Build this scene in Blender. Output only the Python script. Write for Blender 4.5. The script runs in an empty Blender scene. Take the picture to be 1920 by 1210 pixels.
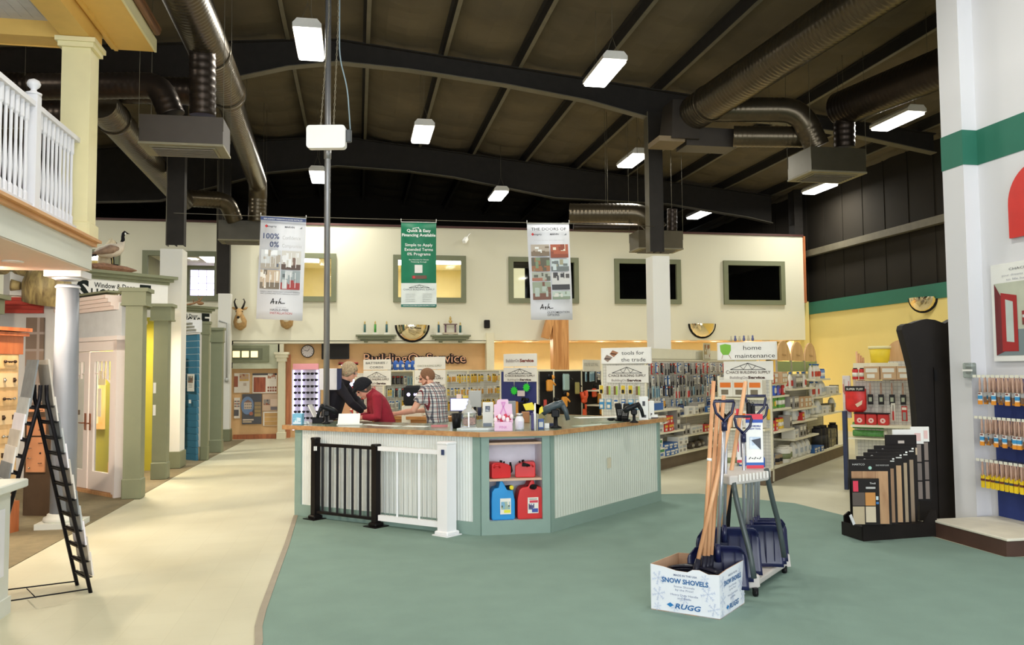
import bpy, bmesh, math, random
from mathutils import Vector, Matrix, Euler
random.seed(7)
SC = bpy.context.scene
COL = SC.collection
PI = math.pi
# ------------------------------------------------------------ camera, world, large lights, exposure
IW, IH = 1920.0, 1210.0
FPX = 1550.0
PITCH, ROLL, YAW, HC = 0.0573, -0.0079, 0.1847, 1.72
camF = Vector((math.sin(YAW)*math.cos(PITCH), math.cos(YAW)*math.cos(PITCH), math.sin(PITCH)))
_R = Vector((math.cos(YAW), -math.sin(YAW), 0)); _U = _R.cross(camF)
camR = _R*math.cos(ROLL)+_U*math.sin(ROLL); camU = -_R*math.sin(ROLL)+_U*math.cos(ROLL)
CAM = Vector((0, 0, HC))
cd = bpy.data.cameras.new('camera'); cam = bpy.data.objects.new('camera', cd); COL.objects.link(cam)
cd.sensor_fit = 'HORIZONTAL'; cd.sensor_width = 36.0; cd.lens = 36.0*FPX/IW
cd.clip_start = 0.1; cd.clip_end = 200
M3 = Matrix((camR, camU, -camF)).transposed()
cam.matrix_world = Matrix.Translation(CAM) @ M3.to_4x4()
SC.camera = cam
w = bpy.data.worlds.new('world'); SC.world = w; w.use_nodes = True
w.node_tree.nodes['Background'].inputs[0].default_value = (0.86, 0.93, 1.0, 1)
w.node_tree.nodes['Background'].inputs[1].default_value = 1.3
SC.view_settings.view_transform = 'Standard'; SC.view_settings.look = 'None'
SC.view_settings.exposure = 0.38; SC.view_settings.gamma = 1.0
SC.view_settings.use_curve_mapping = False
def area(name, loc, rot, sx, sy, power, color=(1, 1, 1), spread=PI):
    l = bpy.data.lights.new(name, 'AREA'); l.shape = 'RECTANGLE'; l.size = sx; l.size_y = sy
    l.energy = power; l.color = color; l.spread = spread
    o = bpy.data.objects.new(name, l); COL.objects.link(o); o.location = loc; o.rotation_euler = rot
    return o
# added fill light behind the camera, standing for assumed storefront daylight
area('storefront_fill', (1.0, -7.5, 2.6), (math.radians(86), 0, 0), 16, 4.2, 950, (0.93, 0.97, 1.0))
# ------------------------------------------------------------ pixel helpers (a pixel plus one known coordinate gives a point of the place)
def ray(x, y): return camF + camR*((x-960)/FPX) - camU*((y-605)/FPX)
def atX(x, y, v): d = ray(x, y); return CAM + d*(v/d.x)
def atY(x, y, v): d = ray(x, y); return CAM + d*(v/d.y)
def atZ(x, y, v=0.0): d = ray(x, y); return CAM + d*((v-HC)/d.z)
def atD(x, y, v): return CAM + ray(x, y)*v
def onP(x, y, p, n):                       # on the vertical plane through p with horizontal normal n
    d = ray(x, y); n = Vector(n); return CAM + d*((Vector(p)-CAM).dot(n)/d.dot(n))
# ------------------------------------------------------------ materials
MC = {}
def lin(c):
    return tuple(((v/255)/12.92 if v/255 <= .04045 else ((v/255+.055)/1.055)**2.4) for v in c)
def mat(name, col=(200, 200, 200), rough=.6, metal=0, var=.06, scale=6, bump=0, bscale=40, trans=0, emit=0, kind=None, alpha=1, coat=0):
    if name in MC: return MC[name]
    m = bpy.data.materials.new(name); MC[name] = m; m.use_nodes = True
    nt = m.node_tree; N = nt.nodes; L = nt.links; b = N['Principled BSDF']
    c = lin(col)
    b.inputs['Roughness'].default_value = rough; b.inputs['Metallic'].default_value = metal
    b.inputs['Base Color'].default_value = (*c, 1)
    if coat: b.inputs['Coat Weight'].default_value = coat
    if trans: b.inputs['Transmission Weight'].default_value = trans; b.inputs['IOR'].default_value = 1.2
    if alpha < 1: b.inputs['Alpha'].default_value = alpha
    if emit:
        b.inputs['Emission Color'].default_value = (*c, 1); b.inputs['Emission Strength'].default_value = emit
    if max(col) < 62 and not emit: b.inputs['Specular IOR Level'].default_value = .18
    tc = N.new('ShaderNodeTexCoord')
    if var:
        n = N.new('ShaderNodeTexNoise'); n.inputs['Scale'].default_value = scale; n.inputs['Detail'].default_value = 3
        L.new(tc.outputs['Object'], n.inputs['Vector'])
        r = N.new('ShaderNodeValToRGB'); L.new(n.outputs['Fac'], r.inputs['Fac'])
        r.color_ramp.elements[0].position = .3; r.color_ramp.elements[1].position = .7
        r.color_ramp.elements[0].color = (*[v*(1-var) for v in c], 1); r.color_ramp.elements[1].color = (*[min(1, v*(1+var)) for v in c], 1)
        L.new(r.outputs[0], b.inputs['Base Color']); m['ramp'] = r.name
    if bump:
        n2 = N.new('ShaderNodeTexNoise'); n2.inputs['Scale'].default_value = bscale
        L.new(tc.outputs['Object'], n2.inputs['Vector'])
        bp = N.new('ShaderNodeBump'); bp.inputs['Strength'].default_value = bump; bp.inputs['Distance'].default_value = .01
        L.new(n2.outputs['Fac'], bp.inputs['Height']); L.new(bp.outputs[0], b.inputs['Normal'])
    return m
def wood(name, c1, c2, rough=.5, scale=3, stretch=(1, 1, 8), distort=3):
    if name in MC: return MC[name]
    m = mat(name, c1, rough, var=0); nt = m.node_tree; N = nt.nodes; L = nt.links
    tc = N.new('ShaderNodeTexCoord'); mp = N.new('ShaderNodeMapping'); mp.inputs['Scale'].default_value = tuple(scale*4/s for s in stretch)
    n = N.new('ShaderNodeTexNoise'); n.inputs['Scale'].default_value = 1.5; n.inputs['Detail'].default_value = 5; n.inputs['Distortion'].default_value = distort*.3
    r = N.new('ShaderNodeValToRGB'); r.color_ramp.elements[0].color = (*lin(c1), 1); r.color_ramp.elements[1].color = (*lin(c2), 1)
    r.color_ramp.elements[0].position = .35; r.color_ramp.elements[1].position = .65
    L.new(tc.outputs['Object'], mp.inputs['Vector']); L.new(mp.outputs[0], n.inputs['Vector']); L.new(n.outputs['Fac'], r.inputs['Fac'])
    L.new(r.outputs[0], N['Principled BSDF'].inputs['Base Color'])
    return m
def grid_mat(name, col, line, sx, sy, wd=.03, rough=.4, var=.05, angle=0, coat=0, vert=0, stain=.35):   # tiles / planks with thin joints
    if name in MC: return MC[name]
    m = mat(name, col, rough, var=0, coat=coat); nt = m.node_tree; N = nt.nodes; L = nt.links
    tc = N.new('ShaderNodeTexCoord'); mp = N.new('ShaderNodeMapping'); mp.inputs['Rotation'].default_value = (0, 0, angle)
    bk = N.new('ShaderNodeTexBrick'); bk.offset = 0; bk.inputs['Scale'].default_value = 1
    bk.inputs['Brick Width'].default_value = sx; bk.inputs['Row Height'].default_value = sy; bk.inputs['Mortar Size'].default_value = wd*.1
    c = lin(col); bk.inputs['Color1'].default_value = (*[v*(1-var) for v in c], 1); bk.inputs['Color2'].default_value = (*[v*(1+var) for v in c], 1)
    bk.inputs['Mortar'].default_value = (*lin(line), 1)
    n = N.new('ShaderNodeTexNoise'); n.inputs['Scale'].default_value = .9; n.inputs['Detail'].default_value = 6
    mx = N.new('ShaderNodeMixRGB'); mx.blend_type = 'MULTIPLY'; mx.inputs[0].default_value = stain
    r = N.new('ShaderNodeValToRGB'); r.color_ramp.elements[0].color = (.72, .69, .62, 1); r.color_ramp.elements[0].position = .3; r.color_ramp.elements[1].position = .6
    if vert:
        sp = N.new('ShaderNodeSeparateXYZ'); ad = N.new('ShaderNodeMath'); cb = N.new('ShaderNodeCombineXYZ'); L.new(tc.outputs['Object'], sp.inputs[0]); L.new(sp.outputs[0], ad.inputs[0]); L.new(sp.outputs[1], ad.inputs[1]); L.new(ad.outputs[0], cb.inputs[0]); L.new(sp.outputs[2], cb.inputs[1]); L.new(cb.outputs[0], mp.inputs['Vector'])
    else: L.new(tc.outputs['Object'], mp.inputs['Vector'])
    L.new(mp.outputs[0], bk.inputs['Vector']); L.new(tc.outputs['Object'], n.inputs['Vector'])
    L.new(n.outputs['Fac'], r.inputs['Fac']); L.new(bk.outputs['Color'], mx.inputs[1]); L.new(r.outputs[0], mx.inputs[2])
    L.new(mx.outputs[0], N['Principled BSDF'].inputs['Base Color'])
    return m
def C_(r, g, b, rough=.55):                 # plain coloured plastic / card / print
    return mat('colour_%02x%02x%02x' % (r, g, b), (r, g, b), rough, var=.04)
# ------------------------------------------------------------ mesh builder
class MB:
    def __init__(s): s.v = []; s.f = []; s.m = []; s.s = []
    def face(s, idx, m=None, sm=False): s.f.append(idx); s.m.append(m); s.s.append(sm)
    def poly(s, pts, m=None):
        i = len(s.v); s.v += [tuple(p) for p in pts]; s.face(list(range(i, i+len(pts))), m)
    def box(s, c, d, m=None, rz=0, R=None, taper=1, bev=0):
        R = R or (Matrix.Rotation(rz, 3, 'Z') if rz else None)
        i = len(s.v); c = Vector(c)
        hx, hy, hz = d[0]/2, d[1]/2, d[2]/2
        if bev:
            b = min(bev, hx*.9, hy*.9, hz*.9)
            L = [(-hz, b), (-hz+b, 0), (hz-b, 0), (hz, b)]
            for z, q in L:
                for sx, sy, px, py in ((-1, -1, 1, 0), (1, -1, 1, 0), (1, -1, 0, 1), (1, 1, 0, 1), (1, 1, 1, 0), (-1, 1, 1, 0), (-1, 1, 0, 1), (-1, -1, 0, 1)):
                    p = Vector((sx*(hx-q-b*px), sy*(hy-q-b*py), z)); s.v.append(tuple((R@p if R else p)+c))
            for k in range(3):
                for j in range(8): s.face([i+k*8+j, i+k*8+(j+1) % 8, i+k*8+8+(j+1) % 8, i+k*8+8+j], m)
            s.face([i+j for j in range(7, -1, -1)], m); s.face([i+24+j for j in range(8)], m)
            return s
        for z, t in ((-hz, 1), (hz, taper)):
            for x, y in ((-hx, -hy), (hx, -hy), (hx, hy), (-hx, hy)):
                p = Vector((x*t, y*t, z)); s.v.append(tuple((R@p if R else p)+c))
        for q in ((0, 3, 2, 1), (4, 5, 6, 7), (0, 1, 5, 4), (1, 2, 6, 5), (2, 3, 7, 6), (3, 0, 4, 7)): s.face([i+k for k in q], m)
        return s
    def bar(s, a, b, wd, ht=None, m=None, up=(0, 0, 1)):     # box from a to b
        a = Vector(a); b = Vector(b); ht = ht or wd; z = (b-a); L = z.length; z.normalize()
        u = Vector(up)
        if abs(z.dot(u)) > .98: u = Vector((0, 1, 0))
        x = z.cross(u).normalized(); y = z.cross(x)
        s.box((a+b)/2, (wd, ht, L), m, R=Matrix((x, y, z)).transposed()); return s
    def tube(s, pts, r, seg=10, m=None, cap=True, sm=True, closed=False):
        pts = [Vector(p) for p in pts]; n = len(pts); rs = r if isinstance(r, (list, tuple)) else [r]*n
        i = len(s.v); up = Vector((0, 0, 1)); prev = None
        for k in range(n):
            a = pts[(k-1) % n] if (k or closed) else pts[k]; b = pts[(k+1) % n] if (k < n-1 or closed) else pts[k]
            t = (b-a).normalized() if (b-a).length > 1e-9 else Vector((0, 0, 1))
            if prev is None:
                x = t.cross(up)
                if x.length < .05: x = t.cross(Vector((0, 1, 0)))
                x.normalize()
            else:
                x = (prev-t*prev.dot(t)).normalized()
            prev = x; y = t.cross(x)
            for j in range(seg):
                a_ = 2*PI*j/seg; s.v.append(tuple(pts[k]+(x*math.cos(a_)+y*math.sin(a_))*rs[k]))
        for k in range(n if closed else n-1):
            k2 = (k+1) % n
            for j in range(seg): s.face([i+k*seg+j, i+k*seg+(j+1) % seg, i+k2*seg+(j+1) % seg, i+k2*seg+j], m, sm)
        if cap and not closed:
            s.face([i+j for j in range(seg-1, -1, -1)], m); s.face([i+(n-1)*seg+j for j in range(seg)], m)
        return s
    def cyl(s, a, b, r, r2=None, seg=14, m=None): return s.tube([a, b], [r, r if r2 is None else r2], seg, m)
    def lathe(s, prof, c=(0, 0, 0), seg=20, m=None, R=None, sm=True, sx=1, sy=1):
        i = len(s.v); c = Vector(c)
        for (r, z) in prof:
            for j in range(seg):
                a = 2*PI*j/seg; p = Vector((r*math.cos(a)*sx, r*math.sin(a)*sy, z)); s.v.append(tuple((R@p if R else p)+c))
        for k in range(len(prof)-1):
            for j in range(seg): s.face([i+k*seg+j, i+k*seg+(j+1) % seg, i+(k+1)*seg+(j+1) % seg, i+(k+1)*seg+j], m, sm)
        s.face([i+j for j in range(seg-1, -1, -1)], m); s.face([i+(len(prof)-1)*seg+j for j in range(seg)], m)
        return s
    def prism(s, pts, o, u, v, t, m=None, ms=None):          # outline pts in the (u,v) plane at o, thickness t along u x v
        o = Vector(o); u = Vector(u); v = Vector(v); n = u.cross(v).normalized()*t; i = len(s.v); k = len(pts)
        for q in (Vector((0, 0, 0)), n):
            for (a, b) in pts: s.v.append(tuple(o+u*a+v*b+q))
        s.face([i+j for j in range(k-1, -1, -1)], m); s.face([i+k+j for j in range(k)], m)
        for j in range(k): s.face([i+j, i+(j+1) % k, i+k+(j+1) % k, i+k+j], ms or m)
        return s
    def sphere(s, c, r, m=None, seg=12, sc=(1, 1, 1), R=None):
        pr = [(r*math.cos(-PI/2+PI*k/(seg//2)), r*math.sin(-PI/2+PI*k/(seg//2))) for k in range(seg//2+1)]
        pr = [(max(a, r*.02)*1.0, b*sc[2]) for a, b in pr]
        return s.lathe(pr, c, seg, m, R, True, sc[0], sc[1])
    def build(s, name, parent=None, m=None, loc=None, rz=0):
        me = bpy.data.meshes.new(name); off = Vector(loc) if loc is not None else Vector((0, 0, 0))
        vv = [tuple(Vector(p)-off) for p in s.v] if loc is not None and not rz else s.v
        me.from_pydata(vv, [], s.f)
        ml = []
        for k in s.m:
            k = k or m
            if k not in ml: ml.append(k)
        for k in ml: me.materials.append(k)
        me.polygons.foreach_set('material_index', [ml.index(k or m) for k in s.m])
        me.polygons.foreach_set('use_smooth', s.s)
        me.update()
        o = bpy.data.objects.new(name, me); COL.objects.link(o)
        if loc is not None: o.location = loc
        if rz: o.rotation_euler = (0, 0, rz)
        if parent: o.parent = parent
        return o
def tag(o, label=None, cat=None, group=None, kind=None):
    if label: o['label'] = label
    if cat: o['category'] = cat
    if group: o['group'] = group
    if kind: o['kind'] = kind
    return o
def thing(name, label, cat, loc=(0, 0, 0), rz=0, group=None):
    o = bpy.data.objects.new(name, None); COL.objects.link(o); o.location = loc; o.rotation_euler = (0, 0, rz)
    o.empty_display_size = .1
    return tag(o, label, cat, group)
def struct(o): o['kind'] = 'structure'; return o
def copy_tree(o, parent=None):
    c = o.copy(); COL.objects.link(c)
    if parent is not None: c.parent = parent
    for ch in list(o.children):
        copy_tree(ch, c)
    return c
def place(o, loc, rz=None, label=None, group=None):
    o.location = loc
    if rz is not None: o.rotation_euler = (0, 0, rz)
    if label: o['label'] = label
    if group: o['group'] = group
    return o
# ------------------------------------------------------------ lettering
TC = {}
def glyphs(txt, bold=0.0, shear=0.0, sp=1.0):
    k = (txt, bold, shear, sp)
    if k in TC: return TC[k]
    cu = bpy.data.curves.new('t', 'FONT'); cu.body = txt; cu.size = 1; cu.resolution_u = 2; cu.offset = bold; cu.shear = shear; cu.space_character = sp
    ob = bpy.data.objects.new('t', cu); COL.objects.link(ob); bpy.context.view_layer.update()
    me = ob.to_mesh(); vs = [(q.co.x, q.co.y) for q in me.vertices]; fs = [list(p.vertices) for p in me.polygons]
    ob.to_mesh_clear(); bpy.data.objects.remove(ob); bpy.data.curves.remove(cu)
    xs = [q[0] for q in vs] or [0]
    TC[k] = (vs, fs, min(xs), max(xs)); return TC[k]
class Pr:                                   # prints flat shapes and words on a face: o corner, u right, v up
    def __init__(s, mb, o, u, v, n=None, e=.0015):
        s.mb = mb; s.o = Vector(o); s.u = Vector(u).normalized(); s.v = Vector(v).normalized(); s.n = Vector(n).normalized() if n else s.u.cross(s.v); s.e = e
    def p(s, x, y, l=1): return s.o+s.u*x+s.v*y+s.n*(s.e*l)
    def rect(s, x0, y0, x1, y1, m, l=1): s.mb.poly([s.p(x0, y0, l), s.p(x1, y0, l), s.p(x1, y1, l), s.p(x0, y1, l)], m); return s
    def poly(s, pts, m, l=1): s.mb.poly([s.p(a, b, l) for a, b in pts], m); return s
    def disc(s, x, y, r, m, l=1, n=14, ry=None): return s.poly([(x+r*math.cos(2*PI*k/n), y+(ry or r)*math.sin(2*PI*k/n)) for k in range(n)], m, l)
    def line(s, x0, y0, x1, y1, wd, m, l=1):
        dx, dy = x1-x0, y1-y0; q = math.hypot(dx, dy) or 1; a, b = -dy/q*wd/2, dx/q*wd/2
        return s.poly([(x0-a, y0-b), (x1-a, y1-b), (x1+a, y1+b), (x0+a, y0+b)], m, l)
    def text(s, txt, x, y, size, m, align='c', width=None, bold=0, shear=0, l=2, sp=1):
        vs, fs, a, b = glyphs(txt, bold, shear, sp); sx = size
        if width: sx = width/max(b-a, .01)
        x0 = x-(b-a)*sx/2-a*sx if align == 'c' else (x-a*sx if align == 'l' else x-b*sx)
        i = len(s.mb.v)
        s.mb.v += [tuple(s.p(x0+q[0]*sx, y+q[1]*size, l)) for q in vs]
        for f in fs: s.mb.face([i+k for k in f], m)
        return s
    def photo(s, x0, y0, x1, y1, cols, seed=0, l=1, nx=5, ny=4):    # a printed picture: bands and patches of colour
        rnd = random.Random(seed); dx = (x1-x0)/nx; dy = (y1-y0)/ny
        s.rect(x0, y0, x1, y1, cols[0], l)
        s.rect(x0, y0, x1, y0+(y1-y0)*(.25+.15*rnd.random()), cols[-1], l+.4)
        for k in range(nx*2):
            a = x0+rnd.random()*(x1-x0)*.85; b = y0+rnd.random()*(y1-y0)*.8; c = rnd.choice(cols)
            s.rect(a, b, min(x1, a+dx*(.4+rnd.random())), min(y1, b+dy*(.5+1.6*rnd.random())), c, l+.6+.06*k)
        return s
BLACK = mat('black_print', (28, 26, 26), .6, var=0); WHITE = mat('white_print', (236, 236, 232), .55, var=.02)
# ============================================================ SHELL
FY = 22.0; RX = 13.0; LX = -13.0; BY = -8.0; EY = 31.0; RIDX = -0.5; RIDZ = 8.35; SL = .098
def roofz(x): return RIDZ-abs(x-RIDX)*SL
tileM = grid_mat('vinyl_floor_tile', (200, 196, 170), (190, 185, 158), .305, .305, wd=.015, rough=.5, var=.02)
greenC = mat('green_carpet', (122, 147, 136), .95, var=.045, scale=3, bump=.35, bscale=260)
brownC = mat('olive_brown_carpet', (124, 112, 84), .95, var=.12, scale=9, bump=.3, bscale=220)
wallM = mat('office_wall_paint', (226, 222, 200), .85, var=.02, scale=.6)
whiteW = mat('white_wall_paint', (222, 221, 214), .85, var=.02, scale=.6)
cream = mat('cream_trim_paint', (226, 219, 190), .6, var=.02)
yellowW = mat('yellow_wall_paint', (228, 208, 132), .85, var=.02, scale=.7)
greenB = mat('green_band_paint', (38, 108, 88), .7, var=.03)
tanW = mat('tan_wall_paint', (228, 186, 134), .85, var=.03)
olive = mat('sage_trim_paint', (120, 124, 96), .6, var=.03)
sage = mat('sage_counter_paint', (134, 158, 148), .55, var=.03)
deckM = mat('roof_insulation', (86, 76, 57), .9, var=.22, scale=.8, bump=.3, bscale=8)
steelD = mat('dark_primer_steel', (44, 41, 38), .7, var=.1)
steelL = mat('flange_edge_steel', (96, 90, 74), .6, var=.1)
glass = mat('window_glass', (235, 240, 238), .03, trans=1, var=0)
def slab(name, pts, z0, z1, m):
    b = MB(); b.prism([(p[0], p[1]) for p in pts], (0, 0, z0), (1, 0, 0), (0, 1, 0), z1-z0, m); return b.build(name)
struct(slab('floor', [(LX, BY), (RX, BY), (RX, EY), (LX, EY)], -.12, 0, tileM))
g = [atZ(*p) for p in ((490, 1209), (489, 1178), (497, 1146), (520, 1080), (541, 1022), (557, 968))]
gr = [atZ(*p) for p in ((1240, 928), (1310, 927), (1490, 945), (1590, 970))]
gp = [(g[0].x-.04, 4.2), (g[0].x-.1, -7), (6.5, -7), (6.5, 6.4), (5.72, 6.6), (5.7, 7.6)]
gp2 = [(p.x, p.y) for p in reversed(gr)]
carp = [(p.x, p.y) for p in reversed(g)]
pts = carp[::1]+gp[0:0]
outl = [(p.x, p.y) for p in (g[5], g[4], g[3], g[2], g[1], g[0])]+gp+gp2+[(2.6, 10.9), (0.4, 11.4)]
o = slab('carpet', outl, 0.0, .008, greenC); tag(o, 'green loop pile carpet laid around the service counter and snow shovels', 'carpet')
b = MB()
ed = [(p.x-.015, p.y, .006) for p in (g[5], g[4], g[3], g[2], g[1], g[0])]+[(gp[0][0]-.015, 4.2, .006)]
for k in range(len(ed)-1): b.bar(ed[k], ed[k+1], .05, .012, None)
o = b.build('carpet_edge_strip', None, mat('edge_strip_vinyl', (150, 140, 122), .6)); tag(o, 'grey brown vinyl edging strip between green carpet and beige tile', 'edging')
bl = [atZ(*p) for p in ((15, 1068), (247, 940), (330, 893), (440, 838))]
o = slab('carpet', [(-2.98, 4), (bl[0].x, bl[0].y), (bl[1].x+.0, bl[1].y), (bl[2].x, bl[2].y), (bl[3].x, 21.9), (LX+.2, 21.9), (LX+.2, 4)], 0.0, .007, brownC)
tag(o, 'olive brown carpet under the window and door showroom on the left', 'carpet')
# roof
PX = [atY(687, 95, 16.0).x+1.5*k for k in range(-9, 10)]
b = MB(); xs = []
allx = sorted(PX+[LX, RX])
for a, c in zip(allx, allx[1:]):
    for k in range(4): xs.append((a+(c-a)*k/4, k/4))
xs.append((RX, 0)); ny = int((EY-BY)/.3)
for j in range(ny+1):
    y = BY+j*(EY-BY)/ny; ph = (y/1.22) % 1
    for x, t in xs:
        b.v.append((x, y, roofz(x)-.15*math.sin(PI*t)*(.3+.7*math.sqrt(abs(math.sin(PI*ph))))-.02*(1-t)*t))
nx = len(xs)
for j in range(ny):
    for i in range(nx-1): b.face([j*nx+i, j*nx+i+1, (j+1)*nx+i+1, (j+1)*nx+i], None, False)
struct(b.build('ceiling', None, deckM))
for k, x in enumerate(PX):
    b = MB(); z = roofz(x)
    b.box((x, (BY+EY)/2, z-.13), (.012, EY-BY, .2)); b.box((x+.03, (BY+EY)/2, z-.232), (.075, EY-BY, .012), steelL); b.box((x-.03, (BY+EY)/2, z-.025), (.07, EY-BY, .012))
    o = b.build('roof_purlin', None, steelD, loc=(x, 0, z)); tag(o, 'long dark steel purlin running front to back under the brown roof lining', 'purlin', 'roof purlins')
def rafter(Y, under, label):
    t = thing('steel_rafter', label, 'beam', (RIDX, Y, 7))
    b = MB(); n = len(under); i = len(b.v)
    for dx in (-.01, .01):
        for (x, z) in under: b.v.append((x-RIDX, dx, z-7))
        for (x, z) in under: b.v.append((x-RIDX, dx, roofz(x)-.235-7))
    for q in range(n-1):
        b.face([q, q+1, n+q+1, n+q]); b.face([2*n+q, 3*n+q, 3*n+q+1, 2*n+q+1])
    b.build('web', t, steelD)
    f = MB()
    for q in range(n-1):
        p, r = under[q], under[q+1]
        f.bar((p[0]-RIDX, 0, p[1]-7), (r[0]-RIDX, 0, r[1]-7), .2, .02)
    f.build('bottom_flange', t, steelL)
    f = MB()
    for q in range(n-1):
        p, r = under[q], under[q+1]
        f.bar((p[0]-RIDX, 0, roofz(p[0])-.235-7), (r[0]-RIDX, 0, roofz(r[0])-.235-7), .2, .02)
    f.build('top_flange', t, steelD)
    f = MB()
    for x in PX[2:-2]:
        zu = None
        for q in range(n-1):
            if under[q][0] <= x <= under[q+1][0]:
                tt = (x-under[q][0])/(under[q+1][0]-under[q][0]); zu = under[q][1]+tt*(under[q+1][1]-under[q][1])
        if zu and 5.0 < x: f.bar((x-RIDX, .05, zu+.03-7), (x-RIDX+.1, .75, roofz(x)-.22-7), .03, .03)
    if f.v: f.build('flange_brace', t, steelL)
    return t
def uz(pxs, Y): return [(atY(x, y, Y).x, atY(x, y, Y).z) for x, y in pxs]
YA, YB = 16.0, 22.75
A = uz([(440, 148), (540, 127), (634, 118), (765, 132), (945, 160), (1100, 190), (1225, 225)], YA)
AL = [(LX+.2, 6.2), (-9, 6.6), (-4.2, 6.95)]
AR = [(6.9, 6.98), (8.8, 6.93), (10.74, 6.7), (12.5, 6.42)]
rafter(YA, AL+A+AR, 'wide dark steel roof rafter spanning above the counter, nearest of the arched beams')
Bq = uz([(300, 377), (400, 352), (500, 325), (634, 312), (765, 322), (850, 333), (1040, 372)], YB)
BR_ = uz([(1250, 383), (1400, 408), (1535, 435)], YB)
rafter(YB, [(LX+.2, 5.8)]+[(x, max(z, 5.8)) for x, z in Bq+BR_[0:2]]+[(12.2, 6.05)], 'dark steel roof rafter running just above the upstairs office wall')
rafter(9.2, [(LX+.2, 6), (-4.6, 6.8), (-3.4, 6.6), (-2.4, 7.3), (RIDX, 7.75), (5, 7.2), (6.2, 6.8), (7.4, 6.9), (12.3, 5.6)], 'dark steel roof rafter overhead at the front of the store')
def column(x, Y, z0, z1, label, m=steelD):
    b = MB(); b.box((0, 0, (z1-z0)/2), (.014, .2, z1-z0)); b.box((-.15, 0, (z1-z0)/2), (.015, .22, z1-z0), steelL); b.box((.15, 0, (z1-z0)/2), (.015, .22, z1-z0)); b.box((0, -.1, (z1-z0)/2), (.29, .01, z1-z0))
    tag(b.build('steel_column', None, m, loc=None), label, 'column').location = (x, Y, z0)
def pier(x, Y, wdt, dep, h, label, base=olive):
    t = thing('wall_pier', label, 'pillar', (x, Y, 0))
    MB().box((0, 0, h/2+.15), (wdt, dep, h-.3)).build('shaft', t, whiteW)
    MB().box((0, 0, .16), (wdt+.05, dep+.05, .3), bev=.01).build('base', t, base)
    return t
p1 = atY(325, 470, YA-.2)
column(p1.x, YA, 4.05, 6.93, 'dark steel column standing on the white boxed pier by the showroom')
pier(p1.x-.02, YA-.05, .38, .44, atY(325, 467, YA-.25).z, 'white boxed pier between the two window and door showcase signs')
p2 = atY(1235, 480, YA-.2)
column(p2.x, YA, 4.1, 7.0, 'dark steel column rising above the tools for the trade sign')
pier(p2.x+.03, YA-.05, .36, .4, atY(1235, 480, YA-.25).z, 'white boxed pier behind the tools for the trade sign', whiteW)
p3 = atY(427, 552, 21.7); column(p3.x-.1, 21.62, p3.z, atY(427, 450, 21.6).z+2.0, 'dark steel column against the office wall beside the antelope head')
pier(p3.x-.05, 21.66, .3, .3, p3.z, 'narrow white boxed pier against the office wall left of the antelope head')
b = MB()
# facade with window openings
WN = [(80, 222), (269, 411), (492, 629), (738.5, 871.8), (954.7, 1082.8), (1153, 1274), (1357, 1468.7)]
ZT = atY(871, 482, FY).z; ZBm = atY(871, 566.5, FY).z; ZS = atY(910, 645, FY).z; ZTOP = atY(845, 428, FY).z
ZS2 = atY(1200, 638, FY).z
WX = [(atY(a, 525, FY).x, atY(c, 525, FY).x) for a, c in WN]
FX0, FX1 = LX, atY(1507, 520, FY).x
D = .16
def fbox(x0, x1, z0, z1): b.box(((x0+x1)/2, FY+D/2, (z0+z1)/2), (x1-x0, D, z1-z0))
fbox(FX0, FX1, ZT, ZTOP); fbox(FX0, FX1, ZS2, ZBm)
cur = FX0
for a, c in WX: fbox(cur, a, ZBm, ZT); cur = c
fbox(cur, FX1, ZBm, ZT)
fbox(FX0, -3.3, 0, ZS2)
struct(b.build('wall_back', None, wallM))
b = MB(); b.box((FX1-.08, FY+4.1, (ZTOP+ZS2)/2), (.16, 7.9, ZTOP-ZS2), wallM); b.box((FX1+.02, FY-.01, (ZTOP+3.6)/2), (.05, .1, ZTOP-3.6), mat('raw_lumber_edge', (176, 104, 60), .7)); struct(b.build('wall_office_side'))
b = MB(); b.box(((FX0+FX1)/2, FY+4, ZTOP+.03), (FX1-FX0, 8, .06)); struct(b.build('ceiling_office_roof', None, steelD))
b = MB(); b.box(((FX0+FX1)/2, FY+.05, ZTOP+.02), (FX1-FX0, .2, .05)); struct(b.build('trim_1', None, mat('dark_red_cap', (74, 36, 30), .6)))
# window frames, panes, rooms behind
blindW = mat('office_room_paint', (222, 208, 160), .9, var=.03)
for k, (a, c) in enumerate(WX):
    t = MB(); fw = .13; y = FY-.03
    t.box(((a+c)/2, y, ZT-.0-fw/2+.02), (c-a+.04, .1, fw)); t.box(((a+c)/2, y, ZBm+fw/2-.02), (c-a+.04, .1, fw))
    hv = ZT-ZBm-2*fw+.04; t.box((a+fw/2-.02, y, (ZT+ZBm)/2), (fw, .1, hv)); t.box((c-fw/2+.02, y, (ZT+ZBm)/2), (fw, .1, hv))
    o = t.build('window_%d' % (k+1), None, olive); struct(o)
    MB().box(((a+c)/2, FY+.08, (ZT+ZBm)/2), (c-a-.1, .008, ZT-ZBm-.1)).build('window_pane', o, glass)
def room(x0, x1, y1, m, name, z0=None, z1=None, ceilm=None):
    z0 = z0 or ZBm-.75; z1 = z1 or ZT+.12; y0 = FY+D+.01; b = MB(); th = .06
    b.box(((x0+x1)/2, y1, (z0+z1)/2), (x1-x0, th, z1-z0), m); b.box((x0, (y0+y1)/2, (z0+z1)/2), (th, y1-y0, z1-z0), m); b.box((x1, (y0+y1)/2, (z0+z1)/2), (th, y1-y0, z1-z0), m)
    b.box(((x0+x1)/2, (y0+y1)/2, z0), (x1-x0, y1-y0, th), m); b.box(((x0+x1)/2, (y0+y1)/2, z1), (x1-x0, y1-y0, th), ceilm or m)
    return struct(b.build(name))
wc = mat('office_ceiling_tile', (226, 218, 190), .9)
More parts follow.
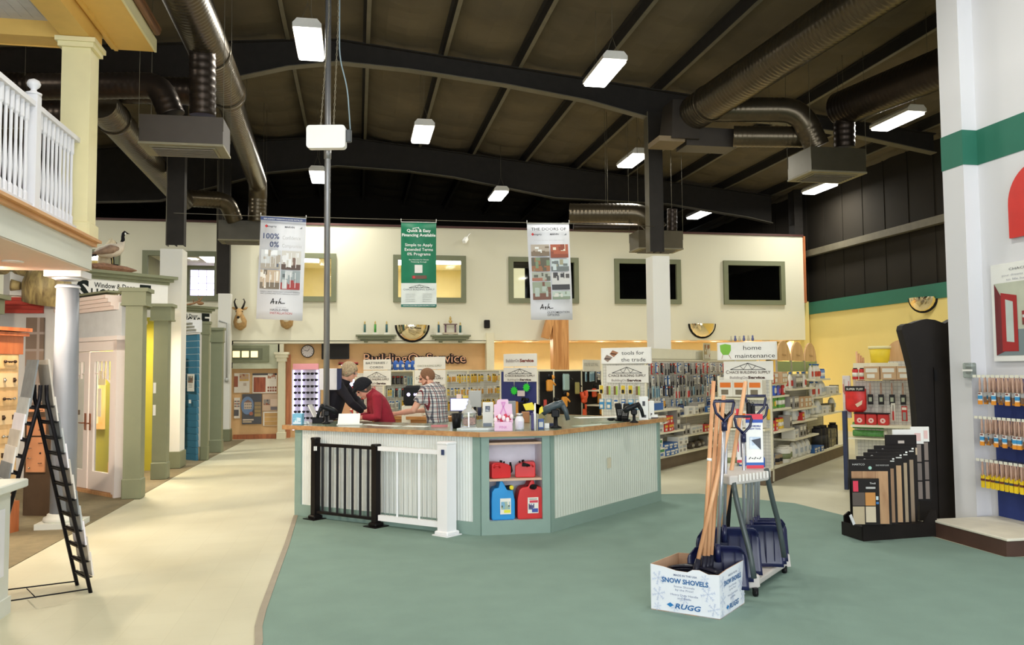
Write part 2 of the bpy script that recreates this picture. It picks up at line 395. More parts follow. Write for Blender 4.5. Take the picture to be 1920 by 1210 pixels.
dk = mat('unlit_office_shade', (42, 44, 40), .9, var=.1)  # darkness of the unlit offices is put into this wall colour
room(WX[0][0]-.6, (WX[0][1]+WX[1][0])/2-.0, FY+3.2, blindW, 'wall_office_a', ceilm=wc)
room((WX[0][1]+WX[1][0])/2+.07, (WX[1][1]+WX[2][0])/2, FY+3.6, mat('office_green_paint', (150, 146, 112), .9), 'wall_office_b', ceilm=wc)
room((WX[1][1]+WX[2][0])/2+.07, (WX[3][1]+WX[4][0])/2, FY+3.8, blindW, 'wall_office_c', ceilm=wc)
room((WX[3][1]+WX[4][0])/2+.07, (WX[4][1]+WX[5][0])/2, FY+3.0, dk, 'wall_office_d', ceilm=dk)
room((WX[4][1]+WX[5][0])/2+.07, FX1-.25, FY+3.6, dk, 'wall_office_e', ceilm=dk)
def troffer(x, y, label, sx=.6, sy=1.2, pw=26):
    t = thing('ceiling_light', label, 'ceiling light', (x, y, ZT+.07))
    MB().box((0, 0, 0), (sx+.08, sy+.08, .02)).build('frame', t, WHITE)
    MB().box((0, 0, -.015), (sx, sy, .012)).build('diffuser', t, mat('lit_diffuser', (250, 250, 255), .4, var=0, emit=5))
    area('office_lamp', (x, y, ZT+.02), (0, 0, 0), sx, sy, pw, (1, .95, .85))
troffer(atY(398, 490, FY+1.2).x, FY+1.6, 'fluorescent ceiling panel in the office with the gridded window')
troffer(atY(180, 500, FY+1.4).x-.2, FY+1.5, 'fluorescent ceiling panel in the office behind the goose')
troffer(atY(842, 490, FY+1.6).x, FY+1.5, 'fluorescent ceiling panel right of the green banner', 1.1, .6, 36)
troffer(atY(745, 490, FY+1.6).x, FY+1.5, 'fluorescent ceiling panel left of the green banner', .6, 1.2)
troffer(atY(573, 490, FY+1.4).x, FY+1.5, 'fluorescent ceiling panel in the office right of the white windows banner', .7, .7)
# gridded bright window inside office b, bright doorway in office d
p = atY(387, 530, FY+3.55); t = thing('office_window', 'small sunlit gridded window at the back of the upstairs office', 'window', (p.x, FY+3.52, p.z))
MB().box((0, 0, 0), (1.25, .04, 1.0)).build('frame', t, olive); MB().box((.02, -.03, -.03), (.92, .02, .78)).build('pane', t, mat('daylit_pane', (215, 205, 255), .3, var=0, emit=3.0))
q = MB()
for k in range(5): q.box((-.44+k*.23, -.045, -.03), (.012, .01, .78))
for k in range(5): q.box((.02, -.045, -.42+k*.195), (.92, .01, .012))
q.build('grille', t, olive)
p = atY(968, 545, FY+2.9)
struct(MB().box((p.x, FY+2.94, ZBm-.75+1.05), (.55, .04, 2.0)).build('door_1', None, mat('lit_doorway', (235, 225, 180), .8, emit=.8)))
# right wall
for nm, z0, z1, m in (('wall_right', 0, 3.27, yellowW), ('trim_2', 3.27, 3.62, greenB)):
    struct(MB().box((RX+.1-(.03 if nm != 'wall_right' else 0), (BY+EY)/2, (z0+z1)/2), (.2, EY-BY, z1-z0)).build(nm, None, m))
b = MB(); k = BY; darkP = mat('dark_wall_panel', (38, 34, 28), .9, var=.15, scale=.7)
b.box((RX+.16, (BY+EY)/2, 5.35), (.1, EY-BY, 3.5))
while k < EY: b.box((RX+.105, k, 5.35), (.02, .05, 3.4)); k += .92
struct(b.build('wall_right_upper', None, darkP))
b = MB(); b.box((RX-.02, (BY+EY)/2, 5.05), (.16, EY-BY, .18)); struct(b.build('trim_3', None, steelL))
for y, lab in ((22.3, 'dark steel wall column at the corner of the yellow wall and office block'),):
    b = MB(); b.box((0, 0, 3.3), (.25, .3, 6.6)); b.box((-.14, 0, 3.3), (.02, .34, 6.6)); o = b.build('wall_column'); o.location = (RX-.25, y, 0)
    o.data.materials.clear(); o.data.materials.append(steelD)
    o.location.z = 3.65; o.scale.z = .5; tag(o, lab, 'column')
    q = MB().box((0, 0, 1.83), (.3, .36, 3.64)).build('boxed_column', None, yellowW); q.location = (RX-.18, y, 0); tag(q, 'yellow boxed column base at the corner of the yellow wall', 'column')
struct(MB().box(((LX+RX)/2, EY, 4), (RX-LX, .2, 9)).build('wall_far_end', None, darkP))
b = MB(); b.box((LX, (BY+EY)/2, 4), (.2, EY-BY, 9)); struct(b.build('wall_left', None, darkP))
# ============================================================ DUCTS, LAMPS, BANNERS, BACK WALL
ductM = mat('painted_spiral_duct', (84, 75, 60), .3, .75, var=.1, scale=3)
ductD = mat('dark_spiral_duct', (58, 50, 44), .35, .7, var=.1, scale=3)
boxM = mat('diffuser_box_metal', (66, 60, 54), .5, .5, var=.06)
grilM = mat('diffuser_grille_metal', (128, 122, 100), .6, .2)
def fillet(pts, r, n=5):
    out = [Vector(pts[0])]
    for a, b, c in zip(pts, pts[1:], pts[2:]):
        a, b, c = Vector(a), Vector(b), Vector(c); d1 = (a-b); d2 = (c-b); q = min(r, d1.length*.45, d2.length*.45)
        s = b+d1.normalized()*q; e = b+d2.normalized()*q
        for k in range(n+1): t = k/n; out.append(s*(1-t)**2+b*2*t*(1-t)+e*t*t)
    out.append(Vector(pts[-1])); return out
def duct(name, label, pts, r, m=None, rib=.085, amp=.025, bend=.35, seg=24, joints=(), parent=None, ext=0):
    m = m or ductM
    if ext: v0 = Vector(pts[0])-Vector(pts[1]); pts = [Vector(pts[0])+v0.normalized()*ext]+list(pts[1:])
    p = fillet(pts, bend) if len(pts) > 2 else [Vector(q) for q in pts]
    P = []; R = []
    rr = r if isinstance(r, (list, tuple)) else [r, r]
    L = [0]
    for a, b in zip(p, p[1:]): L.append(L[-1]+(b-a).length)
    T = L[-1]
    for k in range(len(p)-1):
        n = max(1, int((L[k+1]-L[k])/(rib/4)));
        if (p[k+1]-p[k]).length < .2: n = 1
        for j in range(n):
            t = j/n; s = L[k]+(L[k+1]-L[k])*t; P.append(p[k].lerp(p[k+1], t))
            base = rr[0]+(rr[1]-rr[0])*s/T; ph = (s/rib) % 1
            R.append(base*(1+(amp if (ph < .26) else 0)))
    P.append(p[-1]); R.append(rr[-1])
    b = MB(); c0 = Vector(p[0]) if parent is None else Vector((0, 0, 0))
    b.tube([q-c0 for q in P], R, seg, m)
    for j in joints:
        a = Vector(pts[0]).lerp(Vector(pts[-1]), j); d = (Vector(pts[-1])-Vector(pts[0])).normalized()
        b.tube([a-c0-d*.03, a-c0+d*.03], rr[0]*1.07, seg, m)
    o = b.build(name, parent, m)
    if parent is None:
        o.location = c0; tag(o, label, 'duct'); h = (Vector(pts[0])+Vector(pts[-2 if len(pts) > 2 else -1]))/2-c0; MB().cyl(h, h+Vector((0, 0, roofz(h.x+c0.x)-h.z-c0.z-.02)), .004, seg=5).build('hanger_wire', o, steelL)
    return o
duct('air_duct', 'long bronze spiral duct running overhead toward the office, left of the hanging panel', [atD(335, -40, 9.4), atD(428, 178, 13.1)], .27, joints=(.8, .98), ext=5)
duct('air_duct', 'narrower end of the long bronze duct, bending down into the far left vent box', [atD(428, 180, 13.2), atD(484, 345, 19.2), atD(482, 414, 19.3)], .205, bend=.3)
duct('air_duct', 'vertical ribbed black duct dropping into the near left vent box', [atD(380, 95, 10.95), atD(380, 217, 10.95)], .165, ductD, rib=.1, amp=.05)
duct('air_duct', 'black elbow duct curving down into the near left vent box from the left', [atD(60, 163, 10.95), atD(300, 160, 10.95), atD(322, 217, 10.95)], .17, ductD, bend=.36)
duct('air_duct', 'black horizontal duct passing behind the yellow porch post', [atD(-60, 160, 12.2), atD(372, 172, 12.2)], .2, ductD)
duct('air_duct', 'black lower horizontal duct left of the yellow porch post', [atD(-60, 215, 12.0), atD(150, 215, 12.0)], .2, ductD)
duct('air_duct', 'bronze duct slanting down behind the near left vent box', [atD(185, 190, 11.7), atD(345, 378, 18.2)], [.235, .2], joints=(.12,))
duct('air_duct', 'short bronze elbow duct bending into the far left vent box', [atD(338, 371, 18.3), atD(425, 376, 19.1), atD(440, 414, 19.3)], .19, bend=.3)
duct('air_duct', 'large bronze spiral duct crossing the upper right of the ceiling', [atD(1650, -20, 11.0), atD(1302, 212, 15.4)], .315, joints=(.95,), ext=5)
duct('air_duct', 'bronze duct arching over and down into the right vent box', [atD(1335, 206, 15.1), atD(1500, 206, 14.8), atD(1532, 276, 14.8)], .215, ductM, bend=.45)
duct('air_duct', 'lower straight bronze duct feeding left of the right vent box', [atD(1375, 256, 15.4), atD(1515, 257, 15.1)], .19)
duct('air_duct', 'dull bronze duct coming from the right wall toward the right vent box', [atD(1790, 118, 12.6), atD(1575, 205, 15.0)], .31, ductD, amp=.015, ext=1.5)
duct('air_duct', 'short vertical ribbed duct on the right side of the right vent box', [atD(1583, 205, 14.9), atD(1583, 277, 14.9)], .18, ductD, rib=.1, amp=.05)
duct('air_duct', 'bronze duct curving down into the far vent box over the office wall', [atD(1068, 400, 18.2), atD(1205, 400, 18.0), atD(1236, 434, 18.0)], .21, bend=.35)
duct('air_duct', 'black straight duct low behind the curved duct over the office wall', [atD(1075, 425, 18.9), atD(1205, 427, 18.9)], .09, ductD)
duct('air_duct', 'short vertical duct on the right of the far vent box', [atD(1260, 392, 18.3), atD(1260, 434, 18.3)], .11, ductD, rib=.1, amp=.05)
b = MB(); c = atD(1272, 232, 15.6); b.box((0, 0, 0), (.55, .7, .75), taper=.75); b.box((.55, 0, -.3), (1.0, .5, .35), taper=1)
b.box((-.25, 0, -.38), (.5, .6, .1), mat('duct_seam_metal', (120, 104, 80), .6, .3))
o = b.build('duct_transition', None, boxM); o.location = c; tag(o, 'square sheet metal duct transition beside the steel column at upper right', 'duct')
def ventbox(px0, px1, yt, yb, d, label, dep=.62, m=None):
    a = atD(px0, yb, d); c = atD(px1, yb, d); top = atD(px0, yt, d)
    w_ = (c-a).length; h = top.z-a.z; mid = (a+c)/2
    t = thing('vent_box', label, 'air vent', (mid.x, mid.y+dep/2, mid.z))
    MB().box((0, 0, h/2+.01), (w_, dep, h-.02)).build('casing', t, m or boxM)
    b = MB(); b.box((0, 0, 0), (w_+.02, dep+.02, .03)); b.box((0, 0, -.02), (w_*.8, dep*.75, .02)); b.build('grille_frame', t, grilM)
    b = MB()
    for k in range(7): b.box((0, -dep*.3+k*dep*.1, -.036), (w_*.74, dep*.05, .012), R=Matrix.Rotation(.5, 3, 'X'))
    b.build('louvre', t, mat('louvre_grey', (120, 112, 100), .6))['kind'] = 'stuff'
    for sx in (-1, 1):
        for sy in (-1, 1): b = MB(); b.cyl((sx*(w_/2+.004), sy*dep/2, h*.5), (sx*(w_/2+.004), sy*dep/2, roofz(mid.x)-mid.z-.01), .004, seg=5); b.build('suspension_wire', t, steelL)
    return t
ventbox(265, 414, 216, 270, 10.7, 'black ceiling vent box hanging nearest, upper left')
ventbox(411, 491, 413, 450, 19.2, 'dark vent box hanging above the antelope head', m=mat('vent_box_grey', (84, 80, 70), .5, .4))
ventbox(1517, 1630, 276, 322, 14.5, 'metal ceiling vent box hanging upper right', .8, mat('bare_vent_metal', (84, 79, 64), .4, .6))
ventbox(1196, 1283, 432, 466, 17.9, 'bronze vent box behind the steel column over the office windows', m=mat('vent_box_bronze', (88, 80, 62), .45, .5))
# lamps
lensM = mat('lit_lamp_lens', (255, 252, 244), .3, var=0, emit=7)
LZ = 6.55
def lamp(x, y, label, pw=85):
    t = thing('high_bay_lamp', label, 'ceiling lamp', (x, y, LZ), 0, None)
    b = MB(); prof = [(-.2, 0), (.2, 0), (.2, .06), (.14, .13), (-.14, .13), (-.2, .06)]
    b.prism([(p[0], p[1]) for p in prof], (0, .6, .01), (1, 0, 0), (0, 0, 1), 1.2); b.build('housing', t, mat('lamp_housing', (225, 222, 215), .5))
    MB().box((0, 0, -.015), (.37, 1.14, .05), bev=.012).build('lens', t, lensM)
    for sy in (-.45, .45):
        b = MB(); b.cyl((-.1, sy, .13), (0, sy, .42), .004, seg=5); b.cyl((.1, sy, .13), (0, sy, .42), .004, seg=5); b.cyl((0, sy, .42), (0, sy, roofz(x)-LZ-.01), .004, seg=5); b.build('hanging_wire', t, steelL)
    area('lamp_light', (x, y, LZ-.06), (0, 0, 0), .36, 1.1, pw, (1.0, .972, .87))
LP = [(580, 83, 'high bay lamp left of the grey pipe, nearest and largest on the left'), (792, 252, 'high bay lamp above the gap between the white and green banners'),
      (1133, 137, 'high bay lamp on the near rafter right of centre'), (1186, 301, 'high bay lamp just left of the tall dark column'),
      (597, 332, 'small far high bay lamp half behind the grey pipe'), (934, 367, 'small far high bay lamp above the doors banner'),
      (1537, 354, 'high bay lamp below the right vent box'), (1311, 403, 'far high bay lamp above the office roof, right of the column'),
      (1682, 227, 'high bay lamp at far upper right by the white wall'), (256, 362, 'far high bay lamp below the near left vent box')]
for px, py, lb in LP: q = atZ(px, py, LZ); lamp(q.x, q.y, lb)
for x, y, s in ((-6.5, 2, 'left'), (-1.5, 1.5, 'centre'), (3.5, 1.0, 'right'), (8.5, 2.0, 'far right'), (-1.5, 6.5, 'front centre'), (4.2, 6.2, 'front right'), (-6.8, 8.0, 'above the porch'), (9.5, 8.0, 'behind the white wall'), (-7.6, 16.5, 'added fill behind the porch roof'), (-4, -4, 'rear left'), (3, -4.5, 'rear right')):
    lamp(x, y, 'high bay lamp overhead outside the frame, %s' % s, 300 if 'porch' in s else 72)  # lamp behind the porch roof is added, unseen, to brighten the left office wall
# grey pipe, hanging panel
p = atY(612, 740, 10.75)
t = MB(); t.cyl((0, 0, 1.078), (0, 0, 8.2), .038, seg=16); t.cyl((0, 0, 4.45), (0, 0, 4.6), .046); t.cyl((0, 0, 1.078), (0, 0, 1.1), .09)
o = t.build('service_pole', None, mat('galvanised_pipe', (150, 150, 152), .4, .55)); o.location = (p.x, p.y, 0); tag(o, 'tall grey pipe rising from inside the counter up to the roof', 'pole')
c = atD(612.5, 258, 9.6)
t = thing('hanging_sign', 'blank white rounded sign hanging on two chains in front of the grey pipe', 'sign', c, -YAW)
b = MB(); wd, ht, rr_ = .225, .135, .04; o_ = []
for cx, cy, a0 in ((wd-rr_, ht-rr_, 0), (-wd+rr_, ht-rr_, 90), (-wd+rr_, -ht+rr_, 180), (wd-rr_, -ht+rr_, 270)):
    for k in range(5): a = math.radians(a0+k*22.5); o_.append((cx+rr_*math.cos(a), cy+rr_*math.sin(a)))
b.prism(o_, (0, .05, 0), (1, 0, 0), (0, 0, 1), .1); b.build('panel', t, mat('white_panel_plastic', (240, 240, 238), .5, var=.01))
for sx, s2 in ((-.07, .02), (.08, .13)):
    b = MB(); n = 70; L_ = 2.6
    for k in range(n):
        z = .13+k*L_/n; x = sx+(s2-sx)*min(1, k/(n*.5)); r = Matrix.Rotation(0 if k % 2 else PI/2, 3, 'Z')
        b.tube([Vector((x, 0, z))+r@Vector((.008*math.cos(a), 0, .024*math.sin(a))) for a in [2*PI*j/6 for j in range(6)]], .003, 4, closed=True)
    b.build('chain', t, mat('chain_zinc', (168, 160, 140), .5, .4))
MB().box((.255, .02, .02), (.06, .05, .15), bev=.008).build('junction_box', t, mat('junction_grey', (70, 74, 76), .5))
b = MB(); b.tube(fillet([(.27, .02, .1), (.235, .02, .6), (.14, .02, .95), (.14, .02, 2.7)], .2), .008, 8); b.build('power_cord', t, mat('blue_grey_cord', (140, 160, 170), .6))
# banners
banW = mat('banner_vinyl', (224, 226, 232), .6, var=.01); banG = mat('green_banner_vinyl', (22, 118, 84), .55, var=.05)
BYY = 13.6
navy = C_(44, 62, 108); redc = C_(196, 44, 48); gr_ = C_(130, 134, 140); lgr = C_(186, 188, 192); txtd = C_(64, 70, 84)
pc = [C_(184, 176, 164), C_(110, 104, 92), C_(214, 216, 214), C_(150, 120, 92), C_(84, 96, 92), C_(196, 190, 170)]
def banner(TL, TR, BL, BR, label, base, fn):
    a, b_, c, d = (atY(*TL, BYY), atY(*TR, BYY), atY(*BL, BYY), atY(*BR, BYY))
    u = (b_-a); v = (a-c); W_ = u.length; H_ = v.length
    t = thing('hanging_banner', label, 'banner', ((a+b_)/2)); o0 = (a+b_)/2
    m = MB(); N = 12; i0 = 0
    for k in range(N+1):
        f = k/N
        for P0, P1 in ((a, c), (b_, d)):
            q = P0.lerp(P1, f)-o0; q.y += .012*math.sin(f*7); m.v.append(tuple(q))
    for k in range(N): m.face([2*k, 2*k+2, 2*k+3, 2*k+1], None, True)
    o = m.build('banner_sheet', t, base); sm = o.modifiers.new('s', 'SOLIDIFY'); sm.thickness = .004; sm.offset = -1
    m = MB(); P = Pr(m, c-o0+Vector((0, -.022, 0)), u, v, (0, -1, 0)); fn(P, W_, H_); m.build('printing', t, BLACK)
    b = MB(); b.cyl(a-o0+Vector((0, 0, .005)), b_-o0+Vector((0, 0, .005)), .008, seg=8)
    for q in (a, b_): b.cyl(q-o0, q-o0+Vector((0, 0, .06)), .006, seg=6)
    b.build('hanging_rod', t, mat('rod_clear', (190, 190, 184), .4))
    return t
def logo_row(P, x, y, w_, s=1.0):
    P.poly([(x, y+.02*s), (x+.025*s, y+.045*s), (x+.05*s, y+.02*s), (x+.025*s, y-.005*s)], redc, 2)
    P.text('Integrity', x+.035*s, y+.005*s, .042*s, txtd, 'l', bold=.012)
    P.text('MARVIN', x+w_*.52, y+.005*s, .04*s, C_(40, 46, 64), 'l', bold=.02); P.poly([(x+w_*.9, y), (x+w_*.97, y), (x+w_*.97, y+.035*s)], gr_, 2)
def fb1(P, W_, H_):
    P.rect(0, H_*.965, W_, H_, navy); P.text('REPLACEMENT WINDOWS & DOORS INSTALLED', W_/2, H_*.973, .03, WHITE, 'c', W_*.85)
    logo_row(P, W_*.1, H_*.895, W_*.85, 1.05)
    P.text('100%', W_*.43, H_*.785, .125, navy, 'r', bold=.012); P.text('Confidence', W_*.5, H_*.785, .085, lgr, 'l', W_*.4)
    P.text('0%', W_*.43, H_*.705, .125, navy, 'r', bold=.012); P.text('Compromise', W_*.5, H_*.705, .085, lgr, 'l', W_*.43)
    for k, (x, y) in enumerate(((.05, .49), (.5, .49), (.05, .295), (.5, .295))):
        x0, x1, y0, y1 = W_*x, W_*(x+.425), H_*y, H_*(y+.185)
        P.photo(x0, y0, x1, y1, [[C_(206, 210, 212), C_(150, 158, 164), C_(96, 104, 120), C_(236, 240, 244), C_(176, 168, 156)], [C_(206, 204, 198), C_(126, 102, 92), C_(230, 232, 234), C_(92, 74, 66)],
                 [C_(196, 176, 152), C_(236, 232, 222), C_(220, 214, 200), C_(120, 108, 92)], [C_(150, 162, 166), C_(200, 206, 208), C_(96, 104, 106), C_(160, 60, 60)]][k], k+3)
        for q in range(1, 4): P.rect(x0+(x1-x0)*q/4-.004, y0+.03, x0+(x1-x0)*q/4+.004, y1-.03, C_(238, 240, 242), 3)
    P.text('MAKE A GREAT INVESTMENT WITHOUT FEARING', W_/2, H_*.262, .026, txtd, 'c', W_*.86); P.text('ANY COMPROMISE WITH MARVIN & INTEGRITY', W_/2, H_*.244, .026, txtd, 'c', W_*.86)
    ask(P, W_*.3, H_*.15, 1)
    P.text('about our', W_*.42, H_*.112, .04, lgr, 'l'); P.text('HASSLE-FREE', W_*.3, H_*.082, .05, txtd, 'l', W_*.4, .006); P.text('INSTALLATION', W_*.3, H_*.052, .05, C_(176, 62, 74), 'l', W_*.48, .006)
def ask(P, x, y, s):
    for seq in (((0, 0), (.05, .11), (.06, 0)), ((.0, .03), (.08, .045)), ((.1, .0), (.13, .05), (.1, .05), (.12, .0)), ((.15, .0), (.19, .12)), ((.16, .03), (.2, .05), (.19, .015), (.28, .02))):
        for p_, q_ in zip(seq, seq[1:]): P.line(x+p_[0]*s*.8, y+p_[1]*s*.8, x+q_[0]*s*.8, y+q_[1]*s*.8, .011, BLACK, 2)
def fb2(P, W_, H_):
    wp = WHITE
    P.rect(0, 0, W_, H_*.28, mat('banner_pale', (216, 222, 216), .6)); P.rect(0, 0, W_, H_*.03, C_(30, 110, 96), 2); P.text('WWW.CHACEBUILDINGSUPPLY.COM', W_/2, H_*.008, .026, wp, 'c', W_*.9, l=3)
    P.line(W_*.32, H_*.925, W_*.5, H_*.94, .01, wp); P.line(W_*.42, H_*.94, W_*.52, H_*.925, .01, wp)
    P.text('Quick & Easy', W_/2, H_*.885, .068, wp, 'c', W_*.68, .02); P.text('Financing Available', W_/2, H_*.832, .068, wp, 'c', W_*.95, .02)
    for k, s_ in enumerate(('Simple to Apply', 'Extended Terms', '0% Programs')): P.text(s_, W_/2, H_*(.715-.054*k), .068, wp, 'c', W_*(.78, .8, .66)[k], .008)
    P.text('See Associate for Details', W_/2, H_*.55, .028, wp, 'c', W_*.56); P.text('Financing through', W_/2, H_*.524, .028, wp, 'c', W_*.44)
    P.rect(W_*.38, H_*.4, W_*.6, H_*.495, C_(222, 220, 214)); P.rect(W_*.3, H_*.33, W_*.72, H_*.37, C_(104, 66, 50)); P.disc(W_*.36, H_*.35, .022, redc, 2)
    roof(P, W_*.22, H_*.225, W_*.58, H_*.035, .006); P.text('CHACE BUILDING SUPPLY', W_/2, H_*.195, .04, txtd, 'c', W_*.88)
    for k in range(5):
        for x in (.12, .6): P.rect(W_*x, H_*(.06+.022*k), W_*(x+.27), H_*(.064+.022*k), gr_)
def fb3(P, W_, H_):
    P.text('THE DOORS OF', W_/2, H_*.928, .068, C_(70, 72, 80), 'c', W_*.83, .01); logo_row(P, W_*.08, H_*.875, W_*.86, 1.05)
    P.text('find your next door with a wide selection', W_/2, H_*.82, .022, lgr, 'c', W_*.7)
    R_ = ((.06, .66, .49, .78), (.52, .64, .94, .78), (.06, .5, .49, .645), (.52, .5, .94, .625), (.06, .40, .49, .49), (.52, .305, .94, .485), (.06, .205, .49, .39), (.52, .205, .94, .29))
    cs = [[C_(176, 164, 150), C_(224, 226, 224), C_(124, 108, 90)], [C_(170, 92, 66), C_(232, 224, 204), C_(140, 74, 54)], [C_(96, 92, 78), C_(120, 140, 110), C_(150, 104, 74)], [C_(192, 204, 206), C_(160, 156, 130), C_(112, 120, 120)],
          [C_(168, 172, 160), C_(96, 98, 88), C_(170, 110, 90)], [C_(208, 208, 206), C_(84, 82, 82), C_(190, 190, 190), C_(66, 66, 70)], [C_(150, 160, 140), C_(176, 188, 180), C_(120, 84, 70)], [C_(186, 200, 190), C_(214, 214, 206), C_(136, 150, 130)]]
    for k, (a, b_, c, d) in enumerate(R_): P.photo(W_*a, H_*b_, W_*c, H_*d, cs[k], k+20)
    ask(P, W_*.22, H_*.105, 1); P.text('us about our', W_*.38, H_*.09, .03, lgr, 'l'); P.text('CUSTOMIZATION', W_*.38, H_*.06, .05, txtd, 'l', W_*.52, .006); P.text('OPTIONS', W_*.38, H_*.033, .05, txtd, 'l', W_*.28, .006)
def roof(P, x, y, w_, h, t_, m=BLACK, l=2):             # the truss emblem of the store
    P.line(x, y, x+w_/2, y+h, t_, m, l); P.line(x+w_/2, y+h, x+w_, y, t_, m, l); P.line(x, y, x+w_, y, t_, m, l)
    pp = [(.3, 0), (.4, .78), (.5, 0), (.6, .78), (.7, 0)]
    pp = [(.28, .56), (.38, 0), (.5, 1), (.62, 0), (.72, .56)]
    for a, b_ in zip(pp, pp[1:]): P.line(x+a[0]*w_, y+a[1]*h, x+b_[0]*w_, y+b_[1]*h, t_*.8, m, l)
banner((489, 406), (574, 411), (480, 598), (567, 602), 'white banner reading 100% Confidence 0% Compromise, left of the grey pipe', banW, fb1)
banner((752, 417), (818, 418), (752, 576), (817.5, 577), 'green banner reading Quick & Easy Financing Available', banG, fb2)
banner((988, 420), (1067, 419.5), (996, 600), (1074, 600), 'white banner headed THE DOORS OF with eight room photographs', banW, fb3)
a = atY(330, 399, BYY); c = atY(1120, 421, BYY)
a = atY(480, 404.5, BYY); c = atY(1082, 419.5, BYY); b = MB(); b.tube([atY(325, 399, 15.86)-a, a-a, c-a, atY(1228, 424, 15.88)-a], .005, 6); o = b.build('banner_cable', None, steelL); o.location = a+Vector((0, .03, .0)); tag(o, 'thin steel cable the three banners hang from', 'cable')
# ------------------------------------------------------------ recess under the offices
Y2 = FY+.5
def wall_px(name, x0, x1, y0, y1, Y, m, th=.1, z0=None, z1=None):
    a = atY(x0, y1, Y); c = atY(x1, y0, Y); za = a.z if z0 is None else z0; zc = c.z if z1 is None else z1
    return MB().box(((a.x+c.x)/2, Y+th/2, (za+zc)/2), (c.x-a.x, th, zc-za)).build(name, None, m)
struct(wall_px('wall_display_header', 436, 521, 645, 692, FY+.05, mat('pale_sage_wall', (196, 198, 172), .85)))
struct(wall_px('wall_display', 400, 530, 690, 824, FY+.3, tanW, z0=0))
struct(wall_px('baseboard_display', 437, 521, 814, 824.5, FY+.22, wood('cherry_base', (150, 84, 48), (178, 104, 60)), .05, z0=0))
struct(wall_px('wall_service', 531, 913, 645, 800, Y2, tanW, z0=0, z1=ZS+.02))
b = MB(); x0 = atY(437, 645, FY).x; x1 = atY(913, 645, FY).x; b.box(((x0+x1)/2, FY+.4, ZS+.05), (x1-x0, .75, .06)); struct(b.build('ceiling_recess', None, wallM))
xr0 = atY(925, 640, FY).x; Y3 = FY+2.4
b = MB(); b.box(((xr0+FX1)/2, Y3+.05, ZS2/2), (FX1-xr0, .1, ZS2)); struct(b.build('wall_recess_back', None, mat('warm_recess_wall', (238, 222, 176), .85, var=.02)))
b = MB(); b.box(((xr0+FX1)/2, FY+1.28, ZS2+.03), (FX1-xr0, 2.3, .06)); struct(b.build('ceiling_recess_right', None, mat('recess_ceiling', (228, 190, 140), .85)))
b = MB(); b.box((xr0-.1, FY+1.2, ZS2/2), (.1, 2.3, ZS2)); struct(b.build('wall_recess_side', None, mat('warm_recess_wall')))
b = MB(); b.box((RX-.35, FY+1.2, 1.6), (.1, 2.6, 3.2)); 
xa = atY(912, 650, FY-.05); xb = atY(926, 650, FY-.05)
struct(MB().box(((xa.x+xb.x)/2, FY+.05, ZS2/2+.1), (xb.x-xa.x, .3, ZS2+.2)).build('trim_4', None, cream))
for k, px in enumerate((930, 998, 1068, 1138, 1206, 1273, 1338.5, 1400, 1463)):
    q = atZ(px, 640.5 if px < 1250 else 641.5, ZS2-.005)
    t = thing('recessed_downlight', 'recessed downlight in the soffit over the shop recess, number %s from the cream pillar' % ('one two three four five six seven eight nine'.split()[k]), 'downlight', (q.x, FY+.35, ZS2-.003), 0, 'recessed downlights in the soffit')
    b = MB(); b.lathe([(.085, 0), (.11, 0), (.11, -.012), (.085, -.012)], seg=20); b.build('trim_ring', t, WHITE)
    b = MB(); b.lathe([(.084, -.003), (.05, -.006)], seg=16); b.build('bulb', t, mat('lit_bulb', (255, 236, 200), .3, var=0, emit=9))
    area('downlight_light', (q.x, FY+1.5, ZS2-.04), (math.radians(-25), 0, 0), .15, .15, 15, (1, .84, .6))
# transom window, display column
a = atY(437, 680, FY); c = atY(497, 647.5, FY)
t = thing('transom_window', 'sage framed transom with three small lit panes at far left of the recess', 'window', ((a.x+c.x)/2, FY+.02, (a.z+c.z)/2))
W_, H_ = c.x-a.x, c.z-a.z; MB().box((0, 0, 0), (W_+.2, .06, H_), bev=.01).build('frame', t, olive); b = MB(); b.box((-.04, -.035, 0), (W_-.05, .02, H_-.16)); b.build('moulding', t, mat('sage_dark', (96, 100, 76), .6))
for k in range(4): MB().box((-.62+k*.22+.22*.5-.04+.02, -.05, -.01), (.17, .01, .16)).build('pane', t, mat('lit_transom', (250, 226, 170), .5, emit=.9))
def classic_column(px, yb, yt, Y, wpx, label, m, hcap=.16):
    q = atY(px, 760, Y); wd = wpx/FPX*(q-CAM).dot(camF); z1 = atY(px, yt, Y).z
    t = thing('square_column', label, 'column', (q.x, Y, 0))
    MB().box((0, 0, z1/2), (wd*.78, wd*.78, z1-.02)).build('shaft', t, m); MB().box((0, 0, .09), (wd*1.0, wd*1.0, .18), bev=.01).build('plinth', t, m)
    b = MB(); b.box((0, 0, z1-.04), (wd*1.55, wd*1.55, .06)); b.box((0, 0, z1-.11), (wd*1.3, wd*1.3, .08)); b.box((0, 0, z1-.2), (wd*1.05, wd*1.05, .1)); b.build('capital', t, m)
    return t
classic_column(528, 824, 660, FY-.02, 17, 'cream square column with capital beside the flooring display', cream)
struct(wall_px('trim_5', 524, 532, 645, 662, FY+.0, cream, .12))
struct(wall_px('door_2', 536, 545, 665, 815, FY+.35, wood('red_jamb', (170, 100, 60), (190, 120, 76)), .08, z0=0))
